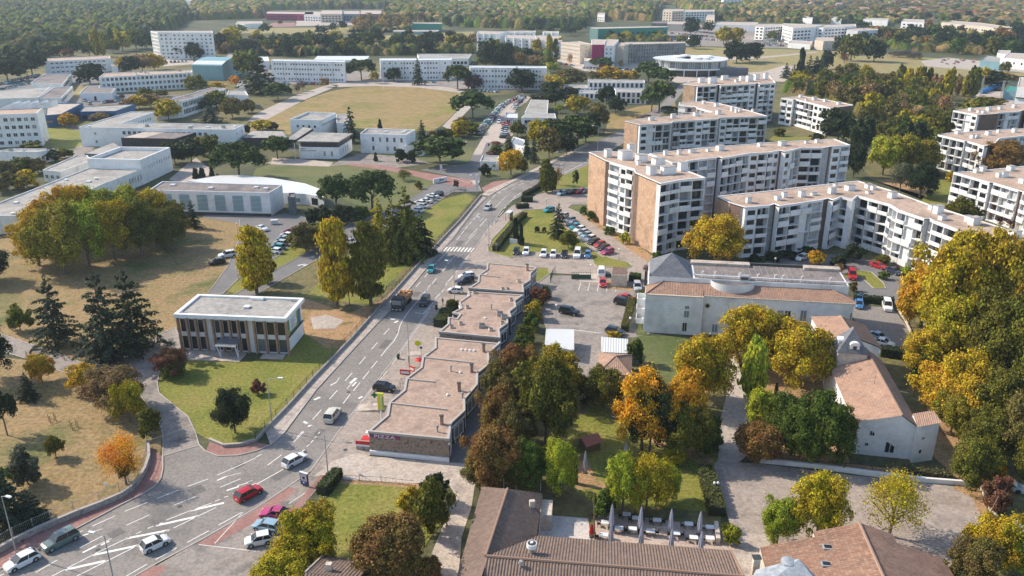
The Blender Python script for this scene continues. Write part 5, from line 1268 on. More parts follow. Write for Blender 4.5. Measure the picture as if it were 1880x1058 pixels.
for a,b in ((eR,eL0),(eL0,wr_),(wr_,kb),(kb,wb2),(wb2,wl_),(e2R,eR),(wl_,kf+kx),(kf+kx,e2L)):
 a2,b2=rel(a),rel(b);mb.face([(a2.x,a2.y,0),(b2.x,b2.y,0),(b2.x,b2.y,b.z-.15),(a2.x,a2.y,a.z-.15)])
mb.build('wall',M['cream'],rs)
mb=MB();q=rel(G(976,1022,4.6));mb.tube((q.x,q.y,4.0),(q.x,q.y,6.0),.38,.38,10);mb.tube((q.x,q.y,6.0),(q.x,q.y,6.55),.62,.62,14,1);mb.tube((q.x,q.y,6.56),(q.x,q.y,6.6),.5,.5,12,2);mb.tube((q.x,q.y,6.61),(q.x,q.y,6.72),.2,.18,10,1);mb.build('extractor_chimney',[M['metal'],M['balcony'],M['darkmetal']],rs)
mb=MB();q=rel(G(956,1046,5.0));mb.tube((q.x,q.y,4.4),(q.x,q.y,5.9),.15,.15,8);mb.tube((q.x,q.y,5.9),(q.x,q.y,6.25),.3,.22,8);mb.build('vent_pipe',M['metal'],rs)
mb=MB();q=rel(G(977,925,4.3));mb.box((q.x,q.y,3.8),(.7,.5,1.0),.2);mb.build('chimney',M['cream'],rs)
mb=MB();q=rel(G(1001,922,2.6));mb.box((q.x,q.y-1,0),(1.8,3.4,2.5),-.1);mb.build('lean_to',M['cream'],rs)
sm=empty('cottage',tuple(G(630,1060)));tag(sm,'cottage at the bottom edge under a ribbed brown roof, only its top in view','house');c0=G(630,1060)
a,b=G(593,1021,3.4),G(686,1032,3.4);d_=(b-a).normalized();n2_=Vector((d_.y,-d_.x,0));c_,e_=b+n2_*5+Vector((0,0,1.6)),a+n2_*5+Vector((0,0,1.6));f_,g_=c_+n2_*5-Vector((0,0,1.6)),e_+n2_*5-Vector((0,0,1.6))
mb=MB();tile_face(mb,[rel(a),rel(b),rel(c_),rel(e_)],.42,.10);tile_face(mb,[rel(e_),rel(c_),rel(f_),rel(g_)],.42,.10);mb.build('roof',M['tile_dark'],sm)
mb=MB();mb.beam((rel(a).x,rel(a).y,3.3),(rel(e_).x,rel(e_).y,4.9),.2,.3);mb.build('verge',M['kerb'],sm)
mb=MB()
for p,q in ((a,b),(b,f_),(f_,g_),(g_,a)):p2,q2_=rel(p),rel(q);mb.face([(p2.x,p2.y,0),(q2_.x,q2_.y,0),(q2_.x,q2_.y,3.3),(p2.x,p2.y,3.3)])
mb.build('wall',M['cream'],sm);mb=MB();q=rel(G(605,1050,4.4));mb.box((q.x,q.y,3.8),(.7,.6,1.8),-.1);mb.build('chimney',M['cream'],sm)
hr=empty('tiled_house',tuple(G(1600,1040)));tag(hr,'house with mottled red tile roof and two skylights at the bottom right','house');c0=G(1600,1040)
k1=G(1577,960,6.4);k2=G(1630,1078,6.4);l1,l2,l3=G(1516,971,4.4),G(1427,998.5,3.4),G(1440,1075,3.4);r1,r2,r3,r4=G(1630.5,978,4.6),G(1637,990,4.4),G(1718,1013.5,3.0),G(1760,1090,3.0)
kd=(k2-k1).normalized();kn=Vector((kd.y,-kd.x,0));kn=kn if kn.x<0 else-kn
def slope(p,side,run,drop):q=p+side*run;q.z=p.z-drop;return q
mb=MB();La=slope(k1,kn,5.2,1.7);Lb=slope(k1+kd*1.0,kn,5.2,1.7);Lc=slope(k1+kd*1.0,kn,11.6,3.8);Ld=slope(k2,kn,11.6,3.8)
tile_face(mb,[rel(k1),rel(La),rel(Lb),rel(k1+kd*1.0)],.34,.10);tile_face(mb,[rel(k1+kd*1.0),rel(Lc),rel(Ld),rel(k2)],.34,.10);mb.build('roof',M['tile_red'],hr)
mb=MB();kr=-kn;Ra=slope(k1,kr,4.2,1.4);Rb=slope(k1+kd*1.6,kr,4.2,1.4);Rc=slope(k1+kd*1.6,kr,10,3.3);Rd=slope(k2,kr,10,3.3)
tile_face(mb,[rel(k1),rel(Ra),rel(Rb),rel(k1+kd*1.6)],.34,.10);tile_face(mb,[rel(k1+kd*1.6),rel(Rc),rel(Rd),rel(k2)],.34,.10);mb.build('roof',M['tile'],hr)
mb=MB();ridge(mb,rel(up(k1,.08)),rel(up(k2,.08)),.18);mb.build('roof_ridge',M['tile_pink'],hr)
mb=MB()
for a,b in ((La,k1),(k1,Ra),(Lc,Lb),(Rb,Rc),(Rc,Rd),(Ld,Lc),(Lb,La),(Ra,Rb)):a2,b2=rel(a),rel(b);mb.face([(a2.x,a2.y,0),(b2.x,b2.y,0),(b2.x,b2.y,b.z-.15),(a2.x,a2.y,a.z-.15)])
mb.build('wall',M['cream'],hr)
for x,y in ((1520,1008),(1518,1036)):
 q=rel(G(x,y,4.8));t=(rel(G(x,y,4.8))-rel(k1)).dot(kn);z=6.4-t*1.7/5.2;mb=MB();mb.box((q.x,q.y,z),(1.25,.9,.16),math.atan2(kn.y,kn.x));mb.box((q.x,q.y,z+.16),(.95,.62,.02),math.atan2(kn.y,kn.x),1);mb.build('skylight',[M['zinc'],M['glass']],hr)
zn=empty('zinc_roofed_turret',tuple(G(1430,1058)));tag(zn,'grey metal hipped roof with a round ventilator, bottom right corner of the picture','roof turret');c0=G(1430,1058)
ap=G(1467,1026,6.6);bs=[G(1388,1055,4.6),G(1500,1060,4.2),G(1540,1120,4.2),G(1350,1120,4.2)];mb=MB()
bs[0]=G(1388,1046,4.6)
for i in range(4):mb.face([rel(bs[(i+1) % 4]),rel(ap),rel(bs[i])][::-1])
mb.build('roof',M['zinc'],zn);mb=MB()
for i in range(4):a2,b2=rel(bs[i]),rel(bs[(i+1) % 4]);mb.face([(a2.x,a2.y,0),(b2.x,b2.y,0),(b2.x,b2.y,bs[(i+1) % 4].z),(a2.x,a2.y,bs[i].z)])
mb.build('wall',M['cream'],zn);q=rel(G(1447,1034,6.0));mb=MB();mb.rev([(.75,0),(.75,.9),(.85,.95),(.85,1.1),(.5,1.25),(0,1.3)],(q.x,q.y,5.2),18);mb.build('ventilator',M['zinc'],zn)
mb=MB();q=rel(G(1388,1035,4.8));mb.box((q.x,q.y,3.4),(.8,.6,2.3));mb.box((q.x,q.y,5.7),(1,.8,.1),0,1);mb.build('chimney',[M['cream'],M['darkmetal']],zn)
#sheds and huts in the courtyard
def shed(corners,zs,label,name,mat,cat='shed',ribs=True):
 c=G(*corners[0]);root=empty(name,c);tag(root,label,cat);V=[G(x,y,z)-c for (x,y),z in zip(corners,zs)]
 mb=MB()
 if ribs:tile_face(mb,V,.5,.06)
 else:mb.face(V)
 mb.build('roof',M[mat],root);mb=MB();I=offset_poly([(v.x,v.y) for v in V],.2)
 for i in range(len(V)):a,b=I[i],I[(i+1) % len(V)];mb.face([(*a,0),(*b,0),(*b,V[(i+1) % len(V)].z-.05),(*a,V[i].z-.05)])
 mb.build('wall',M['balcony'],root);return root
shed([(1000,633),(1054,644),(1054,605),(1002.6,602.7)],[2.4,2.4,2.9,2.9],'pale ribbed metal carport roof, left of the courtyard exit','carport','metalroof','carport')
shed([(1104,646.5),(1153,649),(1153,622.7),(1104,619)],[2.4,2.4,2.9,2.9],'pale ribbed metal carport roof behind the small tiled hut','carport','metalroof','carport')
ht=empty('tiled_hut',tuple(G(1128,690)));tag(ht,'small square hut with pink hipped tile roof at the end of the courtyard','hut');c0=G(1128,690)
A,B,C_h,D=G(1096.6,686,2.6),G(1160,690,2.6),G(1160.5,651.5,2.6),G(1100,647,2.6);top=(A+B+C_h+D)/4;top.z=4.1;mb=MB()
for p,q in ((A,B),(B,C_h),(C_h,D),(D,A)):tile_face(mb,[rel(p),rel(q),rel(top)],.34,.06)
mb.build('roof',M['tile_pink'],ht);mb=MB()
for p,q in ((A,top),(B,top),(C_h,top),(D,top)):ridge(mb,rel(p),rel(up(q,.06)),.11)
mb.build('roof_ridge',M['tile_pink'],ht);I=offset_poly([tuple(rel(v)[:2]) for v in (A,B,C_h,D)],.35);mb=MB()
for i in range(4):mb.face([(*I[i],0),(*I[(i+1) % 4],0),(*I[(i+1) % 4],2.65),(*I[i],2.65)])
mb.build('wall',M['cream'],ht)
rt,L,h,c=block('substation_hut',[(1122.4,505),(1152,505.5),(1152,495),(1125,493.4)],2.9,'small cream transformer hut with brown tile roof beside the courtyard gate','hut','cream','darkroof',parapet=.1,roofname='flat_roof')
mb=MB();tile_face(mb,[(L[0][0]+.1,L[0][1]+.3,2.95),(L[1][0]-.1,L[1][1]+.3,2.95),(L[2][0]-.1,L[2][1],3.35),(L[3][0]+.1,L[3][1],3.35)],.3,.05);mb.build('tiled_top',M['brownbrick'],rt)
mb=MB();m_=((L[0][0]+L[1][0])/2,(L[0][1]+L[1][1])/2);mb.box((m_[0]+.1,m_[1]-.03,.5),(.9,.08,.35));mb.build('vent_grille',M['metal'],rt)
#campus buildings, left
def fl(n,h=3.15,z0=1.0):return [z0+i*h for i in range(n)]
r,L,h,c=block('sports_hall',[(-70,402),(0,396),(60,395.5),(183,340),(271,306),(251,311),(168,306),(0,371),(-60,392)],5.4,'long low hall with pale grey roof, running up behind the yellow grove','hall','white2','greyroof',wins=[(1,[1.6],1.0,1.2,5),(3,[1.8],.5,2.0,1.4,'frame',.55,.85)])
roofbits(r,L,h-.4,4,9,('skylight','vent'))
r,L,h,c=block('tall_hall',[(160,291),(257,293.5),(312,270.5),(220.5,269.5)],8.6,'taller white hall block with recessed roof at the head of the long hall','hall','white','greyroof',parapet=1.3,pw=.5,wins=[(1,[4.6],.5,1.3,1.7,'frame',.05,.95)])
block('low_annex',[(78,312),(110,315),(168,294),(160,285),(140,285)],4.2,'low grey roofed annex left of the tall hall','annex','white2','greyroof',wins=[(0,[1.3],1.4,1.4,2.2)])
r,L,h,c=block('striped_hall',[(273,349),(494,354),(518,339.5),(400,336),(298,333)],7.2,'white hall with blue striped louvre panels along its long wall','hall','white','darkroof')
roofbits(r,L,h-.4,8,4,('skylight',))
a,b=Vector((*L[0],0)),Vector((*L[1],0));d=b-a;rz=math.atan2(d.y,d.x);n_=Vector((d.y,-d.x,0)).normalized()
for k in range(6):
 mb=MB();p0=a+d*(.10+k*.148);p1=a+d*(.10+k*.148+.085)
 for j in range(12):
  q0,q1=p0+n_*.09,p1+n_*.09;mb.beam((q0.x,q0.y,1.4+j*.4),(q1.x,q1.y,1.4+j*.4),.16,.2)
 mb.build('louvre_panel',M['teal'],r)
mb=MB();q0,q1=a+n_*.2,b+n_*.2;mb.beam((q0.x,q0.y,0),(q1.x,q1.y,0),.4,.7);mb.build('plinth',M['darkmetal'],r)
block('service_tower',[(528,362),(541,362),(542,354),(530,354)],5.6,'slim grey cabinet building beside the striped hall','building','slate','darkroof')
block('curved_roof_hall',[(470,348),(517,354),(560,356),(594,362),(587,347),(560,337),(500,327),(440,321.5),(400,322.5),(345,332),(400,338)],3.6,'low hall under a sweeping curved white roof behind the striped hall','hall','white','metalroof',parapet=.06,wins=[(1,[.7],2.2,1.5,2.8,'frame',.35,.95),(2,[.5],2.6,2.2,3.2,'dark',.3,.7)])
r,L,h,c=block('school_building',[(532,219),(588,221),(617,207.5),(564,205.5)],8.2,'tall white school block with a dished roof, beside the meadow','school','white','greyroof',parapet=.9,wins=[(0,[4.8],.9,1.0,2.6,'dark',.15,.9),(1,[5.4],.35,.8,1.0,'dark',.05,.98)])
block('side_block',[(618,226),(640,226),(640,210),(618,210)],6.2,'plain white block on the right side of the tall school block','school block','white','greyroof')
r,L,h,c=block('lecture_building',[(549,270),(621,271),(645.6,256),(574,254)],4.6,'school front building with white walls and black lettering under a dark upper floor','school','white','darkroof',wins=[(0,[1.0],.9,2.2,2.2,'frame',.55,.92),(1,[1.2],.8,2.4,2.4,'frame',.1,.75)])
up_=offset_poly(L,.5);mb=MB()
for i in range(4):mb.face([(*up_[i],4.5),(*up_[(i+1) % 4],4.5),(*up_[(i+1) % 4],6.6),(*up_[i],6.6)])
mb.build('upper_floor',M['dark'],r);ov=offset_poly(L,-.5);mb=MB();mb.face([(*p,6.95) for p in ov]);mb.face([(*p,6.6) for p in ov[::-1]])
for i in range(4):mb.face([(*ov[i],6.6),(*ov[(i+1) % 4],6.6),(*ov[(i+1) % 4],6.95),(*ov[i],6.95)])
mb.build('overhanging_roof',M['greyroof'],r)
d=Vector((L[1][0]-L[0][0],L[1][1]-L[0][1],0));rz=math.atan2(d.y,d.x);n_=Vector((d.y,-d.x,0)).normalized()*.06;u=d.normalized()
for s,z,k in (('Espace',3.75,.6),('Marine Franck FERET',2.95,.6)):
 q=Vector((*L[0],z))+u*k+n_;text(s,.72,'blacktext',q,(R(90),0,rz),r,'wall_lettering',align='LEFT')
for i in range(3):
 for z in (1.0,2.1):
  mb=MB();q=Vector((*L[0],z))+u*(4.6+i*1.6)+n_;mb.box((q.x,q.y,z),(.2,.06,.2));mb.build('wall_light',M['darkmetal'],r)
block('covered_link',[(524,256),(543,257),(575,236),(556,233)],6.9,'dark sloping covered link between the two school blocks','canopy','dark','greyroof',base=5.9,parapet=.05)
mb=MB()
r=empty('entrance_gateway',tuple(G(543,292)));tag(r,'pair of tall white posts with a beam by the school entrance','gateway')
for dx in (0,2.2):mb.tube((dx,0,0),(dx,0,6),.12,.12,6)
mb.beam((0,0,3.2),(-2.6,-.5,3.2),.2,.15);mb.build('posts',M['balcony'],r)
block('long_canopy',[(444,253),(530,254),(520,241),(462,240)],4.0,'long grey roofed canopy left of the school front','canopy','dark','greyroof',parapet=.05,wins=[])
r,L,h,c=block('white_office',[(661,245),(745,248),(762,238),(674,235.5)],7.9,'two storey white office right of the school, on the small lawn','office building','white','greyroof',parapet=.5,wins=[(0,[1.2,4.7],1.0,2.0,2.5,'frame',.2,.98,.12)])
roofbits(r,L,h-.5,11,3,('skylight',))
block('office_annex',[(742,268),(775,268),(785,259),(757,259)],4.2,'low dark roofed annex on the right of the white office','annex','white','darkroof')
r,L,h,c=block('teaching_building',[(144.5,233.5),(220,234.5),(300,236),(383,237.5),(428,238),(448,229),(300,226),(224,225.5),(282,206),(240,205),(190,219)],8.1,'V shaped two storey white teaching building with long grey roofs','school','white','greyroof',
 wins=[(0,[1.5,4.9],.9,1.2,4,'frame',.15,.6,.2),(1,[1.6,5.2],1.4,1.6,2.2),(2,[1.6,5.2],1.4,1.6,2.2),(3,[1.6,5.0],.9,1.2,2.6,'frame',.1,.95,.3),(4,[5.2],.7,1.2,4),(7,[5.0],.8,1.4,2,'frame',.05,.9)])
roofbits(r,L,h-.4,5,7,('vent','unit','skylight'))
r,L,h,c=block('dark_clad_hall',[(222,253),(321,255),(382.6,236.5),(296,234)],6.6,'dark clad hall with a half white half brown roof, in front of the V shaped building','hall','dark','darkroof',parapet=.1)
mb=MB();V=[Vector((*p,0)) for p in L];t=.5;mb.face([V[0]+(V[1]-V[0])*.02+Vector((0,0,h)),V[0]+(V[1]-V[0])*.42+Vector((0,0,h)),V[3]+(V[2]-V[3])*.42+Vector((0,0,h)),V[3]+(V[2]-V[3])*.02+Vector((0,0,h))]);mb.build('white_roof_panel',M['concrete'],r)
for e in (0,1):
 a,b=V[e],V[e+1];d=b-a;n_=Vector((d.y,-d.x,0)).normalized()*.08;k=int(d.length/1.1);mb=MB()
 for i in range(k):q=a+d*(i+.5)/k+n_;mb.box((q.x,q.y,.2),(.12,.12,h-.4),math.atan2(d.y,d.x))
 mb.build('cladding_ribs',M['darkmetal'],r)
block('amphitheatre',[(155,282),(190,284),(222,270),(208,261),(190,268)],3.4,'low grey amphitheatre roof tucked beside the V shaped building','amphitheatre','slate','greyroof',parapet=.05)
block('teaching_wing',[(284,191),(333,186),(414,162),(388,160.5)],8.0,'slender teaching wing with a fin lined facade among trees','school','white','darkroof',wins=[(1,[1.4,4.8],1.0,2.2,1.5,'dark',.02,.98)])
block('teaching_wing_end',[(416,174),(456,175),(450,167),(420,166)],7,'short white pavilion at the end of the slender wing','school','white','greyroof',wins=[(0,[1.2],1,3.4,2)])
r,L,h,c=block('white_block',[(-90,214),(0,210),(67,208),(79,197),(0,199),(-90,203)],13.6,'four storey white block cut by the left edge with toothed rooflights','office building','white','tanroof',wins=[(0,fl(4),1.7,1.6,2.2),(1,fl(4),1.7,1.6,2.2,'frame',.02,.96)])
for i in range(5):
 q=G(10+i*17,200-i*.6,13.6)-c;mb=MB();a=(q.x-3,q.y,h-.3);mb.face([(q.x-3.2,q.y-2,h-.3),(q.x+3.2,q.y+1,h-.3),(q.x+3.2,q.y+1,h+2.4)]);mb.face([(q.x-3.2,q.y-2,h-.3),(q.x+3.2,q.y+1,h+2.4),(q.x+3.2,q.y+7,h+2.4),(q.x-3.2,q.y+4,h-.3)]);mb.face([(q.x+3.2,q.y+1,h-.3),(q.x+3.2,q.y+7,h-.3),(q.x+3.2,q.y+7,h+2.4),(q.x+3.2,q.y+1,h+2.4)]);mb.build('rooflight',M['balcony'],r)
r,L,h,c=block('blue_hall',[(83,212),(112,209.5),(152,189),(95,190),(85,198)],5.8,'small hall with bright blue front wall and pale roof','hall','blue','concrete',wins=[])
q=Vector((*L[0],0));u=(Vector((*L[1],0))-q);n_=Vector((u.y,-u.x,0)).normalized()*.07;p_=q+u*.22+n_;mb=MB();mb.box((p_.x,p_.y,2.3),(2.6,.06,.9),math.atan2(u.y,u.x));mb.build('wall_panel',M['tile_pink'],r)
block('blue_band_building',[(146,205),(212,204),(248,191),(215,193),(155,196)],4.4,'low flat building with a dark blue roof band','building','blue','greyroof',parapet=.2,wins=[(0,[.6],2.2,2.0,3,'dark')])
block('workshop',[(56,152),(115,154),(131,136),(81,136)],5.4,'white workshop with brown streaked flat roof, second row from the forest','workshop','white','darkroof',wins=[(1,[2.6],3,1.6,3.6,'dark')])
block('workshop',[(-60,183),(70,179),(93,158.5),(10,165),(-60,170)],5.4,'large pale roofed workshop touching the left edge','workshop','white2','greyroof')
block('workshop',[(71,180),(112,180),(133,158),(98,161)],5.0,'white workshop with red brown roof stripes beside the large pale roofed one','workshop','white','darkroof',wins=[(0,[.5],1.4,2.2,4,'dark',.2,.7),(1,[2.6],2.6,1.2,3.4,'dark')])
block('workshop',[(146,171),(205,170.5),(212,162),(182,161),(183,157),(160,157)],4.6,'small white workshop with a double dark doorway, nearest the long window block','workshop','white','darkroof',wins=[(0,[.3],1.3,2.4,2.6,'dark',.38,.55)])
r,L,h,c=block('gatehouse_block',[(-10,278),(68,279),(100,273),(20,273)],4.6,'small white flat roofed house by the shrubs at the left edge','house','white','greyroof',wins=[(0,[1.2],1.2,1.6,4,'frame',.25,.95),(1,[1.2],1.2,1.6,3)])
roofbits(r,L,h-.3,3,3,('vent','unit'))
r,L,h,c=block('window_block',[(181,142),(353,133),(352,128.5),(192,134)],9.6,'long three storey white block with rows of dark square windows','office building','white','tanroof',wins=[(0,fl(3,3.1,.8),1.6,1.9,2.35)])
roofbits(r,L,h-.4,9,8,('vent','unit','chimney'))
block('window_block',[(80,113),(203,107),(201,102),(88,107)],9.2,'three storey white block at the foot of the forest','office building','white','tanroof',wins=[(0,[1.2,4.2,7.0],2.2,1.0,2.8,'frame',.08,.92)])
block('side_annex',[(204,121),(216,121),(221,113),(208,112)],5.6,'small white annex right of the block at the foot of the forest','annex','white','greyroof')
r,L,h,c=block('slab_block',[(289,59.5),(391,60),(389,56.5),(276,57)],21,'eight storey white slab block standing at the forest edge','apartment block','white','concrete',wins=[(0,fl(7,2.85,.9),1.5,1.3,3.5,'frame',.02,.98,.08),(3,fl(7,2.85,.9),1.2,2.0,3,'dark')])
hg=empty('teal_hangar',tuple(G(382,147)));tag(hg,'windowless blue-green metal hangar with a curved roof','hangar');c0=G(382,147)
A,B=rel(G(356,147)),rel(G(411,148));D=Vector((0,46,0));mb=MB();prof=[(0,9.6),(.02,10.2),(.2,11.6),(.45,12.4),(.7,11.8),(1,9.6)]
for (t0,z0),(t1,z1) in zip(prof[:-1],prof[1:]):
 p,q=A+D*t0,A+D*t1;p2,q2_=B+D*t0,B+D*t1;mb.face([(p.x,p.y,z0),(p2.x,p2.y,z0),(q2_.x,q2_.y,z1),(q.x,q.y,z1)],1 if .02<=t0<.2 else 0)
mb.build('curved_roof',[M['teal'],M['metalroof']],hg);mb=MB();mb.face([A,B,B+Vector((0,0,9.6)),A+Vector((0,0,9.6))])
for S in (A,B):mb.face([(S.x,S.y,0)]+[((S+D*t).x,(S+D*t).y,z) for t,z in prof]+[((S+D).x,(S+D).y,0)])
mb.build('wall',M['teal'],hg)
block('low_store',[(410,109),(436,112),(452,98),(420,97)],5,'low grey store right of the blue-green hangar','store','teal','tanroof')
block('low_house',[(434,160),(452,161),(455,150),(440,148)],4,'little pale house between dark trees, left of the meadow','house','white2','greyroof')
for px,lab,sk in (([(497,111.5),(633,114),(634,111),(500,108.5)],'left one of the three white classroom slabs behind the meadow',.12),
    ([(698,111),(829,110),(829,106.5),(697,107)],'middle one of the three white classroom slabs, a fir in front of it',.3),
    ([(863,124),(1004,125),(1003,121.5),(862,120.5)],'right one of the three white classroom slabs, near the car lined road',.15)):
 r,L,h,c=block('classroom_block',px,13.0,lab,'school block','white','metalroof',wins=[(0,fl(4,3.1,1.0),1.1,1.3,1.9,'frame',.03,.97,sk)],group='white classroom slabs')
 e=1;a,b=Vector((*L[0],0)),Vector((*L[1],0))
 for i in range(1,6):
  q=a+(b-a)*i/6;mb=MB();mb.box((q.x,q.y-.08,0),(.15,.16,12.9));mb.build('downpipe',M['kerb'],r)
block('low_pavilion',[(576,109.5),(672,111),(678,103),(583,103)],5,'long white low roof behind the left classroom slab','pavilion','white','metalroof',parapet=.05)
r,L,h,c=block('low_pavilion',[(770,108),(860,108),(866,99),(766,99)],5.5,'grey roofed low pavilion behind the middle classroom slab','pavilion','white','greyroof',wins=[(0,[1.5],2,2,2.6,'dark',.6,.98)])
block('boiler_house',[(474,112),(494,112),(492,104),(470,104)],6,'small pale pitched service building at the end of the left slab','building','white','metalroof')
H1=6.4
for px,H,lab in (([(1035,161),(1085,162),(1084,156),(1036,155)],3.6,'low left unit'),([(1064,171),(1126,172),(1125,166),(1066,165)],3.4,'low front unit'),([(1131,169),(1187,170),(1184,163),(1128,162)],6.4,'two storey right unit'),([(1079,151),(1184,152),(1183,147),(1080,146)],6.6,'long back unit')):
 zs=[.5] if H<4 else [.5,3.7]
 block('motel_unit',px,H,lab+' of the white motel-like building with black window bays','motel','white','greyroof',wins=[(0,zs,1.5,2.4,2.6,'dark')],group='motel-like units')
block('pavilion_office',[(963,207),(1005,208),(1007,184),(975,183)],4.2,'grey roofed low pavilion between the car lined road and the pines','pavilion','white','greyroof',parapet=.08)
r,L,h,c=block('pavilion_office',[(957,216),(1021,217),(1019,208.5),(966,208)],6.2,'low white pavilion with a strip of square windows and blank pale base','pavilion','white','greyroof',parapet=.08,wins=[(0,[3.4],3.2,1.8,3.8,'frame',.03,.97)])
mb=MB();a,b=L[0],L[1];mb.beam((a[0],a[1]-.1,2.9),(b[0],b[1]-.1,2.9),.5,.3);mb.build('ledge',M['darkroof'],r)
block('kiosk',[(927,216),(951,217),(951,207.5),(929,207)],3.4,'glazed grey kiosk beside the row of parked cars','kiosk','zinc','metalroof',wins=[(0,[.7],2,2.0,2.6)])
block('guardhouse',[(881,296),(916,297),(916,286),(886,285)],3.2,'small white guardhouse with grey roof at the campus gate','guardhouse','white','greyroof',wins=[(0,[1.0],1.2,1.2,3)])
block('white_shed',[(937,262),(963,270),(963,257),(943,251)],3.4,'little pale gabled shed hidden between the shrubs near the gate','shed','white','zinc')
r,L,h,c=block('residence_building',[(1030,77),(1065,82),(1087,81),(1062,75.5)],14.6,'white corner residence with small square windows, left of the magenta fins','residence','cream','concrete',wins=[(0,fl(5,2.8,.9),.8,1.1,2.0),(1,fl(5,2.8,.9),.6,.9,6,'dark')])
r,L,h,c=block('magenta_building',[(1087,82),(1110,82),(1112,73),(1086,72)],16.5,'residence stair block with four tall magenta fins','residence','white','concrete')
a,b=Vector((*L[0],0)),Vector((*L[1],0));d=b-a
for i in range(4):q=a+d*(.1+i*.26);mb=MB();mb.box((q.x,q.y-.8,.5),(2.3,1.4,16));mb.build('magenta_fin',M['magenta'],r)
block('residence_building',[(1110,84),(1126,84),(1136,73),(1114,72)],16,'tall pale residence block right of the magenta fins','residence','white','concrete',wins=[(0,fl(5,2.9,1),1.2,1.4,2.4)])
r,L,h,c=block('residence_building',[(1127,83),(1146,84),(1160,79.5),(1138,78)],14.4,'cream end of the long grey residence slab','residence','cream','concrete')
r,L,h,c=block('residence_slab',[(1146,82),(1259,79),(1258,76),(1146,77)],14.2,'long grey residence slab dotted with small white fins, behind the round building','residence','greyroof','concrete',wins=[(0,fl(5,2.7,.9),.5,1.5,2.2,'dark',.02,.9,.1)])
block('residence_hall',[(1072,112),(1100,113),(1103,103),(1074,102)],5,'low white hall at the foot of the magenta fins','hall','white','concrete')
for px,H,lab in (([(875,62),(910,63),(932,58),(878,57)],15,'left white housing block with pipe-like columns, beyond the third slab'),([(927,70),(985,72),(984,65),(930,64)],13,'middle white housing block with pipe-like columns'),([(985,73),(1032,75),(1030,66),(986,65)],13,'right white housing block with pipe-like columns'),([(996,60),(1026,61),(1026,58),(998,57)],14,'small white block behind the housing blocks'),([(930,60),(983,59),(983,56.5),(932,57)],13,'thin pale rear block behind the housing blocks')):
 r,L,h,c=block('housing_block',px,H,lab,'housing','white','concrete',group='white housing blocks',wins=[(0,fl(4,3,1),2.2,1.6,5.4)])
 a,b=Vector((*L[0],0)),Vector((*L[1],0));n=max(2,int((b-a).length/6))
 for i in range(n):q=a+(b-a)*(i+.2)/n;mb=MB();mb.tube((q.x,q.y-.9,0),(q.x,q.y-.9,h+.6),.8,.8,8);mb.build('column',M['balcony'],r)
r,L,h,c=block('green_building',[(1083,52.5),(1098,53),(1226,50),(1225,47),(1084,50)],12.5,'long emerald green building beyond the residence','building','green','concrete',wins=[(1,[3,7],2,1.6,6,'dark',.3,1,.3)])
mb=MB();a,b=Vector((*L[0],0)),Vector((*L[1],0));mb.beam((a.x,a.y-.2,0),(b.x,b.y-.2,0),.4,12.3);mb.build('pale_end',plain('pale_mint',(.4,.55,.45)),r)
block('dark_rooftop_block',[(1196,43),(1225,43),(1225,39),(1198,39)],15,'dark box standing up behind the green building','building','slate','darkroof')
mz=G(1275,140);rb=empty('round_building',tuple(mz));tag(rb,'round white building with curving fins and a dark glass ground floor','building')
xl,xr=G(1207,138).x,G(1338,138).x;cx=(xl+xr)/2-mz.x;rx=(xr-xl)/2;ry=rx*.9;cyy=ry*.75
def ring(mb,z0,z1,f0,f1,n=44,wob=0.0,m=0):
 for i in range(n):
  a,b=2*math.pi*i/n,2*math.pi*(i+1)/n;w0,w1=1+wob*math.sin(5*a),1+wob*math.sin(5*b)
  mb.face([(cx+rx*f0*w0*math.cos(a),cyy+ry*f0*w0*math.sin(a),z0),(cx+rx*f0*w1*math.cos(b),cyy+ry*f0*w1*math.sin(b),z0),(cx+rx*f1*w1*math.cos(b),cyy+ry*f1*w1*math.sin(b),z1),(cx+rx*f1*w0*math.cos(a),cyy+ry*f1*w0*math.sin(a),z1)],m)
mb=MB();ring(mb,0,4.2,.9,.9);mb.build('ground_floor',M['glassdark'],rb)
mb=MB();ring(mb,4.2,4.2,.9,1.02,wob=.02);ring(mb,4.2,5.2,1.02,1.02,wob=.02);ring(mb,5.2,5.2,1.02,.93);mb.build('floor_band',M['balcony'],rb)
mb=MB();ring(mb,5.2,9.6,.93,.93);mb.build('glazed_drum',M['glass'],rb)
mb=MB();ring(mb,9.6,9.6,.9,1.03,wob=.03);ring(mb,9.6,10.3,1.03,1.05,wob=.03);ring(mb,10.3,10.5,1.05,.30,wob=.03);mb.build('roof',M['metalroof'],rb)
for i in range(60):
 a=math.pi+math.pi*i/60+.02;w0=1.0
 if math.sin(i*.9)>.35:continue
 mb=MB();mb.box((cx+rx*.985*math.cos(a),cyy+ry*.985*math.sin(a),5.2),(.9,.15,4.4),a);mb.build('facade_fin',M['balcony'],rb)
for i in range(9):a=math.pi+math.pi*(i+.5)/9;mb=MB();mb.tube((cx+rx*math.cos(a),cyy+ry*math.sin(a),0),(cx+rx*math.cos(a),cyy+ry*math.sin(a),4.2),.3,.3,6);mb.build('column',M['balcony'],rb)
for i,(fx,fy,s) in enumerate(((-.35,.1,3.5),(.1,-.3,4.2),(.45,.2,5),(-.1,.45,3.4),(.35,-.35,3))):
 mb=MB();mb.rev([(s,0),(s,1.0),(s*.8,1.25),(0,1.3)],(cx+rx*fx,cyy+ry*fy,10.45),14);mb.build('roof_drum',M['balcony'],rb)
mb=MB();mb.box((cx+rx*1.0,cyy-ry*.55,0),(rx*.95,8,5.2),.18);mb.build('dark_wing',M['slate'],rb)
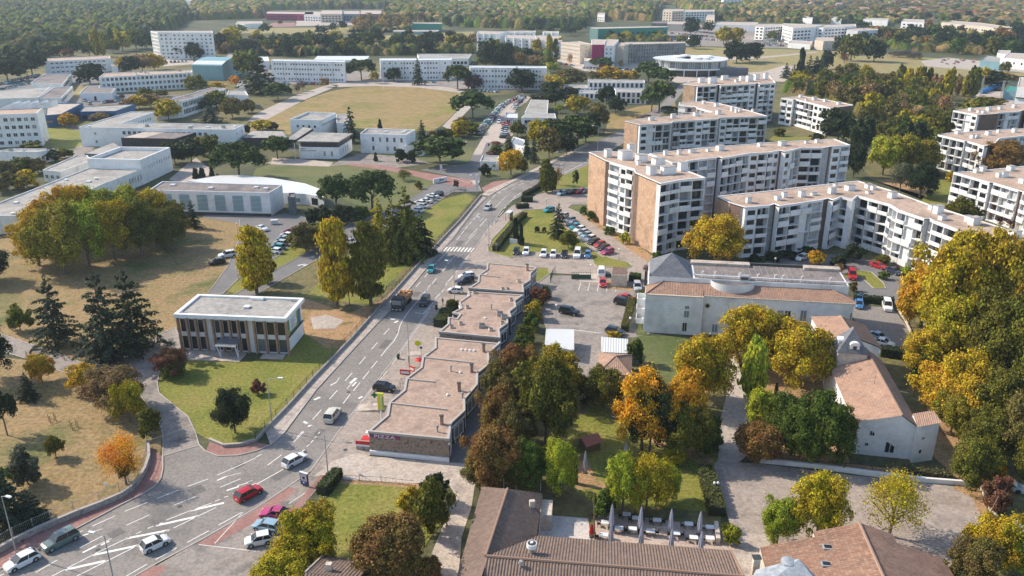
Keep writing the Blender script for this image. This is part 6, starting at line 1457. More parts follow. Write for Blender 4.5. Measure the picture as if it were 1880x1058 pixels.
FAR=[([(1217,20),(1234,21),(1256,20),(1255,17),(1219,16.5)],17,'cream','isolated cream ended university block near the top centre'),([(1256,22),(1312,21),(1311,18),(1258,18)],13,'white','long windowed wing right of the cream ended university block'),
 ([(1387,49),(1403,50),(1440,47),(1438,44),(1388,44)],13,'white','first of four white ended laboratory blocks beyond the car park, from the left'),([(1437,47),(1456,52),(1492,50),(1512,46),(1438,43)],15,'white','second of four white ended laboratory blocks beyond the car park, from the left'),
 ([(1493,50),(1512,51),(1572,48),(1570,44),(1494,46)],14,'white','third of four white ended laboratory blocks beyond the car park, from the left'),([(1554,56),(1575,57),(1612,55),(1610,51),(1556,52)],12,'white','fourth of four white ended laboratory blocks beyond the car park, from the left'),
 ([(1655,40),(1697,42),(1697,36),(1660,35)],11,'white','pale block between dark trees left of the long white slab'),([(1728,42),(1800,48),(1856,56),(1858,50),(1800,42),(1730,37)],12,'cream','very long pale slab behind the dark trees at the right'),
 ([(1296,32),(1312,33),(1312,27),(1298,27)],12,'cream','narrow stepped cream block left of the concrete tower'),([(1585,36),(1630,38),(1632,34),(1590,33)],7,'white','low white flat block above the fourth laboratory block'),
 ([(1474,33),(1492,34),(1492,30),(1476,30)],7,'white','small white gabled block above the laboratory blocks'),([(1526,34),(1545,35),(1545,31),(1528,31)],7,'white','small white block between trees above the third laboratory block'),
 ([(1218,44),(1262,45),(1275,40),(1225,39)],8,'cream','cream workshop by the far car park'),([(1313,45),(1390,47),(1392,41),(1318,40)],7,'white','low white sheds behind the golden trees of the far car park'),
 ([(1447,79),(1488,82),(1492,76),(1452,74)],4.5,'white','low white cabin beside the far parked cars'),([(1496,74),(1512,76),(1532,75),(1532,68),(1498,68)],8,'cream','small cream building at the end of the far parked cars'),
 ([(96,0),(104,2),(140,1),(138,-4),(100,-4)],8,'white','pale roof peeking over the forest at top left'),([(488,25),(548,26),(575,26),(575,22),(490,21)],9,'magenta','dark purple student block at the far sports field, leftmost'),([(558,27),(590,28),(590,22),(560,21)],9,'white','white student block at the far sports field'),
 ([(588,26),(628,26),(628,19),(590,19)],11,'cream','cream student block at the far sports field'),([(628,26),(660,26),(660,20),(630,20)],9,'teal','dark teal student block at the far sports field'),([(661,26),(700,26),(700,19),(662,19)],10,'magenta','purple student block at the far sports field, rightmost'),
 ([(433,43),(450,44),(482,43),(480,39),(436,39)],6,'white','white changing rooms beside the far sports field'),([(757,43),(811,44),(811,41),(758,41)],9,'green','green tennis hall beyond the copper tree row'),([(721,58),(806,58),(806,55),(722,55)],3.5,'teal','low grey stand below the green tennis hall'),
 ([(826,3),(900,4),(905,0),(830,-2)],8,'white','pale warehouse at the top edge centre'),([(255,2),(330,3),(330,-3),(258,-4)],8,'white','pale warehouse at the top edge, above the forest'),([(336,1),(378,2),(378,-3),(340,-4)],8,'white','second pale warehouse at the top edge, above the slab block'),
 ([(1097,27),(1110,28),(1112,20),(1099,20)],9,'white','small white tower house among far trees, top centre'),([(1180,8),(1212,9),(1212,2),(1182,2)],8,'white','white block in the trees at top centre right'),([(955,24),(975,25),(975,19),(957,19)],6,'white','small white house among the far trees, top centre left'),
 ([(1025,26),(1058,27),(1058,23),(1028,23)],6,'cream','long cream house among the far trees, top centre')]
for px,H,wl,lab in FAR:
 ws=[(0,[1.2+3.1*i for i in range(max(1,int(H/3.2)))],2.6,1.5,4.2,'dark',.05,.95),(1,[1.2+3.1*i for i in range(max(1,int(H/3.2)))],3.2,1.5,4.6,'dark',.05,.95)] if H>8.5 and wl!='green' else []
 r,L,h,c=block('university_block' if px[0][0]>1200 else 'distant_building',px,H,lab,'building',wl,'concrete',wins=ws)
tw=G(1344,17);r=empty('concrete_tower',tuple(tw));tag(r,'broad white concrete tower cut by the top edge','tower');s=mpp(17);mb=MB();mb.box((0,0,0),(38*s,16,30));mb.build('wall',M['white'],r)
mb=MB()
for i in range(6):mb.box(((-16+i*6.4)*s,-8.3,0),(1.1*s,.8,30))
mb.build('ribs',M['cream'],r);mb=MB();mb.box((8*s,0,0),(110*s,20,4));mb.build('podium',M['white'],r)
block('garden_house',[(1585,146),(1610,148),(1608,138),(1590,138)],4,'low house with brown roof inside the wood','house','white2','tile_dark' if False else 'darkroof',wins=[(0,[1],1.2,1.2,3)])
block('green_shed',[(1800,111),(1836,114),(1837,106),(1812,102)],6,'blue-green open fronted shed by the sandy yard','shed','teal','greyroof')
block('white_hangar',[(1842,106),(1900,112),(1910,100),(1850,97)],7,'white hangar at the right edge beyond the sandy yard','hangar','white','concrete',wins=[(0,[3],1.4,1.6,5,'dark')])
block('white_hangar',[(1831,98),(1850,100),(1856,93),(1834,92)],7,'small white building behind the blue-green shed','building','white','concrete')
block('low_hall',[(1813,88),(1850,90),(1852,80),(1820,78)],5,'long white low hall behind the sandy yard trees','hall','white','concrete')
r,L,h,c=block('substation_tower',[(1868,160),(1920,164),(1920,146),(1872,142)],17,'white multi level substation building at the right edge','substation','white','concrete')
for z in (4,8,12):mb=MB();a,b=L[0],L[1];mb.beam((a[0],a[1]-.3,z),(b[0],b[1]-.3,z),.8,.35);mb.build('floor_band',M['darkmetal'],r)
block('green_roof_hut',[(1843,166),(1868,168),(1870,160),(1850,158)],5,'pale hut with a green roof inside the substation','hut','teal','green')
for x,y,ty,lab in ((1836,190,148,'left steel gantry mast of the substation'),(1861,194,152,'right steel gantry mast of the substation'),(1800,176,138,'steel lattice mast beside the blue covers')):
 g=G(x,y);hh=HZ(x,y,ty);r=empty('steel_mast',tuple(g));tag(r,lab,'mast');mb=MB()
 for a,b in ((-.5,-.5),(.5,-.5),(.5,.5),(-.5,.5)):mb.tube((a,b,0),(a*.6,b*.6,hh),.1,.1,4)
 for k in range(int(hh/1.6)):mb.tube((-.5,-.5,k*1.6),(.5,-.5,k*1.6+1.6),.05,.05,4);mb.tube((.5,.5,k*1.6),(-.5,.5,k*1.6+1.6),.05,.05,4)
 mb.build('lattice',M['metal'],r);mb=MB();mb.beam((-3.5,0,hh-.5),(3.5,0,hh-.5),.2,.2);mb.build('crossarm',M['metal'],r)
def hmesh():
 w_=MB();w_.box((0,0,0),(10,7.5,3.2));w_.face([(-5,-3.75,3.2),(-5,3.75,3.2),(-5,0,4.8)][::-1]);w_.face([(5,-3.75,3.2),(5,3.75,3.2),(5,0,4.8)])
 for x in (-3,0,3):w_.box((x,-3.76,1),(1.1,.06,1.2),0,1)
 r_=MB()
 for s in (-1,1):r_.face([(-5.4,s*4.2,3.1),(5.4,s*4.2,3.1),(5.4,0,4.95),(-5.4,0,4.95)][::s])
 return w_.mesh('wall',[M['cream'],M['glassdark']]),r_.mesh('roof',M['suburb'])
M['suburb']=objcol('faded_terracotta',.85,0,0)
hw_,hr_m=hmesh();rs_=random.Random(5);places=[([(1400,12),(1600,22),(1880,40),(1980,45),(1980,4),(1700,0),(1450,-4)],95,'in the far suburb, upper right'),([(1560,30),(1640,34),(1640,22),(1560,20)],8,'in the far suburb, upper right'),([(980,20),(1100,20),(1100,8),(960,8)],7,'among the far trees, top centre')]
for px,n,plc in places:
 W=[G(x,y)[:2] for x,y in px];xs,ys=[p[0] for p in W],[p[1] for p in W];k=0;got=[]
 while k<n:
  x,y=rs_.uniform(min(xs),max(xs)),rs_.uniform(min(ys),max(ys))
  if not pip(x,y,W) or any(math.hypot(x-a,y-b)<14 for a,b in got):continue
  got.append((x,y));o=empty('suburban_house',(x,y,0),rs_.choice([0,.3,1.57,-.2,1.2]));tag(o,'small pale house with a terracotta roof '+plc,'house','suburban houses')
  a=link('wall',hw_,o);b=link('roof',hr_m,o);f=rs_.uniform(.8,1.15);b.color=(.46*f,.29*f,.23*f,1);sc=rs_.uniform(.9,1.5);a.scale=b.scale=(sc,sc,sc);k+=1
#trees and hedges
T=tree
tree_row([('broad',72,488,392,84,'ye'),('broad',118,503,378,92,'yg'),('broad',165,488,372,80,'lg'),('broad',212,478,368,78,'gy'),('broad',262,470,366,76,'og'),('broad',308,458,382,70,'og')],
  'of the front row of the yellow grove','yellow-green grove by the long hall','broadleaf tree')
tree_row([('broad',92,462,362,80,'ye'),('broad',138,452,340,78,'ye'),('broad',186,446,343,74,'lg'),('broad',232,440,345,76,'lg'),('broad',280,432,347,70,'gy'),('broad',318,432,366,56,'og')],
  'of the back row of the yellow grove','yellow-green grove by the long hall','broadleaf tree')
T('conifer',356,419,368,32,'dg','small dark fir at the right end of the yellow grove')
T('cedar',106,634,508,86,'bg','tall airy dark cedar with bare leader, on the dry field');T('cedar',200,664,502,118,'bg','broad dark cedar, left half of the touching pair beside the driveway')
T('cedar',250,642,500,112,'dg','broad dark cedar, right half of the touching pair beside the driveway');T('shrub',38,607,560,46,'og','small green bush alone on the dry field left of the cedars')
T('broad',-15,520,455,70,'dg','dark tree cut by the left edge beside the dry field');T('broad',-12,700,590,70,'dg','dark tree cut by the left edge over the driveway')
T('poplar',472,540,414,70,'gy','yellow-green poplar standing alone behind the office');T('poplar',619,562,402,66,'gy','left one of two tall poplars right of the office');T('poplar',681,560,407,72,'og','right one of two tall poplars right of the office')
T('poplar',492,520,470,36,'yg','small poplar sapling beside the lone poplar')
T('spruce',697,452,366,56,'gy','slim yellow tipped conifer beside the verge car park');T('spruce',747,474,346,86,'og','largest yellow tipped conifer by the verge wall');T('spruce',722,478,372,70,'og','middle yellow tipped conifer, half hidden by the largest')
T('spruce',775,468,400,62,'dg','low dark conifer leaning over the road wall')
T('pine',618,392,316,66,'pg','left umbrella pine of the touching pair on the campus lawn');T('pine',684,390,311,90,'pg','right umbrella pine of the touching pair on the campus lawn')
tree_row([('shrub',575,412,384,30,'dg'),('shrub',600,413,378,40,'dg'),('shrub',634,410,374,48,'dg'),('shrub',664,404,376,38,'mg')],'in the clipped row under the pair of umbrella pines','shrubs under the umbrella pines','bush')
T('broad',562,462,412,56,'ol','olive brown tree between the parked cars and the tall poplars');T('broad',590,452,412,40,'yg','small yellowish tree touching the left tall poplar');T('broad',545,450,425,30,'og','low green bushy tree at the end of the parked row')
T('shrub',507,440,412,0.1,'og') if False else None
T('broad',642,560,470,26,'gy','thin yellowish tree between the two tall poplars')
T('pine',440,330,258,96,'pg','big dark umbrella pine on the shaded campus lawn');T('pine',510,292,248,56,'pg','umbrella pine left of the school front');T('pine',808,303,248,102,'pg','wide umbrella pine left of the campus gate road')
T('pine',511,184,151,52,'pg','umbrella pine beside the meadow path');T('pine',664,147,105,56,'pg','umbrella pine between left and middle classroom slabs');T('pine',840,164,117,50,'pg','umbrella pine between middle and right classroom slabs');T('pine',868,217,166,80,'pg','large rounded pine at the right end of the meadow')
T('conifer',768,156,108,25,'dg','pointed fir in front of the middle classroom slab');T('broad',724,150,124,28,'dg','small dark tree in front of the middle classroom slab');T('broad',688,153,130,20,'yg','small yellow tree left of the middle classroom slab')
T('broad',868,165,138,36,'pu','dark purple tree before the right classroom slab');T('broad',958,168,126,50,'dg','dark tree in front of the right classroom slab');T('sparse',556,168,146,14,'pu','small bare purple tree right of the path pine');T('sparse',546,172,153,14,'pu','smaller bare purple tree by the meadow path');T('broad',598,160,143,16,'br','little brown tree before the left classroom slab')
T('cedar',645,262,199,36,'dg','tall dark layered cedar between school and white office');T('cedar',775,262,222,28,'dg','dark layered conifer right of the white office');T('cypress',698,238,220,8,'dg','tiny dark cypress behind the white office')
T('shrub',736,298,272,24,'dg','rounded dark bush in front of the white office');T('shrub',756,299,276,20,'dg','smaller dark bush in front of the white office');T('cypress',690,296,281,8,'dg','tiny cypress on the lawn of the white office')
tree_row([('broad',795,262,240,18,'rb'),('broad',808,265,238,20,'dg'),('broad',822,262,236,22,'og'),('shrub',842,252,222,40,'gy'),('shrub',862,246,224,36,'og'),('shrub',850,232,216,36,'ol')],'in the shrub bed beside the left parked row','shrubs by the campus road','bush')
T('sparse',742,332,312,30,'og','thin young tree on the campus lawn');T('shrub',769,347,332,14,'og','small bush beside the campus lane');T('broad',838,348,330,10,'dg','ivy covered dead trunk by the campus entrance')
tree_row([('broad',322,302,262,48,'dg'),('broad',352,298,256,44,'dg'),('broad',372,285,250,30,'yg'),('broad',388,290,248,34,'og'),('cypress',360,328,310,12,'dg'),('cypress',372,327,309,12,'dg'),('cypress',391,333,308,10,'dg'),('cypress',401,334,320,8,'dg')],'in the dark trees behind the striped hall','trees behind the striped hall')
T('round',427,217,178,36,'ol','egg shaped clipped olive tree near the meadow');T('round',456,208,182,28,'ol','smaller egg shaped clipped tree right of the big one')
T('broad',310,222,181,46,'gy','golden tree hiding the end of the slender wing');T('broad',398,200,167,38,'og','rounded green-yellow tree beside the slender wing');T('cedar',385,226,196,56,'gg','wide greyish cedar below the slender wing');T('broad',362,202,178,24,'dg','dark tree against the slender wing')
T('broad',378,205,184,24,'dg','second dark tree against the slender wing');T('broad',360,168,138,38,'og','green tree before the blue-green hangar');T('broad',432,160,139,22,'or','small orange tree right of the blue-green hangar');T('shrub',396,166,150,34,'ye','low yellow bushes at the foot of the hangar')
T('cedar',478,172,104,78,'dg','very large dark cedar at the left end of the meadow');T('broad',455,145,95,50,'og','tall green tree behind the very large cedar')
T('round',482,240,220,42,'gy','rounded yellow-green tree on the edge of the meadow');T('round',500,240,224,22,'dg','dark rounded tree beside the yellow-green one on the meadow edge');T('shrub',453,246,230,16,'dg','small dark bush at the corner of the teaching building')
T('broad',166,155,116,48,'dg','spreading dark tree before the block at the forest foot');T('broad',48,190,176,24,'rb','copper bush left of the workshops');T('broad',28,196,184,16,'rb','small copper bush among the workshops')
T('round',128,234,207,32,'ye','weeping yellow tree in front of the blue hall');T('round',184,222,206,32,'tan','tan fuzzy tree before the dark blue band building')
tree_row([('broad',236,202,182,30,'tan'),('broad',256,200,176,34,'ye'),('broad',278,198,172,36,'tan'),('broad',268,182,162,30,'og'),('broad',292,182,164,30,'og'),('broad',300,178,166,24,'tan')],'of the golden brown row right of the blue band building','golden brown row')
T('conifer',75,265,236,18,'dg','dark fir at the corner of the four storey block');T('shrub',60,276,262,40,'og','low hedge-like bushes before the four storey block')
tree_row([('shrub',10,330,292,50,'ol'),('shrub',40,322,290,44,'og'),('shrub',70,318,290,34,'ol'),('shrub',15,350,315,56,'ol'),('shrub',95,296,272,30,'dg'),('shrub',50,345,310,46,'gy'),('shrub',120,290,272,30,'og')],'in the shrubbery left of the long hall','shrubbery by the long hall','bush')
tree_row([('broad',228,134,104,26,'ye'),('broad',240,136,104,32,'dg'),('broad',262,132,100,34,'tan'),('broad',284,130,98,28,'ye'),('broad',296,128,104,22,'gy')],'in the golden clump behind the long window block','golden clump')
T('broad',428,96,50,38,'gy','tall golden tree at the right end of the slab block');T('broad',330,108,82,26,'dg','dark tree at the foot of the slab block, left');T('broad',356,110,78,30,'dg','dark tree at the foot of the slab block, middle');T('broad',384,104,80,26,'dg','dark tree at the foot of the slab block, right');T('broad',405,98,60,26,'dg','dark tree touching the right end of the slab block')
FG='front trees of the forest'
tree_row([('broad',15,150,100,60,'dg'),('broad',60,140,88,56,'dg'),('broad',110,106,76,44,'og'),('broad',135,104,62,30,'mg'),('poplar',178,104,55,16,'gy'),('poplar',190,104,60,14,'gy'),('broad',165,104,74,30,'og'),('broad',208,98,72,26,'og'),('broad',226,94,56,28,'gy'),('broad',250,90,52,34,'og'),('broad',90,106,80,30,'dg'),('broad',270,92,60,24,'dg'),('broad',125,108,90,26,'rb')],'along the front of the forest',FG)
woodland('forest',[[(-260,150),(-20,132),(60,118),(100,94),(262,78),(300,66),(335,46),(350,30),(340,12),(-600,12),(-400,100)]],'great dark forest rolling back over the upper left',3,['dg','dg','dg','og','gg','mg','ol'],2.2,8.5,10,17,.04)
woodland('forest',[[(-900,11),(900,5),(920,-14),(-1100,-20)],[(-1100,-20),(2900,-18),(3300,-38),(-1400,-38)]],'farthest woods fading into haze along the top edge',4,['dg','gg','og','tan'],7,16,12,22,.12)
woodland('wood',[[(345,38),(480,34),(486,19),(720,16),(760,8),(420,4),(352,12)],[(702,36),(756,40),(858,50),(960,54),(1080,48),(1082,30),(1000,10),(722,14)],[(1082,34),(1200,40),(1212,14),(1060,8)],[(1240,14),(1250,16),(1320,30),(1440,38),(1400,12)]],'dense woodland across the top centre behind the campus',8,['dg','gg','mg','og','ol','tan'],3,9,9,15,.07)
woodland('wood',[[(900,10),(1900,8),(2200,-14),(880,-14)],[(1400,28),(1500,27),(1560,17),(1400,10)],[(1560,30),(1700,34),(1900,50),(2150,62),(2000,8),(1560,12)]],'garden trees woven through the far suburb at the upper right',9,['dg','gg','og','ol','rb','tan'],3.5,10,5,9,.45)
woodland('wood',[[(470,103),(640,103),(780,101),(868,99),(870,88),(700,87),(600,90),(472,86)],[(400,98),(468,102),(476,88),(424,82)],[(1580,84),(1700,96),(1860,102),(1900,94),(1870,66),(1620,64),(1566,66)],[(1262,34),(1440,43),(1640,44),(1700,38),(1600,26),(1300,22)],[(1436,170),(1444,160),(1580,152),(1700,172),(1736,212),(1730,230),(1680,244),(1600,240),(1560,212),(1500,176)],[(880,118),(1010,122),(1010,104),(880,100)],[(1250,92),(1240,84),(1110,84),(1112,76),(1215,72)],[(640,60),(756,60),(752,48),(660,48)]],'undergrowth and lower crowns filling the tree belts of the middle distance',14,['dg','og','ol','mg','tan','dg'],2.2,6.5,4,9,.3)
BG='tree belt behind the classroom slabs'
scatter([(470,104),(640,104),(780,102),(870,100),(872,84),(700,84),(600,86),(470,82)],62,[('broad','dg',6),('broad','og',3),('broad','gy',1),('pine','pg',1),('broad','tan',1),('conifer','dg',1)],'in the belt behind the classroom slabs',BG,10,16,51)
scatter([(400,100),(470,104),(480,84),(420,78)],9,[('broad','gy',2),('broad','tan',2),('broad','dg',2)],'in the clump right of the slab block','clump right of the slab block',8,13,52)
scatter([(640,60),(650,62),(756,60),(754,44),(660,44)],24,[('broad','tan',4),('broad','ye',1),('broad','ol',3)],'in the copper topped plane tree row before the tennis hall','copper plane trees',13,15,53,mind=.7)
scatter([(760,44),(880,56),(1080,58),(1080,40),(860,28),(760,34)],45,[('broad','dg',4),('broad','mg',2),('broad','ol',2),('conifer','dg',1),('broad','rb',1)],'in the woodland front beyond the housing blocks','woodland front trees',10,15,54)
tree_row([('broad',488,62,43,24,'dg'),('broad',442,62,45,22,'mg'),('broad',592,66,46,26,'dg'),('broad',612,60,42,18,'dg'),('broad',630,56,38,18,'dg'),('broad',616,74,56,28,'gy'),('broad',515,46,38,10,'rb')],'around the far sports field','sports field trees')
tree_row([('broad',892,122,76,28,'dg'),('broad',908,118,70,30,'og'),('broad',928,116,78,32,'dg'),('pine',892,122,103,34,'pg'),('broad',945,112,84,20,'og'),('broad',968,118,88,28,'dg'),('poplar',986,104,72,18,'gy'),('poplar',1008,108,64,16,'gy'),('poplar',1020,108,72,12,'og'),('poplar',1028,102,70,14,'gy'),('broad',985,124,102,30,'tan'),('broad',1005,126,102,30,'og'),('broad',1012,134,114,26,'lg'),('broad',918,120,92,26,'dg'),('broad',955,122,96,20,'br'),('sparse',943,118,96,14,'tan')],
  'of the mixed trees in front of the white housing blocks','trees before the housing blocks')
scatter([(955,66),(1080,66),(1082,54),(960,54)],14,[('pine','pg',1)],'in the pine line above the white housing blocks','pine line',9,12,56,asp=(1.0,1.3))
tree_row([('round',1048,158,126,54,'ol'),('broad',1018,168,138,36,'gy'),('broad',1032,164,140,30,'og'),('broad',1008,178,150,34,'dg'),('broad',1048,178,160,34,'dg'),('broad',1020,196,162,36,'dg'),('round',986,182,171,30,'gg'),('sparse',1046,120,99,12,'br')],'around the round brown-green tree left of the motel-like building','trees left of the motel')
tree_row([('broad',1116,150,120,36,'ye'),('broad',1090,150,130,24,'ol'),('broad',1134,150,128,36,'ye'),('broad',1158,150,130,32,'ye'),('pine',1104,128,104,48,'pg'),('pine',1190,152,110,50,'pg'),('pine',1212,158,123,56,'pg'),('pine',1210,205,145,54,'pg'),('pine',1196,205,158,44,'pg'),('sparse',1140,126,111,12,'ol')],'of the yellow trees and pines behind the motel-like building','trees behind the motel')
T('pine',1112,204,155,34,'dg','dark pine in front of the motel-like building');T('broad',1130,210,176,30,'dg','dark tree right of the dark pine before the motel');T('broad',1060,210,176,44,'gy','green-yellow tree below the motel-like building');T('broad',1024,208,192,16,'lg','little lime tree beside the low pavilion');T('broad',1098,238,190,36,'ol','olive tree beside the dry lawn with the log heap')
tree_row([('pine',1060,268,208,70,'pg'),('pine',1020,270,214,60,'pg'),('broad',990,272,222,44,'gy'),('broad',1008,290,236,40,'ol'),('broad',1075,262,220,40,'dg'),('broad',1085,246,206,36,'dg'),('pine',1228,206,195,36,'pg'),('broad',1040,284,246,40,'dg')],'of the dark pine mass above the main road bend','pine mass by the road')
tree_row([('broad',938,322,275,44,'ye'),('broad',950,252,222,26,'og'),('conifer',934,278,244,22,'dg'),('conifer',966,292,250,20,'dg'),('broad',910,268,260,22,'rb'),('shrub',912,285,268,26,'mg'),('shrub',890,322,300,20,'dg'),('conifer',980,300,252,22,'dg'),('broad',958,318,292,24,'og'),('shrub',905,288,276,20,'rb')],'around the big yellow tree by the guardhouse','trees around the guardhouse')
T('poplar',1003,354,292,30,'og','narrow poplar at the road corner before the tower');T('poplar',1014,352,312,20,'og','short poplar beside the corner poplar');T('sparse',1025,340,308,18,'br','thin bare stemmed tree right of the corner poplar');T('broad',1057,344,312,12,'dg','ivy clad stump on the lawn by the tower')
T('conifer',1025,438,374,40,'dg','dark conifer on the lawn beside the diagonal parked row');T('broad',1043,456,424,32,'og','small round tree in front of the dark conifer');T('cypress',947,446,402,11,'dg','left one of two slim cypresses on the lawn');T('cypress',957,450,413,10,'dg','right one of two slim cypresses on the lawn')
T('shrub',986,427,415,11,'dg','left small ball bush on the residence lawn');T('shrub',999,426,417,9,'dg','right small ball bush on the residence lawn')
tree_row([('shrub',1071,394,378,14,'mg'),('shrub',1085,405,386,17,'mg'),('shrub',1096,409,398,10,'ol'),('shrub',1119,430,415,24,'mg'),('shrub',1148,448,424,18,'lg'),('shrub',1205,482,462,22,'mg')],'along the foot of the brick tower','bushes along the tower','bush')
T('broad',1312,486,394,98,'ye','large golden tree between the two brick ended apartment buildings');T('sparse',1186,503,486,12,'pu','small purple shrub beside the slate pyramid');T('shrub',1366,360,335,26,'dg','dark palm-like bush between two apartment bars')
T('round',1497,488,460,30,'ye','small golden ball tree in the shaded court');T('round',1620,485,468,24,'og','clipped olive bush at the apartment doorway');T('shrub',1622,513,498,20,'mg','round green bush on the court island');T('shrub',1663,505,488,22,'lg','round lighter bush at the foot of the white facade');T('shrub',1645,500,488,14,'rb','little brown bush at the foot of the white facade')
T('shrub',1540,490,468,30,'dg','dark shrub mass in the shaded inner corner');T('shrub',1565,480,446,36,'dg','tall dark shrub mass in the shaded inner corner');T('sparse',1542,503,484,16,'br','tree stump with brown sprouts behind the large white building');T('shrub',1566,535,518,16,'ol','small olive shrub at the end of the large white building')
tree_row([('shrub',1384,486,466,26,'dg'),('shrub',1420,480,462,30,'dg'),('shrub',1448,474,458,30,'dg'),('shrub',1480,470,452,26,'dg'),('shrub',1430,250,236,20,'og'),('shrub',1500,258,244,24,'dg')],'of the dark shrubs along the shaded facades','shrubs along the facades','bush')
tree_row([('shrub',990,560,528,34,'rb'),('shrub',1000,548,524,26,'mg'),('shrub',980,586,552,34,'gy'),('shrub',976,606,574,34,'mg'),('shrub',966,632,596,38,'og'),('shrub',984,572,548,30,'og'),('shrub',958,644,612,34,'mg')],'in the leafy strip between shops and courtyard','leafy strip','bush')
T('shrub',1166,668,620,34,'mg','rounded tree beside the small tiled hut');T('shrub',1126,620,608,30,'gy','low bushes behind the carport')
tree_row([('broad',935,712,636,58,'br'),('broad',968,708,640,56,'br'),('broad',917,760,668,64,'ol'),('broad',940,772,690,72,'ol'),('broad',912,812,712,68,'br'),('broad',945,835,742,68,'ol'),('broad',890,880,790,76,'br'),('broad',915,905,786,86,'br'),('broad',1002,816,656,116,'og'),('broad',1022,735,640,86,'gy'),('broad',880,900,828,56,'ol')],
  'of the brownish orange tree mass behind the shops','tree mass behind the shops')
tree_row([('broad',968,905,806,74,'mg'),('broad',1026,916,808,58,'lg'),('cypress',1056,888,834,10,'dg'),('shrub',1110,955,900,44,'mg')],'of the greens by the restaurant','green trees over the restaurant')
tree_row([('broad',1142,942,832,70,'lg'),('broad',1186,940,838,76,'gy'),('broad',1222,922,850,52,'lg')],'of the lime green trees behind the terrace','lime green trees','tree')
T('broad',1178,826,684,96,'or','orange tree with a dark green heart on the garden lawn');T('broad',1192,830,700,74,'dg','dark green tree growing inside the orange one');T('broad',1246,820,685,90,'or','second orange tree, right of the dark green heart');T('broad',1284,744,616,100,'gy','large yellow-green tree beside the gravel drive');T('broad',1255,838,740,80,'og','low green tree under the second orange tree')
T('broad',1108,748,678,80,'og','glossy green tree in front of the tiled hut');T('shrub',1080,738,690,50,'dg','dark bushy tree left of the glossy one');T('shrub',1300,832,772,66,'mg','bushy green tree at the lower end of the drive');T('round',1392,846,776,84,'br','round brownish orange tree at the corner of the drive')
T('broad',1372,680,560,92,'gy','yellow topped tree against the large white building');T('broad',1368,668,566,60,'ye','golden tree at the left of the yellow topped one');T('broad',1465,712,596,118,'gy','wide yellow-green tree in front of the manor');T('broad',1418,668,576,60,'og','green tree behind the wide yellow-green one')
T('poplar',1378,746,620,50,'lg','bright yellow-green column tree by the garden wall');T('broad',1394,790,714,52,'lg','bright lime bushy tree below the column tree');T('cypress',1398,722,662,9,'dg','tiny dark cypress beside the bright column tree');T('cypress',1422,742,704,10,'dg','slim dark cypress beside the garden path')
tree_row([('broad',1452,836,730,92,'mg'),('broad',1500,850,728,100,'mg'),('broad',1536,838,750,62,'og'),('broad',1480,850,772,70,'mg')],'of the green trees before the manor gable','green trees by the manor')
T('round',1236,852,822,44,'gy','round clipped yellow-green bush on the garden lawn')
T('broad',1497,995,868,90,'gy','yellow-green tree at the left of the manor car park');T('broad',1426,1000,916,62,'lg','lighter bushy tree beside the car park entrance');T('sparse',1632,985,872,118,'gy','airy golden green tree in the middle of the manor car park');T('broad',1632,978,880,92,'gy','inner crown of the middle car park tree') if False else None
T('broad',1780,1086,990,84,'ol','olive tree at the bottom edge of the car park');T('broad',1822,1040,950,96,'gy','golden tree behind the leaning pole');T('shrub',1828,940,880,58,'rb','reddish brown bush at the car park corner');T('broad',1780,900,806,78,'og','green bushy tree above the car park corner');T('broad',1815,892,840,50,'ye','small orange-yellow tree beside the corner bush');T('broad',1866,1060,980,60,'lg','light green tree in the bottom right corner')
RG='tall trees along the right edge'
tree_row([('broad',1725,640,432,124,'gy'),('broad',1786,640,426,126,'gy'),('broad',1848,650,440,122,'yg'),('broad',1690,600,482,84,'ye'),('broad',1742,682,540,100,'gy'),('broad',1812,708,540,114,'og'),('broad',1880,740,560,110,'og'),('conifer',1712,560,448,36,'gg'),('broad',1900,620,430,120,'og'),('broad',1668,600,520,56,'ye')],'of the tallest yellow-green mass at the right edge',RG)
tree_row([('broad',1700,690,606,90,'gy'),('broad',1760,780,650,100,'gy'),('broad',1722,762,672,88,'ye'),('broad',1780,800,690,100,'ye'),('broad',1830,820,680,110,'og'),('broad',1800,850,760,90,'og'),('broad',1870,860,720,100,'ol'),('sparse',1690,690,630,74,'pu'),('broad',1745,800,720,70,'yg')],'of the lower golden trees beside the manor garden','lower golden trees')
T('shrub',1690,702,650,40,'mg','dark green bush under the purple brown tree');T('broad',1895,900,780,80,'og','green tree at the right edge above the shaded yard')
WG='mixed wood right of the apartment bars'
scatter([(1430,172),(1440,158),(1580,150),(1700,170),(1740,210),(1740,232),(1690,250),(1640,262),(1590,250),(1560,215),(1500,176)],92,[('broad','og',5),('broad','gy',2),('broad','ol',3),('broad','tan',1),('broad','mg',2),('sparse','tan',1),('broad','dg',1)],'in the mixed wood right of the apartment bars',WG,7,13,61)
tree_row([('broad',1538,262,200,60,'dg'),('broad',1580,290,215,40,'dg'),('broad',1620,322,252,56,'lg'),('broad',1650,318,246,54,'yg'),('broad',1690,318,256,60,'yg'),('broad',1672,300,222,44,'dg'),('sparse',1652,350,300,46,'gg'),('broad',1688,362,298,60,'dg'),('broad',1700,300,232,50,'og'),('broad',1720,268,206,36,'og'),('broad',1566,326,262,40,'dg'),('broad',1740,240,200,36,'og')],'of the garden trees between the apartment bars','garden trees between the bars')
tree_row([('broad',1760,425,362,56,'og'),('broad',1828,330,260,84,'br'),('shrub',1850,415,394,44,'pu'),('shrub',1742,334,314,16,'gy'),('broad',1790,232,178,60,'og'),('broad',1815,200,178,50,'ol')],'of the trees around the right edge apartment blocks','trees by the right edge blocks')
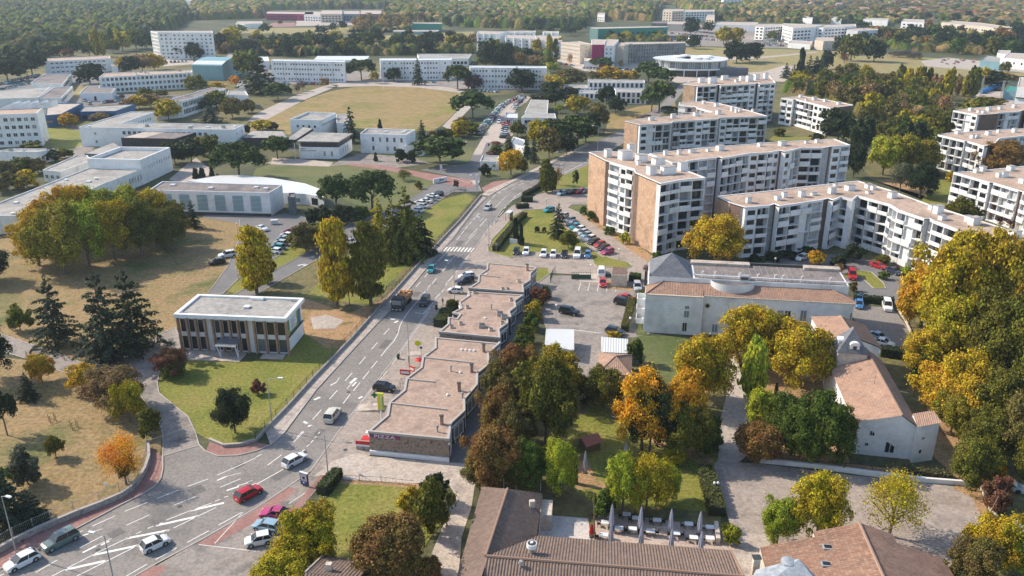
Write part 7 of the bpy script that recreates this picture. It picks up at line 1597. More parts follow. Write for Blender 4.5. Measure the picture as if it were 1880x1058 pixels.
tree_row([('poplar',1650,172,120,20,'og'),('poplar',1664,176,126,18,'gy'),('poplar',1680,176,124,16,'gy'),('poplar',1690,172,124,14,'og'),('poplar',1702,172,126,14,'og'),('poplar',1712,176,136,14,'tan'),('poplar',1722,180,140,16,'tan'),('poplar',1738,184,126,24,'gy'),('poplar',1756,176,138,14,'tan'),('poplar',1782,180,124,26,'og'),('poplar',1770,178,140,16,'gy')],'of the poplar row beside the big meadow','poplars beside the big meadow')
T('broad',1800,165,124,26,'gy','yellowish tree right of the poplar row');T('broad',1818,165,130,44,'dg','dark rounded tree beside the lattice mast');tree_row([('shrub',1836,142,132,30,'ye'),('shrub',1856,146,136,30,'br'),('shrub',1845,132,114,18,'og')],'of the orange hedge near the substation','orange hedge near the substation','bush')
tree_row([('cypress',1469,138,91,16,'dg'),('conifer',1442,144,117,24,'bg'),('conifer',1484,142,104,26,'bg'),('conifer',1508,140,98,34,'bg'),('broad',1518,128,92,26,'dg'),('conifer',1496,142,104,26,'bg'),('conifer',1456,145,120,22,'bg')],'of the very dark conifer clump on the big meadow','very dark clump on the big meadow')
tree_row([('broad',1352,116,76,40,'dg'),('broad',1376,114,78,38,'dg'),('broad',1250,86,63,24,'og'),('broad',1275,90,64,26,'dg'),('broad',1328,82,48,28,'gy'),('broad',1350,82,50,30,'gy'),('broad',1268,66,32,26,'dg'),('broad',1300,62,40,22,'dg'),('broad',1418,76,56,26,'og'),('broad',1604,114,72,40,'dg'),('broad',1562,112,62,40,'og'),('broad',1545,100,66,34,'dg'),('sparse',1550,116,98,20,'rb')],'of the separate dark trees standing around the big meadow','trees around the big meadow')
scatter([(1580,84),(1620,92),(1700,98),(1860,104),(1900,96),(1870,60),(1760,58),(1620,62),(1560,60)],60,[('broad','dg',6),('broad','og',2),('broad','mg',2),('broad','br',1)],'in the dark belt before the long pale slab','dark belt at the upper right',11,16,63)
scatter([(1260,34),(1440,44),(1580,48),(1700,40),(1880,56),(1880,40),(1600,24),(1300,20)],60,[('broad','dg',5),('broad','ol',3),('broad','og',2),('broad','tan',1)],'between the laboratory blocks and the far suburb','trees above the laboratory blocks',8,13,64)
scatter([(1100,84),(1210,76),(1215,70),(1110,72)],14,[('broad','dg',2),('broad','gy',2),('broad','og',1)],'between the residence slab and the green building','trees before the green building',8,12,65)
T('broad',78,702,652,44,'ye','small bright yellow tree nearest the driveway fork');T('broad',156,722,668,50,'ye','bright yellow two stemmed tree beside the driveway');T('broad',218,758,674,92,'tan','wide golden tan tree beside the driveway');T('broad',240,775,700,56,'gy','golden green tree behind the wide tan one');T('conifer',54,735,684,42,'dg','small dark spruce on the left garden slope')
T('shrub',276,800,750,46,'og','green bush at the gate end of the driveway');T('broad',103,840,800,30,'og','small round green tree on the dry slope');T('sparse',232,890,802,80,'or','airy orange tree behind the curved wall');T('broad',236,884,835,30,'ol','dark inner tree at the foot of the airy orange one')
T('pine',14,800,716,50,'dg','leaning dark pine cut by the left edge');T('shrub',52,890,826,66,'gg','large pampas grass clump on the dry slope');T('cedar',12,968,852,110,'bg','big dark cedar above the street wall at the left edge');T('cedar',60,960,900,70,'bg','low spreading dark branches beside the street wall');T('shrub',4,940,860,60,'mg','dark bush at the left edge by the pampas clump')
T('broad',432,795,714,62,'dg','two stemmed dark green tree on the office lawn');T('broad',318,688,638,56,'rb','reddish topped tree where the drive meets the lawn');T('shrub',322,692,662,44,'mg','green undergrowth beneath the reddish topped tree');T('shrub',474,724,698,28,'rb','small reddish bush on the office lawn')
T('broad',572,1036,935,100,'gy','yellow-green tree beside the parked pink car');T('round',720,1068,945,130,'br','large round copper tree at the bottom centre');T('shrub',790,976,876,76,'og','leafy green tree at the end of the small lawn');T('shrub',755,940,892,50,'gy','yellowish bush along the small lawn');T('broad',520,1085,1012,110,'gy','yellow-green treetop at the bottom edge');T('shrub',800,925,866,50,'dg','dark bush on the corner of the track');T('round',790,1082,1020,44,'br','small copper tree by the track at the bottom edge')
T('broad',1330,985,962,20,'mg','small palm-like plant at the corner of the terrace');T('shrub',1342,1000,966,30,'lg','spiky palm beside the terrace wall');T('shrub',1440,1062,1020,26,'mg','low green edging beside the light drive') if False else None
hedge([(590,910),(622,874)],1.6,1.5,'clipped dark green hedge between footpath and small lawn')
hedge([(1294,868),(1304,905),(1316,948)],2.3,1.5,'long clipped garden hedge beside the restaurant drive',(.10,.11,.03))
hedge([(944,386),(962,368),(986,355)],1.2,1.2,'dark clipped hedge at the road corner opposite the campus gate',(.045,.06,.02)) if False else None
hedge([(957,370),(978,370)],2.2,1.6,'short box shaped hedge at the mouth of the residence road',(.04,.06,.02));hedge([(962,362),(985,350),(999,338)],1.4,1.5,'long clipped hedge along the main road before the corner poplar',(.05,.065,.02))
hedge([(948,383),(970,381)],1.6,1.3,'short dark hedge at the top of the residence lawn',(.04,.055,.02));hedge([(932,432),(943,418),(956,404),(964,398)],1.5,1.5,'clipped hedge bending round the bus shelter',(.075,.085,.03));hedge([(909,462),(922,444),(932,433)],1.7,1.5,'clipped hedge by the street corner sign',(.075,.085,.03))
hedge([(1146,610),(1156,572),(1160,556)],1.5,1.4,'yellowish clipped hedge beside the courtyard',(.12,.12,.02));hedge([(1172,560),(1178,542)],1.4,1.4,'short yellowish hedge against the white balconies',(.12,.12,.02));hedge([(1155,514),(1176,516)],2.2,1.6,'low green hedge behind the transformer hut',(.06,.09,.02))
hedge([(1566,553),(1640,560)],1.6,1.6,'dark hedge closing the side car park',(.04,.06,.02));hedge([(1616,652),(1660,658)],2.2,1.8,'dark hedge between side car park and manor garden',(.03,.045,.02));hedge([(1660,870),(1745,880)],1.6,1.1,'loose olive hedge under the manor gable',(.11,.10,.04))
hedge([(806,602),(816,590),(822,580)],2.6,1.9,'rounded clipped hedge at the corner of the middle shop',(.08,.10,.02));hedge([(826,576),(838,562)],1.6,1.3,'low clipped hedge edging the middle shop',(.08,.09,.02));T('round',829,568,550,21,'og','clipped ball bush beside the pedestrian')
finish_trees()
#walls, fences, gates
def wall_line(px,ht,th,mat,label,name='garden_wall',cap=None,cat='wall'):
 W=[G(x,y) for x,y in px];c=W[0];root=empty(name,c);tag(root,label,cat);mb=MB();cb=MB()
 for a,b in zip(W[:-1],W[1:]):
  a,b=a-c,b-c;mb.beam((a.x,a.y,0),(b.x,b.y,0),th,ht)
  if cap:cb.beam((a.x,a.y,ht),(b.x,b.y,ht),th+.1,.1)
 mb.build('wall_body',M[mat],root)
 if cap:cb.build('coping',M[cap],root)
 return root
def fence_line(px,base,ht,label,mat='greenmetal',step=2.6,bars=.16,name='railing'):
 W=[G(x,y) for x,y in px];c=W[0];root=empty(name,c);tag(root,label,'fence');n=0;P=MB()
 posts=MB();panel=MB()
 for a,b in zip(W[:-1],W[1:]):
  a,b=a-c,b-c;d=b-a;L=d.length;k=max(1,int(L/step))
  for z in (base+.15,base+ht-.1):panel.beam((a.x,a.y,z),(b.x,b.y,z),.035,.035)
  for i in range(int(L/bars)):q=a+d*(i+.5)*bars/L;panel.box((q.x,q.y,base+.1),(.016,.016,ht-.15))
  for i in range(k):q=a+d*i/k;posts.box((q.x,q.y,base),(.07,.07,ht+.05));n+=1
 panel.build('fence_mesh',M[mat],root)
 o=posts.build('posts',M[mat],root);return root
wall_line(WALL1,.9,.3,'stonewall','low stone street wall curving along the red pavement to the gate','street_wall','kerb')
wall_line(WALL2,.55,.3,'stonewall','long low street wall beside the pale pavement','street_wall','kerb')
fence_line([(-70,1044)]+[(x-3,y-5) for x,y in WALL1[1:]],.5,1.6,'thin mesh fence behind the curving stone wall','metal',bars=.22)
fence_line(WALL2[3:],.6,1.3,'dark railing on top of the long low street wall','darkmetal',bars=.25)
fence_line([(855,352),(835,357),(812,368)],0,1.8,'dark railing around the verge by the campus entrance','darkmetal',bars=.3)
fence_line([(880,332),(920,330),(945,327),(1000,298),(1075,262)],0,1.4,'railing along the road above the campus gate','metal',bars=.5)
gt=fence_line([(276,826),(300,816),(330,806),(360,797)],0,1.7,'closed metal driveway gate between the stone walls','metal',2.4,.14,'driveway_gate');gt['category']='gate'
wall_line([(1334,658),(1342,640)],1.2,.4,'stonewall','short stone wall at the top of the gravel drive');wall_line([(1338,640),(1352,672),(1362,712),(1372,760)],.8,.35,'stonewall','pale wall bordering the gravel drive',cap='concrete')
wall_line([(1395,850),(1500,860),(1600,874),(1700,886),(1790,893)],.7,.3,'white2','long white kerb wall dividing manor and car park',cap='balcony');wall_line([(1800,893),(1812,920),(1826,955)],.8,.45,'cream','pale stone wall at the right of the car park')
wall_line([(1300,972),(1312,1000),(1320,1010)],.01,.01,'cream','x') if False else None
wall_line([(1314,968),(1318,1000)],1.0,.5,'cream','short pinkish wall closing the terrace');wall_line([(1672,612),(1662,590),(1650,572)],.5,.25,'cream','low wall right of the side car park')
fence_line([(620,882),(700,886),(760,893)],0,1.0,'low wire fence behind the small lawn','darkmetal',bars=.5);fence_line([(1400,846),(1500,856),(1600,870),(1700,882)],.7,1.2,'thin dark fence standing on the white kerb wall','darkmetal',bars=.6)
fence_line([(1010,520),(1014,508),(1020,500)],0,1.8,'dark green fence at the courtyard entrance','greenmetal')
r=empty('sliding_gate',tuple(G(1067,513)));tag(r,'dark green solid sliding gate of the courtyard','gate');mb=MB();mb.box((0,0,.1),(4.7,.12,1.1));mb.build('gate_panel',M['greenmetal'],r);mb=MB()
for i in range(9):mb.box((-2.3+i*.575,0,1.2),(.05,.05,.5))
mb.box((0,0,1.7),(4.7,.06,.06));mb.build('gate_bars',M['greenmetal'],r)
#street lamps
def lamp(bx,by,ty,hx,hy,label,globe=False,curved=False,mat='metal'):
 g=G(bx,by);h=HZ(bx,by,ty);r=empty('street_lamp',tuple(g));tag(r,label,'street lamp','street lamps');mb=MB()
 mb.tube((0,0,0),(0,0,h),.10 if h>5 else .05,.055 if h>5 else .04,7);mb.box((0,0,0),(.35,.35,.25));mb.build('pole',M[mat],r)
 if globe:
  mb=MB();mb.rev([(0,-.28),(.2,-.2),(.28,0),(.2,.2),(0,.28)],(0,0,h+.2),12);mb.build('globe',M['globe'],r);return r
 t=G(hx,hy,h+.3)-g;t.z=h+.3;mb=MB();P=[Vector((0,0,h))]
 if curved:
  for k in range(1,7):f=k/6;P.append(Vector((t.x*math.sin(f*1.5708)**1.0*f**.3,t.y*f,h+.9*math.sin(f*2.2))))
 else:P.append(Vector((t.x,t.y,t.z)))
 for a,b in zip(P[:-1],P[1:]):mb.tube(a,b,.05,.045,6)
 mb.build('arm',M[mat],r);e=P[-1];an=math.atan2(t.y,t.x);mb=MB();mb.box((e.x+math.cos(an)*.3,e.y+math.sin(an)*.3,e.z-.08),(.8,.32,.15),an);mb.build('lamp_head',M['balcony'],r);return r
M['globe']=plain('lamp_globe',(.8,.8,.78),.3,var=0)
lamp(30,1016,912,12,911,'street lamp at the lower left with a sign on its pole');lamp(208,1062,985,172,978,'street lamp at the bottom edge left of the white car');lamp(501,788,697,511,694,'straight street lamp on the pavement beside the office lawn')
lamp(602,868,800,564,782,'curved street lamp beside the side road',curved=True);lamp(752,674,596,724,591,'curved street lamp in front of the nearest shop',curved=True);lamp(835,556,486,822,482,'curved street lamp beside the white parked hatchback',curved=True);lamp(898,462,404,880,402,'curved street lamp near the zebra crossing',curved=True)
lamp(1097,278,232,1090,231,'double headed street lamp before the tower');lamp(1034,322,278,1024,279,'slim street lamp at the main road bend');lamp(916,328,296,912,300,'slim pole lamp by the guardhouse');lamp(932,332,299,928,299,'second slim pole lamp by the guardhouse')
for x,y,t,l in ((1136,478,459,'white globe lamp on the point of the residence lawn'),(1003,387,367,'white globe lamp by the parked teal car'),(1084,512,488,'white globe lamp by the courtyard gate'),(1021,590,562,'white globe lamp beside the dark courtyard car'),(1156,610,586,'white globe lamp in the yellowish hedge'),(917,660,632,'white globe lamp behind the shops'),(1422,490,476,'white globe lamp behind the large white building'),(1690,640,598,'white globe lamp among the golden trees'),(839,222,207,'white globe lamp by the meadow corner'),(856,278,262,'white globe lamp by the wide umbrella pine'),(748,240,226,'white globe lamp behind the white office'),(865,338,323,'small round lamp by the campus entrance'),(438,440,412,'lamp beside the verge parking cars')):lamp(x,y,t,0,0,l,globe=True)
for x,y,t,l in ((253,92,40,'tall floodlight mast among the forest trees'),(1247,60,20,'tall mast'),(783,43,22,'left floodlight mast of the tennis hall'),(811,48,26,'right floodlight mast of the tennis hall'),(1425,88,52,'tall mast in the far car park')):
 if l=='tall mast':continue
 lamp(x,y,t,x+3,t,l)
for x,y,ty,tx,l in ((1800,977,912,1833,'leaning wooden pole at the right of the car park'),(1738,668,634,1746,'leaning wooden pole among the golden trees'),(1092,990,905,1090,'thin dark pole at the edge of the terrace')):
 g=G(x,y);h=HZ(x,y,ty);e=G(tx,ty,h)-g;r=empty('wooden_pole',tuple(g));tag(r,l,'pole');mb=MB();mb.tube((0,0,0),(e.x,e.y,h),.1,.07,7);mb.build('pole',M['wood'],r)
#vehicles
MR='cars on the main road'
car(42,1037,-26,13,'hatch','white','white hatchback with black side windows, nearest the lower left corner',MR,name='moving_car');car(112,999,-24,12,'suv','green grey','grey green people carrier behind the white hatchback at the lower left',MR,name='moving_car')
car(286,1005,26,-12,'mini','white','small white car with a dark sunroof on the near lane',MR,name='moving_car');car(457,912,24,-13,'hatch','red','red car with a black roof following the near lane',MR,name='moving_car')
car(542,851,22,-12,'hatch','white','white hatchback passing the advertising panel',MR,name='moving_car');car(611,768,12,-16,'suv','cream','cream off-roader with a spare wheel on its back',MR,name='moving_car')
car(780,558,-6,10,'suv','black','dark green car driving beside the truck',MR,name='moving_car');car(792,499,-6,10,'mini','teal','bright teal small car ahead of the truck',MR,name='moving_car');car(896,385,-6,5,'hatch','silver','silver car nearest the road bend',MR,name='moving_car')
PK='cars parked in front of the shops'
car(706,717,18,2,'hatch','black','black hatchback parked behind the yellow pharmacy sign',PK);car(853,520,-14,3,'suv','dark blue','dark car parked nearest in the pair at the far shop',PK);car(857,511,-14,2,'hatch','white','white car parked behind the dark one at the far shop',PK);car(836,538,-12,-1,'mini','white','white hatchback parked beside the curved lamp',PK)
car(508,950,-20,-2,'sedan','magenta','pink saloon parked beside the bottom tree',PK);car(492,973,-20,-4,'hatch','light blue','pale blue hatchback parked between pink and white cars',PK);car(476,998,-20,4,'mini','white','small white car parked nearest the bottom edge',PK)
for i,(x,y,k,c,l) in enumerate(((948,466,'mini','black','small black car at the left end'),(966,466,'hatch','white','white car beside the small black one'),(998,470,'hatch','white','white car after the empty space'),(1016,471,'mini','white','small white car in the middle'),(1036,472,'mini','black','black car in the middle'),(1060,471,'van','white','white van'),(1079,472,'mini','blue','blue car at the right end'))):
 car(x,y,-2,8,k,c,l+' of the row facing the shops','cars along the lower edge of the lawn',1 if i % 2 else 2)
dg_=[(1035,400,'silver'),(1046,408,'grey'),(1050,414,'dark blue'),(1055,420,'teal'),(1064,425,'white'),(1069,431,'silver'),(1076,436,'light blue'),(1083,442,'white'),(1090,448,'black'),(1101,453,'red'),(1108,459,'black'),(1115,466,'magenta')]
for i,(x,y,c) in enumerate(dg_):car(x,y,-12,4,'hatch' if i % 3 else 'mini',c,f'{c} car, {ORD[11 - i]} from the near end of the diagonal row by the tower','diagonal row by the brick tower',1 if i<6 else 2)
car(1008,389,-12,3,'hatch','teal','teal car parked alone at the head of the diagonal row','residence cars',1)
for x,y,c,l in ((1032,358,'light blue','pale blue car left in the short row behind the corner poplar'),(1049,356,'black','black car in the short row behind the corner poplar'),(1064,355,'red','red car in the short row behind the corner poplar'),(1075,354,'grey','grey car against the tower wall')):car(x,y,-10,3,'hatch',c,l,'short row behind the corner poplar',1)
YD='cars in the courtyard'
car(1107,524,0,8,'hatch','red','dark red car nose to the transformer hut',YD);car(1104,504,0,-8,'van','white','white van behind the dark red car',YD);car(1170,532,2,8,'suv','silver','silver car beside the white balconies',YD);car(1150,552,14,3,'sedan','red','bright red car half hidden behind the black one',YD);car(1145,560,14,3,'suv','black','black car in front of the bright red one',YD)
car(1045,577,16,3,'suv','black','dark estate car alone beside the globe lamp',YD);car(1129,613,14,3,'hatch','dark blue','dark car behind the pale metal carport',YD)
car(1576,555,0,7,'mini','blue','far one of two vehicles with bright blue covers','side car park');car(1577,564,0,7,'mini','blue','near one of two vehicles with bright blue covers','side car park');car(1628,567,3,10,'van','white','white off-roader in the sunny part of the side car park','side car park');car(1612,623,12,5,'sedan','light blue','upper of two pale cars in the shade by the manor','side car park');car(1620,634,12,3,'sedan','white','lower of two pale cars in the shade by the manor','side car park')
car(1472,477,-10,4,'hatch','white','white car in the shaded court beside the golden ball tree','court cars');car(1612,492,12,4,'sedan','red','red car turning in the court','court cars');car(1640,502,12,5,'sedan','dark blue','dark blue car in the court','court cars');car(1564,510,2,8,'van','red','red van behind the end of the large white building','court cars')
car(1862,985,3,12,'hatch','light blue','pale blue car glimpsed at the right edge','side car park',1);car(1850,898,12,3,'hatch','silver','silver car in deep shade at the right edge','side car park',1)
VP='cars in the verge car park'
for i,(x,y,c) in enumerate([(506,465,'white'),(511,457,'teal'),(516,450,'silver'),(521,443,'light blue'),(527,436,'white'),(534,429,'maroon')]):car(x,y,-12,-2,'hatch',c,f'{c} car, {ORD[i]} from the near end of the row left of the olive tree',VP,1)
car(418,472,-12,2,'suv','white','white car on the left side of the verge car park',VP,1);car(399,485,-12,2,'hatch','black','black car on the left side of the verge car park',VP,1);car(481,423,10,3,'sedan','white','white car at the top of the verge car park',VP,1);car(645,448,10,3,'sedan','silver','silver car glimpsed between the tall poplars',VP,1);car(717,405,-10,3,'hatch','white','white car behind the yellow tipped conifers',VP,1)
for i,(x,y,c) in enumerate([(766,389,'white'),(776,382,'silver'),(771,376,'white'),(782,372,'white'),(790,368,'silver'),(794,363,'white'),(804,359,'black')]):car(x,y,-12,-2,'sedan' if i % 2 else 'hatch',c,f'{c} car, {ORD[i]} from the near end of the row beside the campus lane','row beside the campus lane',1)
r5=random.Random(12);CL_=['white','silver','grey','black','dark blue','light blue','light blue','teal','red','white','silver','beige']
def car_line(a,b,n,da,plc,grp,det=1,seed=0,jit=.3):
 rr=random.Random(seed);A,B=G(*a),G(*b)
 for i in range(n):
  p=A+(B-A)*(i+.5)/n;c=rr.choice(CL_);ang=math.atan2(B.y-A.y,B.x-A.x)+R(da)
  lab=f'{c} car, {ORD[i]} from the near end of {plc}' if n<=20 else f'{c} car in {plc}'
  car(0,0,0,0,rr.choice(['hatch','sedan','mini','suv']),c,lab,grp,det,(p.x+rr.uniform(-jit,jit),p.y+rr.uniform(-jit,jit),0),ang+rr.uniform(-.04,.04))
car_line((873,251),(924,192),20,70,'the left row along the campus road','left row along the campus road',1,3);car_line((924,256),(931,226),8,75,'the right row along the campus road','right row along the campus road',1,4);car_line((926,192),(962,176),9,50,'the far left row where the campus road bends','far row of the campus road',0,5)
car(916,226,-4,6,'hatch','white','white car driving along the campus road','campus road cars',1)
car_line((940,202),(962,180),8,60,'the row beside the grey roofed pavilion','row beside the pavilion',0,6)
def car_grid(poly_rows,plc,grp,seed):
 rr=random.Random(seed)
 for (a,b,n,da) in poly_rows:
  A,B=G(*a),G(*b)
  for i in range(n):
   if rr.random()<.12:continue
   p=A+(B-A)*(i+.5)/n;c=rr.choice(CL_)
   car(0,0,0,0,rr.choice(['hatch','sedan','suv']),c,f'{c} car {plc}',grp,0,(p.x,p.y,0),math.atan2(B.y-A.y,B.x-A.x)+R(da)+rr.uniform(-.05,.05))
car_grid([((-20,172),(52,154),12,80),((-20,160),(50,146),12,80),((20,150),(78,138),9,80)],'in the car park between forest and workshops','car park by the forest',5)
car_grid([((150,187),(228,178),10,85),((160,193),(225,186),8,85),((138,152),(165,150),4,80)],'in front of the long window block','cars by the long window block',6)
car_grid([((505,155),(600,156),14,80),((770,152),(800,152),4,85),((880,168),(915,170),5,80),((304,116),(345,114),6,80)],'at the foot of the classroom slabs','cars by the classroom slabs',7)
car_grid([((1028,118),(1052,122),5,80),((1070,126),(1100,128),5,80),((1128,128),(1160,130),6,80)],'below the magenta fins','cars below the magenta fins',8)
car_grid([((1392,84),(1500,87),22,85),((1388,80),(1450,82),14,85),((1384,76),(1446,77),14,85),((1386,72),(1440,72),12,85),((1232,62),(1320,70),20,80),((1230,56),(1310,62),18,80),((1240,70),(1330,76),18,80),((1245,50),(1310,55),12,80),((1500,88),(1530,89),6,85)],'in the big far car park by the laboratory blocks','big far car park',9)
tp=G(738,562);tf=G(729,573);ta=math.atan2(tf.y-tp.y,tf.x-tp.x);tr=empty('dump_truck',(tp.x,tp.y,.06),ta);tag(tr,'black truck with a load of rusty orange rubble, coming down the road','truck',MR)
mb=MB();mb.box((2.6,0,.55),(2.1,2.4,2.3));mb.box((2.5,0,2.85),(1.7,2.2,.18));mb.build('cab',M['truckpaint'] if 'truckpaint' in M else M['dark'],tr)
mb=MB();mb.box((3.66,0,1.65),(.04,2.1,1.0));mb.box((2.8,-1.21,1.7),(1.2,.04,.8));mb.box((2.8,1.21,1.7),(1.2,.04,.8));mb.build('windscreen',M['glass'],tr)
mb=MB();mb.box((3.72,0,.45),(.2,2.4,.45));mb.build('bumper',M['dark'],tr)
for s in (-1,1):mb=MB();mb.box((3.83,s*.85,.55),(.05,.4,.18));mb.build('headlight',M['lamp'],tr)
mb=MB();mb.box((3.83,0,.5),(.04,.55,.13));mb.build('number_plate',M['paint'],tr)
mb=MB();mb.box((-1.3,0,.85),(5.8,2.0,.3));mb.build('chassis',M['darkmetal'],tr)
mb=MB();mb.box((-1.5,0,1.15),(5.6,2.5,.12));mb.box((-1.5,1.22,1.27),(5.6,.07,.9));mb.box((-1.5,-1.22,1.27),(5.6,.07,.9));mb.box((1.27,0,1.27),(.07,2.4,1.5));mb.build('dump_body',M['wood'],tr)
mb=MB();rr=random.Random(4)
for i in range(70):mb.box((rr.uniform(-4,1.0),rr.uniform(-1.0,1.0),1.3+rr.uniform(0,.75)),(rr.uniform(.3,1.2),rr.uniform(.2,.6),rr.uniform(.15,.4)),rr.uniform(0,3))
mb.build('rubble_load',M['orangeload'],tr);mb=MB();mb.box((1.42,0,2.0),(.3,1.3,.8));mb.build('red_crane_head',M['red'],tr)
for x in (2.7,-1.6,-2.8):
 for s in (-1,1):mb=MB();mb.tube((x,s*1.0,.5),(x,s*1.28,.5),.5,.5,14);w_=mb.build('wheel',M['rubber'],tr)
#pedestrian (skinned figure)
def person(px,py,ang,label,shirt,trousers):
 g=G(px,py);r=empty('person',(g.x,g.y,.05),ang);tag(r,label,'person')
 J=[((0,0,.95),.13),((0,0,1.2),.14),((0,0,1.42),.10),((0,.01,1.52),.055),((0,.02,1.66),.10),((-.09,0,.9),.09),((-.11,.10,.5),.065),((-.11,.02,.08),.045),((-.11,.14,.04),.035),((.09,0,.9),.09),((.10,-.08,.5),.065),((.10,-.26,.10),.045),((.10,-.14,.04),.035),
  ((-.19,0,1.4),.05),((-.24,-.08,1.14),.04),((-.24,.06,.92),.032),((-.24,.12,.84),.02),((.19,0,1.4),.05),((.25,.06,1.14),.04),((.24,.2,.96),.032),((.24,.26,.9),.02)]
 E=[(0,1),(1,2),(2,3),(3,4),(0,5),(5,6),(6,7),(7,8),(0,9),(9,10),(10,11),(11,12),(2,13),(13,14),(14,15),(15,16),(2,17),(17,18),(18,19),(19,20)]
 base=len(J)
 for h_,s in ((16,-1),(20,1)):# five short fingers each
  p=J[h_][0]
  for k in range(5):J.append(((p[0]+(k-2)*.016,p[1]+.035+(.01 if k in (1,2,3) else 0),p[2]-.05-(.012 if k in (1,2) else 0)),.008));E.append((h_,len(J)-1))
 me=bpy.data.meshes.new('body');me.from_pydata([j[0] for j in J],E,[])
 o=link('body',me,r);me.materials.append(M['skin']);me.materials.append(shirt);me.materials.append(trousers)
 sk_=o.modifiers.new('skin','SKIN');L=me.skin_vertices[0].data
 for i,j in enumerate(J):L[i].radius=(j[1],j[1]);L[i].use_root=i==0
 o.modifiers.new('smooth','SUBSURF').levels=1
 bpy.context.view_layer.update();dg=bpy.context.evaluated_depsgraph_get();m2=bpy.data.meshes.new_from_object(o.evaluated_get(dg));o.modifiers.clear();o.data=m2
 m2.materials.clear()
 for m_ in (M['skin'],shirt,trousers):m2.materials.append(m_)
 for p in m2.polygons:
  z,x=p.center.z,abs(p.center.x);p.material_index=0 if z>1.49 or (x>.2 and z<1.02) else (2 if z<.98 else 1);p.use_smooth=True
 mb=MB();mb.rev([(.105,-.02),(.12,.05),(.09,.12),(0,.15)],(0,0,1.66),12);mb.build('hair',M['dark'],r);mb=MB()
 for s in (-1,1):mb.box((s*.035,.115,1.66),(.02,.01,.012));mb.box((s*.105,.02,1.63),(.02,.04,.06))
 mb.box((0,.12,1.62),(.022,.03,.04));mb.box((0,.112,1.585),(.05,.01,.01));mb.build('face',M['skin'],r)
 for x,y in ((-.11,.07),(.10,-.2)):mb=MB();mb.box((x,y,0),(.09,.26,.07));mb.build('shoe',M['dark'],r)
 return r
person(813,561,R(150),'pedestrian in dark clothes walking on the pavement near the ball bush',plain('navy_jacket',(.03,.035,.06)),plain('pale_trousers',(.22,.16,.13)))
#signs, street furniture
p=G(701,771);r=empty('pharmacy_sign',tuple(p),R(-8));tag(r,'tall yellow pharmacy sign with a green cross on a white post','sign');mb=MB();mb.tube((0,0,0),(0,0,2.2),.14,.14,8);mb.build('post',M['balcony'],r)
mb=MB();mb.box((0,0,2.0),(1.0,.35,3.0));mb.build('sign_box',M['yellow'],r);mb=MB();mb.box((-1.0,0,4.05),(.34,.2,1.0));mb.box((-1.0,0,4.38),(1.0,.19,.34));mb.build('green_cross',M['pharm'],r)
text('PHARMACIE',.52,'cloth',(.02,-.19,3.5),(R(90),R(90),0),r).scale=(1,1,1);text('PHARMACIE',.36,'pharm',(.3,-.19,3.4),(R(90),R(90),0),r)
p=G(560,893);p2=G(568,899);r=empty('advertising_panel',tuple(p),R(-26));tag(r,'upright advertising panel with a blue based poster beside the hedge','billboard');mb=MB();mb.box((0,0,.25),(1.35,.22,2.0));mb.box((0,0,2.25),(1.45,.3,.1),0,1);mb.box((0,0,0),(.5,.18,.25));mb.build('frame',[M['darkmetal'],M['balcony']],r)
mb=MB();mb.box((0,-.12,.95),(1.12,.02,1.2));mb.box((0,-.12,.4),(1.12,.02,.53),0,1);mb.box((0,-.135,1.3),(.4,.01,.4),0,2);mb.box((-.05,-.135,.6),(.25,.01,.2),0,3);mb.build('poster',[plain('poster_lilac',(.42,.38,.44)),plain('poster_blue',(.03,.06,.2)),M['rubber'],M['lamp']],r)
p=G(935,403);r=empty('bus_shelter',tuple(p),R(72));tag(r,'small grey roofed bus shelter on the pavement by the bending hedge','bus shelter');mb=MB();mb.box((0,0,2.3),(3.2,1.6,.14));mb.build('roof',M['metalroof'],r)
for x in (-1.45,1.45):
 for y in (-.65,.65):mb=MB();mb.box((x,y,0),(.09,.09,2.3));mb.build('post',M['darkmetal'],r)
mb=MB();mb.box((0,-.7,.3),(2.8,.04,1.9));mb.build('glass_panel',M['glass'],r);mb=MB();mb.box((0,-.3,.4),(2.4,.4,.06));mb.build('bench',M['red'],r)
def post_sign(px,py,ty,label,shape,mat,sz=.6):
 g=G(px,py);h=max(2.0,HZ(px,py,ty));r=empty('road_sign',tuple(g));tag(r,label,'road sign');mb=MB();mb.tube((0,0,0),(0,0,h),.035,.035,6);mb.build('post',M['metal'],r);mb=MB()
 if shape=='disc':mb.tube((0,-.06,h-sz/2),(0,-.03,h-sz/2),sz/2,sz/2,14)
 elif shape=='diamond':mb.face([(0,-.05,h-sz),(sz/2,-.05,h-sz/2),(0,-.05,h),(-sz/2,-.05,h-sz/2)])
 else:mb.box((0,-.05,h-sz),(sz*1.4,.03,sz))
 mb.build('plate',M[mat],r);return r
post_sign(768,655,625,'tall yellow warning sign before the nearest shop','disc','signyellow' if 'signyellow' in M else 'yellow',1.2);post_sign(774,660,636,'small blue sign below the yellow one','disc','blue',.55);post_sign(911,465,446,'small blue and white sign at the street corner','plate','zinc',.5);post_sign(897,462,450,'slim signpost at the street corner hedge','plate','brownbrick',.3);post_sign(198,908,903,'small white notice on the fence behind the curved wall','plate','balcony',.4)
for x,y,l in ((731,659,'green litter bin on the pavement before the nearest shop'),(801,568,'green litter bin between truck and hedge'),(897,268,'small bin by the campus road')):
 g=G(x,y,.05);r=empty('litter_bin',tuple(g));tag(r,l,'bin');mb=MB();mb.rev([(.0,0),(.26,0),(.3,.9),(.33,.95),(.2,1.05),(0,1.08)],(0,0,0),12);mb.build('bin_body',M['greenmetal'],r);mb=MB();mb.tube((.36,0,0),(.36,0,1.3),.03,.03,5);mb.build('post',M['darkmetal'],r)
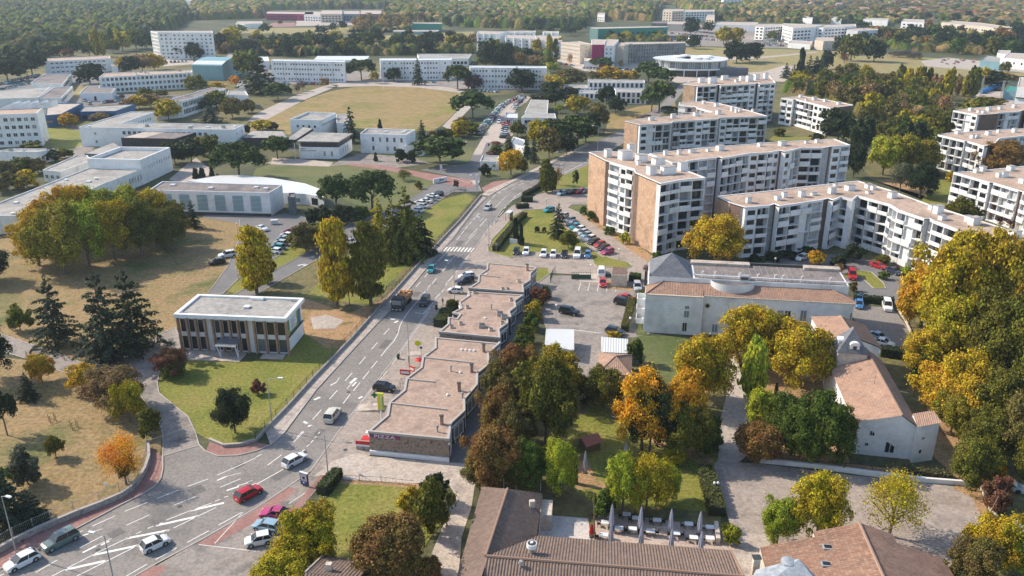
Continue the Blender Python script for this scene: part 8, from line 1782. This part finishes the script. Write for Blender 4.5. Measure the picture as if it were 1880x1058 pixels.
g=G(504,412);r=empty('waste_container',tuple(g),.2);tag(r,'pale blue waste container in the verge car park','container');mb=MB();mb.box((0,0,.15),(1.9,1.2,1.1));mb.box((0,0,1.25),(2.0,1.3,.12));mb.build('container_body',M['metalroof'],r)
g=G(808,335);r=empty('entrance_sign',tuple(g),R(38));tag(r,'long low white entrance wall with blue marks at the campus gate','sign');mb=MB();mb.box((0,0,0),(5.6,.4,1.6));mb.build('panel',M['balcony'],r);mb=MB();mb.box((0,-.22,.6),(.7,.04,.6));mb.box((1,-.22,.6),(.6,.04,.5));mb.build('emblem',M['blue'],r)
for x,y,ty,l in ((876,352,321,'tall white banner mast at the campus gate'),(810,313,302,'short white totem by the wide umbrella pine')):
 g=G(x,y);h=HZ(x,y,ty);r=empty('totem_sign',tuple(g));tag(r,l,'sign');mb=MB();mb.box((0,0,h*.25),(.9,.25,h*.75));mb.box((0,0,0),(.2,.2,h*.25));mb.build('totem_panel',M['balcony'],r)
g=G(947,440);r=empty('corner_notice',tuple(G(943,448)),R(-20));tag(r,'white slanted notice board at the end of the lawn hedge','notice board');mb=MB();mb.box((0,0,.1),(2.2,.12,1.3));mb.build('board',M['balcony'],r)
g=G(704,748,.05);r=empty('safety_rail',tuple(g));tag(r,'thin metal rail around the ramp by the pharmacy sign','railing');mb=MB()
for x in (-1.9,0,1.2):mb.tube((x,0,0),(x,0,1),.03,.03,5)
mb.beam((-1.9,0,1),(1.2,0,1),.05,.05);mb.build('rail',M['darkmetal'],r)
def bike(px,py,ang,label):
 g=G(px,py,.05);r=empty('bicycle',tuple(g),ang);tag(r,label,'bicycle','bicycles beside the shop');
 for x in (-.52,.52):
  mb=MB();n=14
  for i in range(n):a,b=2*math.pi*i/n,2*math.pi*(i+1)/n;mb.tube((x+.33*math.cos(a),0,.34+.33*math.sin(a)),(x+.33*math.cos(b),0,.34+.33*math.sin(b)),.02,.02,4,cap=False)
  mb.build('wheel',M['rubber'],r)
 mb=MB()
 for a,b in (((-.52,0,.34),(-.05,0,.3)),((-.05,0,.3),(.38,0,.8)),((-.2,0,.78),(.38,0,.8)),((-.05,0,.3),(-.22,0,.9)),((-.52,0,.34),(-.2,0,.78)),((.52,0,.34),(.36,0,.98))):mb.tube(a,b,.022,.022,5)
 mb.build('frame',M['metal'],r);mb=MB();mb.box((-.23,0,.9),(.24,.12,.05));mb.build('saddle',M['rubber'],r);mb=MB();mb.tube((.34,-.25,.99),(.34,.25,.99),.015,.015,5);mb.build('handlebar',M['darkmetal'],r)
for i,(x,y) in enumerate(((740,703),(737,711),(733,718),(728,724))):bike(x,y,R(35+i*4),f'bicycle, {ORD[i]} from the back of the rack by the shop front')
def stall(px,py,ang,w_,mats,label,name='red_stand'):
 g=G(px,py,.05);r=empty(name,tuple(g),ang);tag(r,label,'stand');mb=MB();mb.box((0,0,0),(w_,.12,1.0));mb.build('panel',M[mats[0]],r);mb=MB();mb.box((0,-.07,.25),(w_*.8,.03,.45));mb.build('panel_print',M[mats[1]],r)
stall(744,688,R(-12),2.0,('red','cloth'),'red and white barrier panel before the shop front');stall(757,682,R(-40),1.2,('red','cloth'),'small tilted red panel beside the barrier panel')
r=empty('pizza_terrace',tuple(G(668,826,.05)),R(-8));tag(r,'small red and white fenced terrace at the corner of the pizza shop','terrace')
mb=MB();mb.box((0,0,0),(2.4,.15,.55));mb.build('low_wall',M['stonewall'],r);mb=MB();mb.box((0,0,.6),(2.4,.08,.35),0);mb.build('white_panel',M['cloth'],r);mb=MB();mb.box((0,0,.97),(2.5,.1,.55));mb.build('red_panel',M['red'],r)
mb=MB();mb.box((.2,1.5,1.2),(1.7,1.3,.08));mb.build('red_awning',M['red'],r);mb=MB();mb.box((0,3.2,1.2),(1.2,.9,.1));mb.build('white_awning',M['cloth'],r)
r=empty('white_canopy',tuple(G(761,668,.05)),R(10));tag(r,'white folding canopy frame before the nearest shop','canopy');mb=MB();mb.box((0,0,2.1),(2.4,1.8,.08));mb.build('canopy_cloth',M['concrete'],r)
for a,b in ((-1.1,-.8),(1.1,-.8),(1.1,.8),(-1.1,.8)):mb=MB();mb.tube((a,b,0),(a,b,2.1),.03,.03,5);mb.build('leg',M['darkmetal'],r)
r=empty('red_parasol',tuple(G(770,676,.05)));tag(r,'red parasol by the shop front','parasol');mb=MB();mb.tube((0,0,0),(0,0,2),.03,.03,5);mb.build('pole',M['metal'],r);mb=MB();mb.rev([(.9,1.7),(.5,1.95),(0,2.1)],(0,0,0),8);mb.build('canopy',M['red'],r)
r=empty('ramp',tuple(G(676,756,.05)),R(-4));tag(r,'pale concrete ramp wedge in front of the nearest shop','ramp');mb=MB();mb.face([(-2.2,0,0),(2.2,0,0),(2.2,0,.5)]);mb.face([(-2.2,0,0),(2.2,0,.5),(2.2,2.4,.5),(-2.2,2.4,0)]);mb.face([(2.2,0,0),(2.2,2.4,0),(2.2,2.4,.5),(2.2,0,.5)]);mb.build('ramp_slab',M['concrete'],r)
#restaurant terrace
def parasol(px,py,ty,label,group='closed parasols',col='umbrella'):
 g=G(px,py,.05);h=HZ(px,py,ty);r=empty('closed_parasol',tuple(g));tag(r,label,'parasol',group);mb=MB();mb.tube((0,0,0),(0,0,h),.035,.03,6);mb.build('pole',M['metal'],r)
 mb=MB();n=16;prof=[(.30,.22),(.34,.30),(.27,.55),(.18,.8),(.07,.97),(0,1)]
 b0=0
 for rr_,z in prof:
  for i in range(n):a=2*math.pi*i/n;q=rr_*(1 if i % 2 else .62)*1.1;mb.v.append((q*math.cos(a),q*math.sin(a),z*h))
 for k in range(len(prof)-1):
  for i in range(n):j=(i+1) % n;mb.f.append((k*n+i,k*n+j,(k+1)*n+j,(k+1)*n+i));mb.m.append(0);mb.uv.append(None)
 mb.build('folded_canopy',M[col],r);mb=MB();mb.box((0,0,0),(.6,.6,.1));mb.build('base',M['darkmetal'],r)
for i,x in enumerate((1122,1175,1230,1283)):parasol(x,975+i*2.6,925+i*4.6,f'closed grey parasol, back row of the terrace, {ORD[i]} from the left')
for i,x in enumerate((1121,1176,1231,1285)):parasol(x,1003+i*5.2,960+i*5.2,f'closed grey parasol, front row of the terrace, {ORD[i]} from the left')
parasol(1074,868,828,'closed grey parasol on the lawn, lower left one','garden parasols');parasol(1148,843,813,'closed grey parasol on the lawn, right one behind the lime trees','garden parasols')
def table(px,py,label,ang=R(-6)):
 g=G(px,py,.05);r=empty('terrace_table',tuple(g),ang);tag(r,label,'table','terrace tables');mb=MB();mb.box((0,0,.72),(1.1,.8,.05));mb.build('table_top',M['cloth'],r)
 for a,b in ((-.45,-.3),(.45,-.3),(.45,.3),(-.45,.3)):mb=MB();mb.box((a,b,0),(.05,.05,.72));mb.build('leg',M['darkmetal'],r)
CHM=None
def chair(x,y,ang,label):
 global CHM
 if CHM is None:
  a=MB();a.box((0,0,.42),(.46,.46,.05));b=MB();b.box((0,.21,.45),(.46,.04,.48));c=MB();c.box((0,0,0),(.04,.04,.42));CHM=a.mesh('seat',M['rubber']),b.mesh('backrest',M['rubber']),c.mesh('leg',M['darkmetal'])
 r=empty('terrace_chair',(x,y,.05),ang);tag(r,label,'chair','terrace chairs');link('seat',CHM[0],r);link('backrest',CHM[1],r)
 for a,b in ((-.2,-.2),(.2,-.2),(.2,.2),(-.2,.2)):o=link('leg',CHM[2],r);o.location=(a,b,0)
tt=[(1111,967,'back row'),(1168,959,'back row'),(1206,963,'back row'),(1264,970,'back row'),(1303,976,'back row'),(1136,978,'middle row'),(1161,979,'middle row'),(1194,983,'middle row'),(1240,987,'middle row'),(1108,990,'front row'),(1273,995,'front row'),(1303,996,'front row'),(1100,952,'far row'),(1150,952,'far row')]
for i,(x,y,rw) in enumerate(tt):
 k=sum(1 for a in tt if a[2]==rw and a[0]<=x);table(x,y,f'white topped terrace table, {rw}, {ORD[k - 1]} from the left');g=G(x,y)
 for s,w_ in ((-1,'left'),(1,'right')):chair(g.x+s*.85,g.y,R(90)*-s,f'dark chair on the {w_} of the terrace table, {rw}, {ORD[k - 1]} from the left')
for x,y,l in ((1086,985,'red folded parasol at the left end of the terrace'),):parasol(x,y,962,l,'red parasol','red')
g=G(1040,782);r=empty('blue_bench',tuple(g),R(32));tag(r,'blue play bench in the shade behind the shops','bench');mb=MB();mb.box((0,0,.4),(2.3,.5,.07));mb.build('seat',M['blue2'] if 'blue2' in M else M['bluetarp'],r);mb=MB();mb.box((0,.3,.47),(2.3,.06,.5));mb.build('backrest',M['bluetarp'],r)
for x in (-1,1):mb=MB();mb.box((x,0,0),(.08,.5,.4));mb.build('leg',M['darkmetal'],r)
g=G(1082,822);r=empty('garden_shed',tuple(g),R(30));tag(r,'little garden house with a reddish pitched roof in the shade','shed');mb=MB();mb.box((0,0,0),(2.6,2.2,1.4));mb.build('wall',M['wood'],r);mb=MB()
for s in (-1,1):mb.face([(-1.6,s*1.4,1.3),(1.6,s*1.4,1.3),(1.6,0,2.1),(-1.6,0,2.1)][::s])
mb.build('roof',plain('red_shed_roof',(.40,.14,.10)),r)
g=G(1130,766);r=empty('stone_planter',tuple(g));tag(r,'dark round planter with small shrub on the garden lawn','planter');mb=MB();mb.rev([(0,0),(.9,0),(1.0,.5),(.85,.55),(0,.5)],(0,0,0),12);mb.build('bowl',M['slate'],r)
pl=link('shrub',proto('shrub',0)[0],r);pl.scale=(1.5,1.5,1.2);pl.location=(0,0,.4);pl.color=(*TC['gg'],1)
g=G(960,886);r=empty('glass_canopy',tuple(g),R(-4));tag(r,'blue-grey glazed veranda roof half hidden by the green trees','veranda');mb=MB();mb.box((0,0,2.4),(9,3.6,.1));mb.build('roof',M['zinc'],r);mb=MB()
for i in range(6):mb.box((-4.4+i*1.76,-1.8,0),(.1,.1,2.4))
mb.build('posts',M['balcony'],r)
g=G(1312,888,1.6);r=empty('white_urn',(g.x,g.y,1.5));tag(r,'pair of white doves on the long garden hedge','ornament')
for s in (0,.5):mb=MB();mb.rev([(0,0),(.22,.12),(.2,.3),(.06,.45),(0,.5)],(s,0,0),10);mb.build('dove',M['cloth'],r)
g=G(1130,213);r=empty('log_pile',tuple(G(1172,216)));tag(r,'heap of brown logs on the dry lawn beyond the road','logs');mb=MB();rr=random.Random(2)
for i in range(14):x,y=rr.uniform(-4,4),rr.uniform(-3,3);a=rr.uniform(0,3.1);mb.tube((x,y,.3+(i % 3)*.3),(x+3*math.cos(a),y+3*math.sin(a),.4+(i % 2)*.3),.3,.25,7)
mb.build('logs',M['bark'],r)
for x,y,l,w_ in ((1655,106,'long grey brushwood heap on the big meadow',26),(1680,109,'smaller brushwood heap right of the long one',16)):
 g=G(x,y);r=empty('brushwood_heap',tuple(g));tag(r,l,'brushwood');cr=link('twigs',proto('sparse',1)[0],r);cr.scale=(w_,8,7);cr.location=(0,0,-1.5);cr.color=(.13,.10,.085,1)
rr=random.Random(8)
for i in range(14):
 g=G(rr.uniform(1725,1790),rr.uniform(109,119));r=empty('rubble_heap',tuple(g));tag(r,'small heap of building rubble on the sandy yard','rubble','rubble heaps');mb=MB();s=rr.uniform(1,2.2)
 mb.rev([(s,0),(s*.7,s*.4),(s*.3,s*.65),(0,s*.7)],(0,0,0),7);mb.build('heap',M['brownbrick'],r)
for i in range(7):
 g=G(1806+i*4.5,172-i*2.2);r=empty('covered_equipment',tuple(g),.4);tag(r,f'bright blue covered trailer, {ORD[i]} from the left near the lattice mast','trailer','blue covered trailers');mb=MB();mb.box((0,0,.5),(4.6,2.0,1.6));mb.box((0,0,2.1),(3.8,1.6,.3));mb.build('cover',M['bluetarp'],r);mb=MB()
 for a in (-1.4,1.4):mb.tube((a,-1.05,.4),(a,1.05,.4),.4,.4,10)
 mb.build('wheels',M['rubber'],r)
for i,(x,y) in enumerate(((97,775),(137,787),(122,660),(55,658))):
 g=G(x,y);r=empty('tree_guard',tuple(g));tag(r,f'wooden stake guard of a young tree on the left slope, {ORD[i]}' if False else ['stake guard left of the middle of the dry slope','stake guard in the middle of the dry slope','dark bench-like frame beside the small yellow tree','row of wooden stakes by the driveway edge'][i],'tree guard');mb=MB()
 for a in range(4):mb.tube((math.cos(a*1.57)*.6,math.sin(a*1.57)*.6,0),(math.cos(a*1.57)*.6,math.sin(a*1.57)*.6,1.5),.05,.05,5)
 for a in range(4):mb.tube((math.cos(a*1.57)*.6,math.sin(a*1.57)*.6,.4),(math.cos(a*1.57+1.57)*.6,math.sin(a*1.57+1.57)*.6,.4),.03,.03,4)
 mb.build('stakes',M['wood'],r)
for k,(x,y) in enumerate(((1583,770),(1540,760),)):pass
g=G(716,165);r=empty('goal_posts',tuple(g));tag(r,'thin white goal posts at the far side of the meadow','goal');mb=MB()
for x in (-4,4):mb.tube((x,0,0),(x,0,8),.08,.08,5)
mb.tube((-4,0,3),(4,0,3),.08,.08,5);mb.build('posts',M['balcony'],r)
#haze
hz=MB();hz.v=[(x,y,z) for z in (-1,73.5) for x,y in ((-3600,-70),(3600,-70),(3600,6600),(-3600,6600))]
hz.f=[(0,3,2,1),(4,5,6,7),(0,1,5,4),(1,2,6,5),(2,3,7,6),(3,0,4,7)];hz.m=[0]*6;hz.uv=[None]*6
hm_=bpy.data.materials.new('haze');hm_.use_nodes=True;t=hm_.node_tree;t.nodes.clear();ou=t.nodes.new('ShaderNodeOutputMaterial');pv_=t.nodes.new('ShaderNodeVolumePrincipled')
pv_.inputs['Color'].default_value=(.72,.88,1,1);pv_.inputs['Density'].default_value=.00011;pv_.inputs['Anisotropy'].default_value=.2
t.links.new(pv_.outputs[0],ou.inputs['Volume'])
try:hm_.cycles.homogeneous_volume=True
except Exception:pass
if HAZE:tag(hz.build('haze',hm_),kind='stuff')
bpy.context.view_layer.update()
same={}
for o in scene.objects:
 if o.parent is None and 'category' in o.keys() and 'label' in o.keys():same.setdefault(o['label'],[]).append(o)
def number(L,tail):
 L.sort(key=lambda o:proj(o.location)[0])
 for o,k in zip(L,ORD):
  t=f"{o['label']}, {k} such from the left{tail}"
  if len(t.split())<=16:o['label']=t
for lab,L in same.items():
 if 1<len(L)<=20:number(L,'')
 elif 20<len(L)<=40:
  L.sort(key=lambda o:o.location.y);number(L[:len(L)//2],', nearer half');number(L[len(L)//2:],', farther half')
for o in scene.objects:
 if 'label' in o.keys() and len(o['label'].split())>16:
  t=o['label']
  for a,b in ((' such from the left',' such from left'),(' from the left ',' from left '),(' of the ',' of '),(' in the ',' in '),(' around the ',' around '),(' behind the ',' behind '),(' before the ',' before '),(' beside the ',' beside '),(' the ',' ')):
   if len(t.split())>16:t=t.replace(a,b)
  o['label']=t
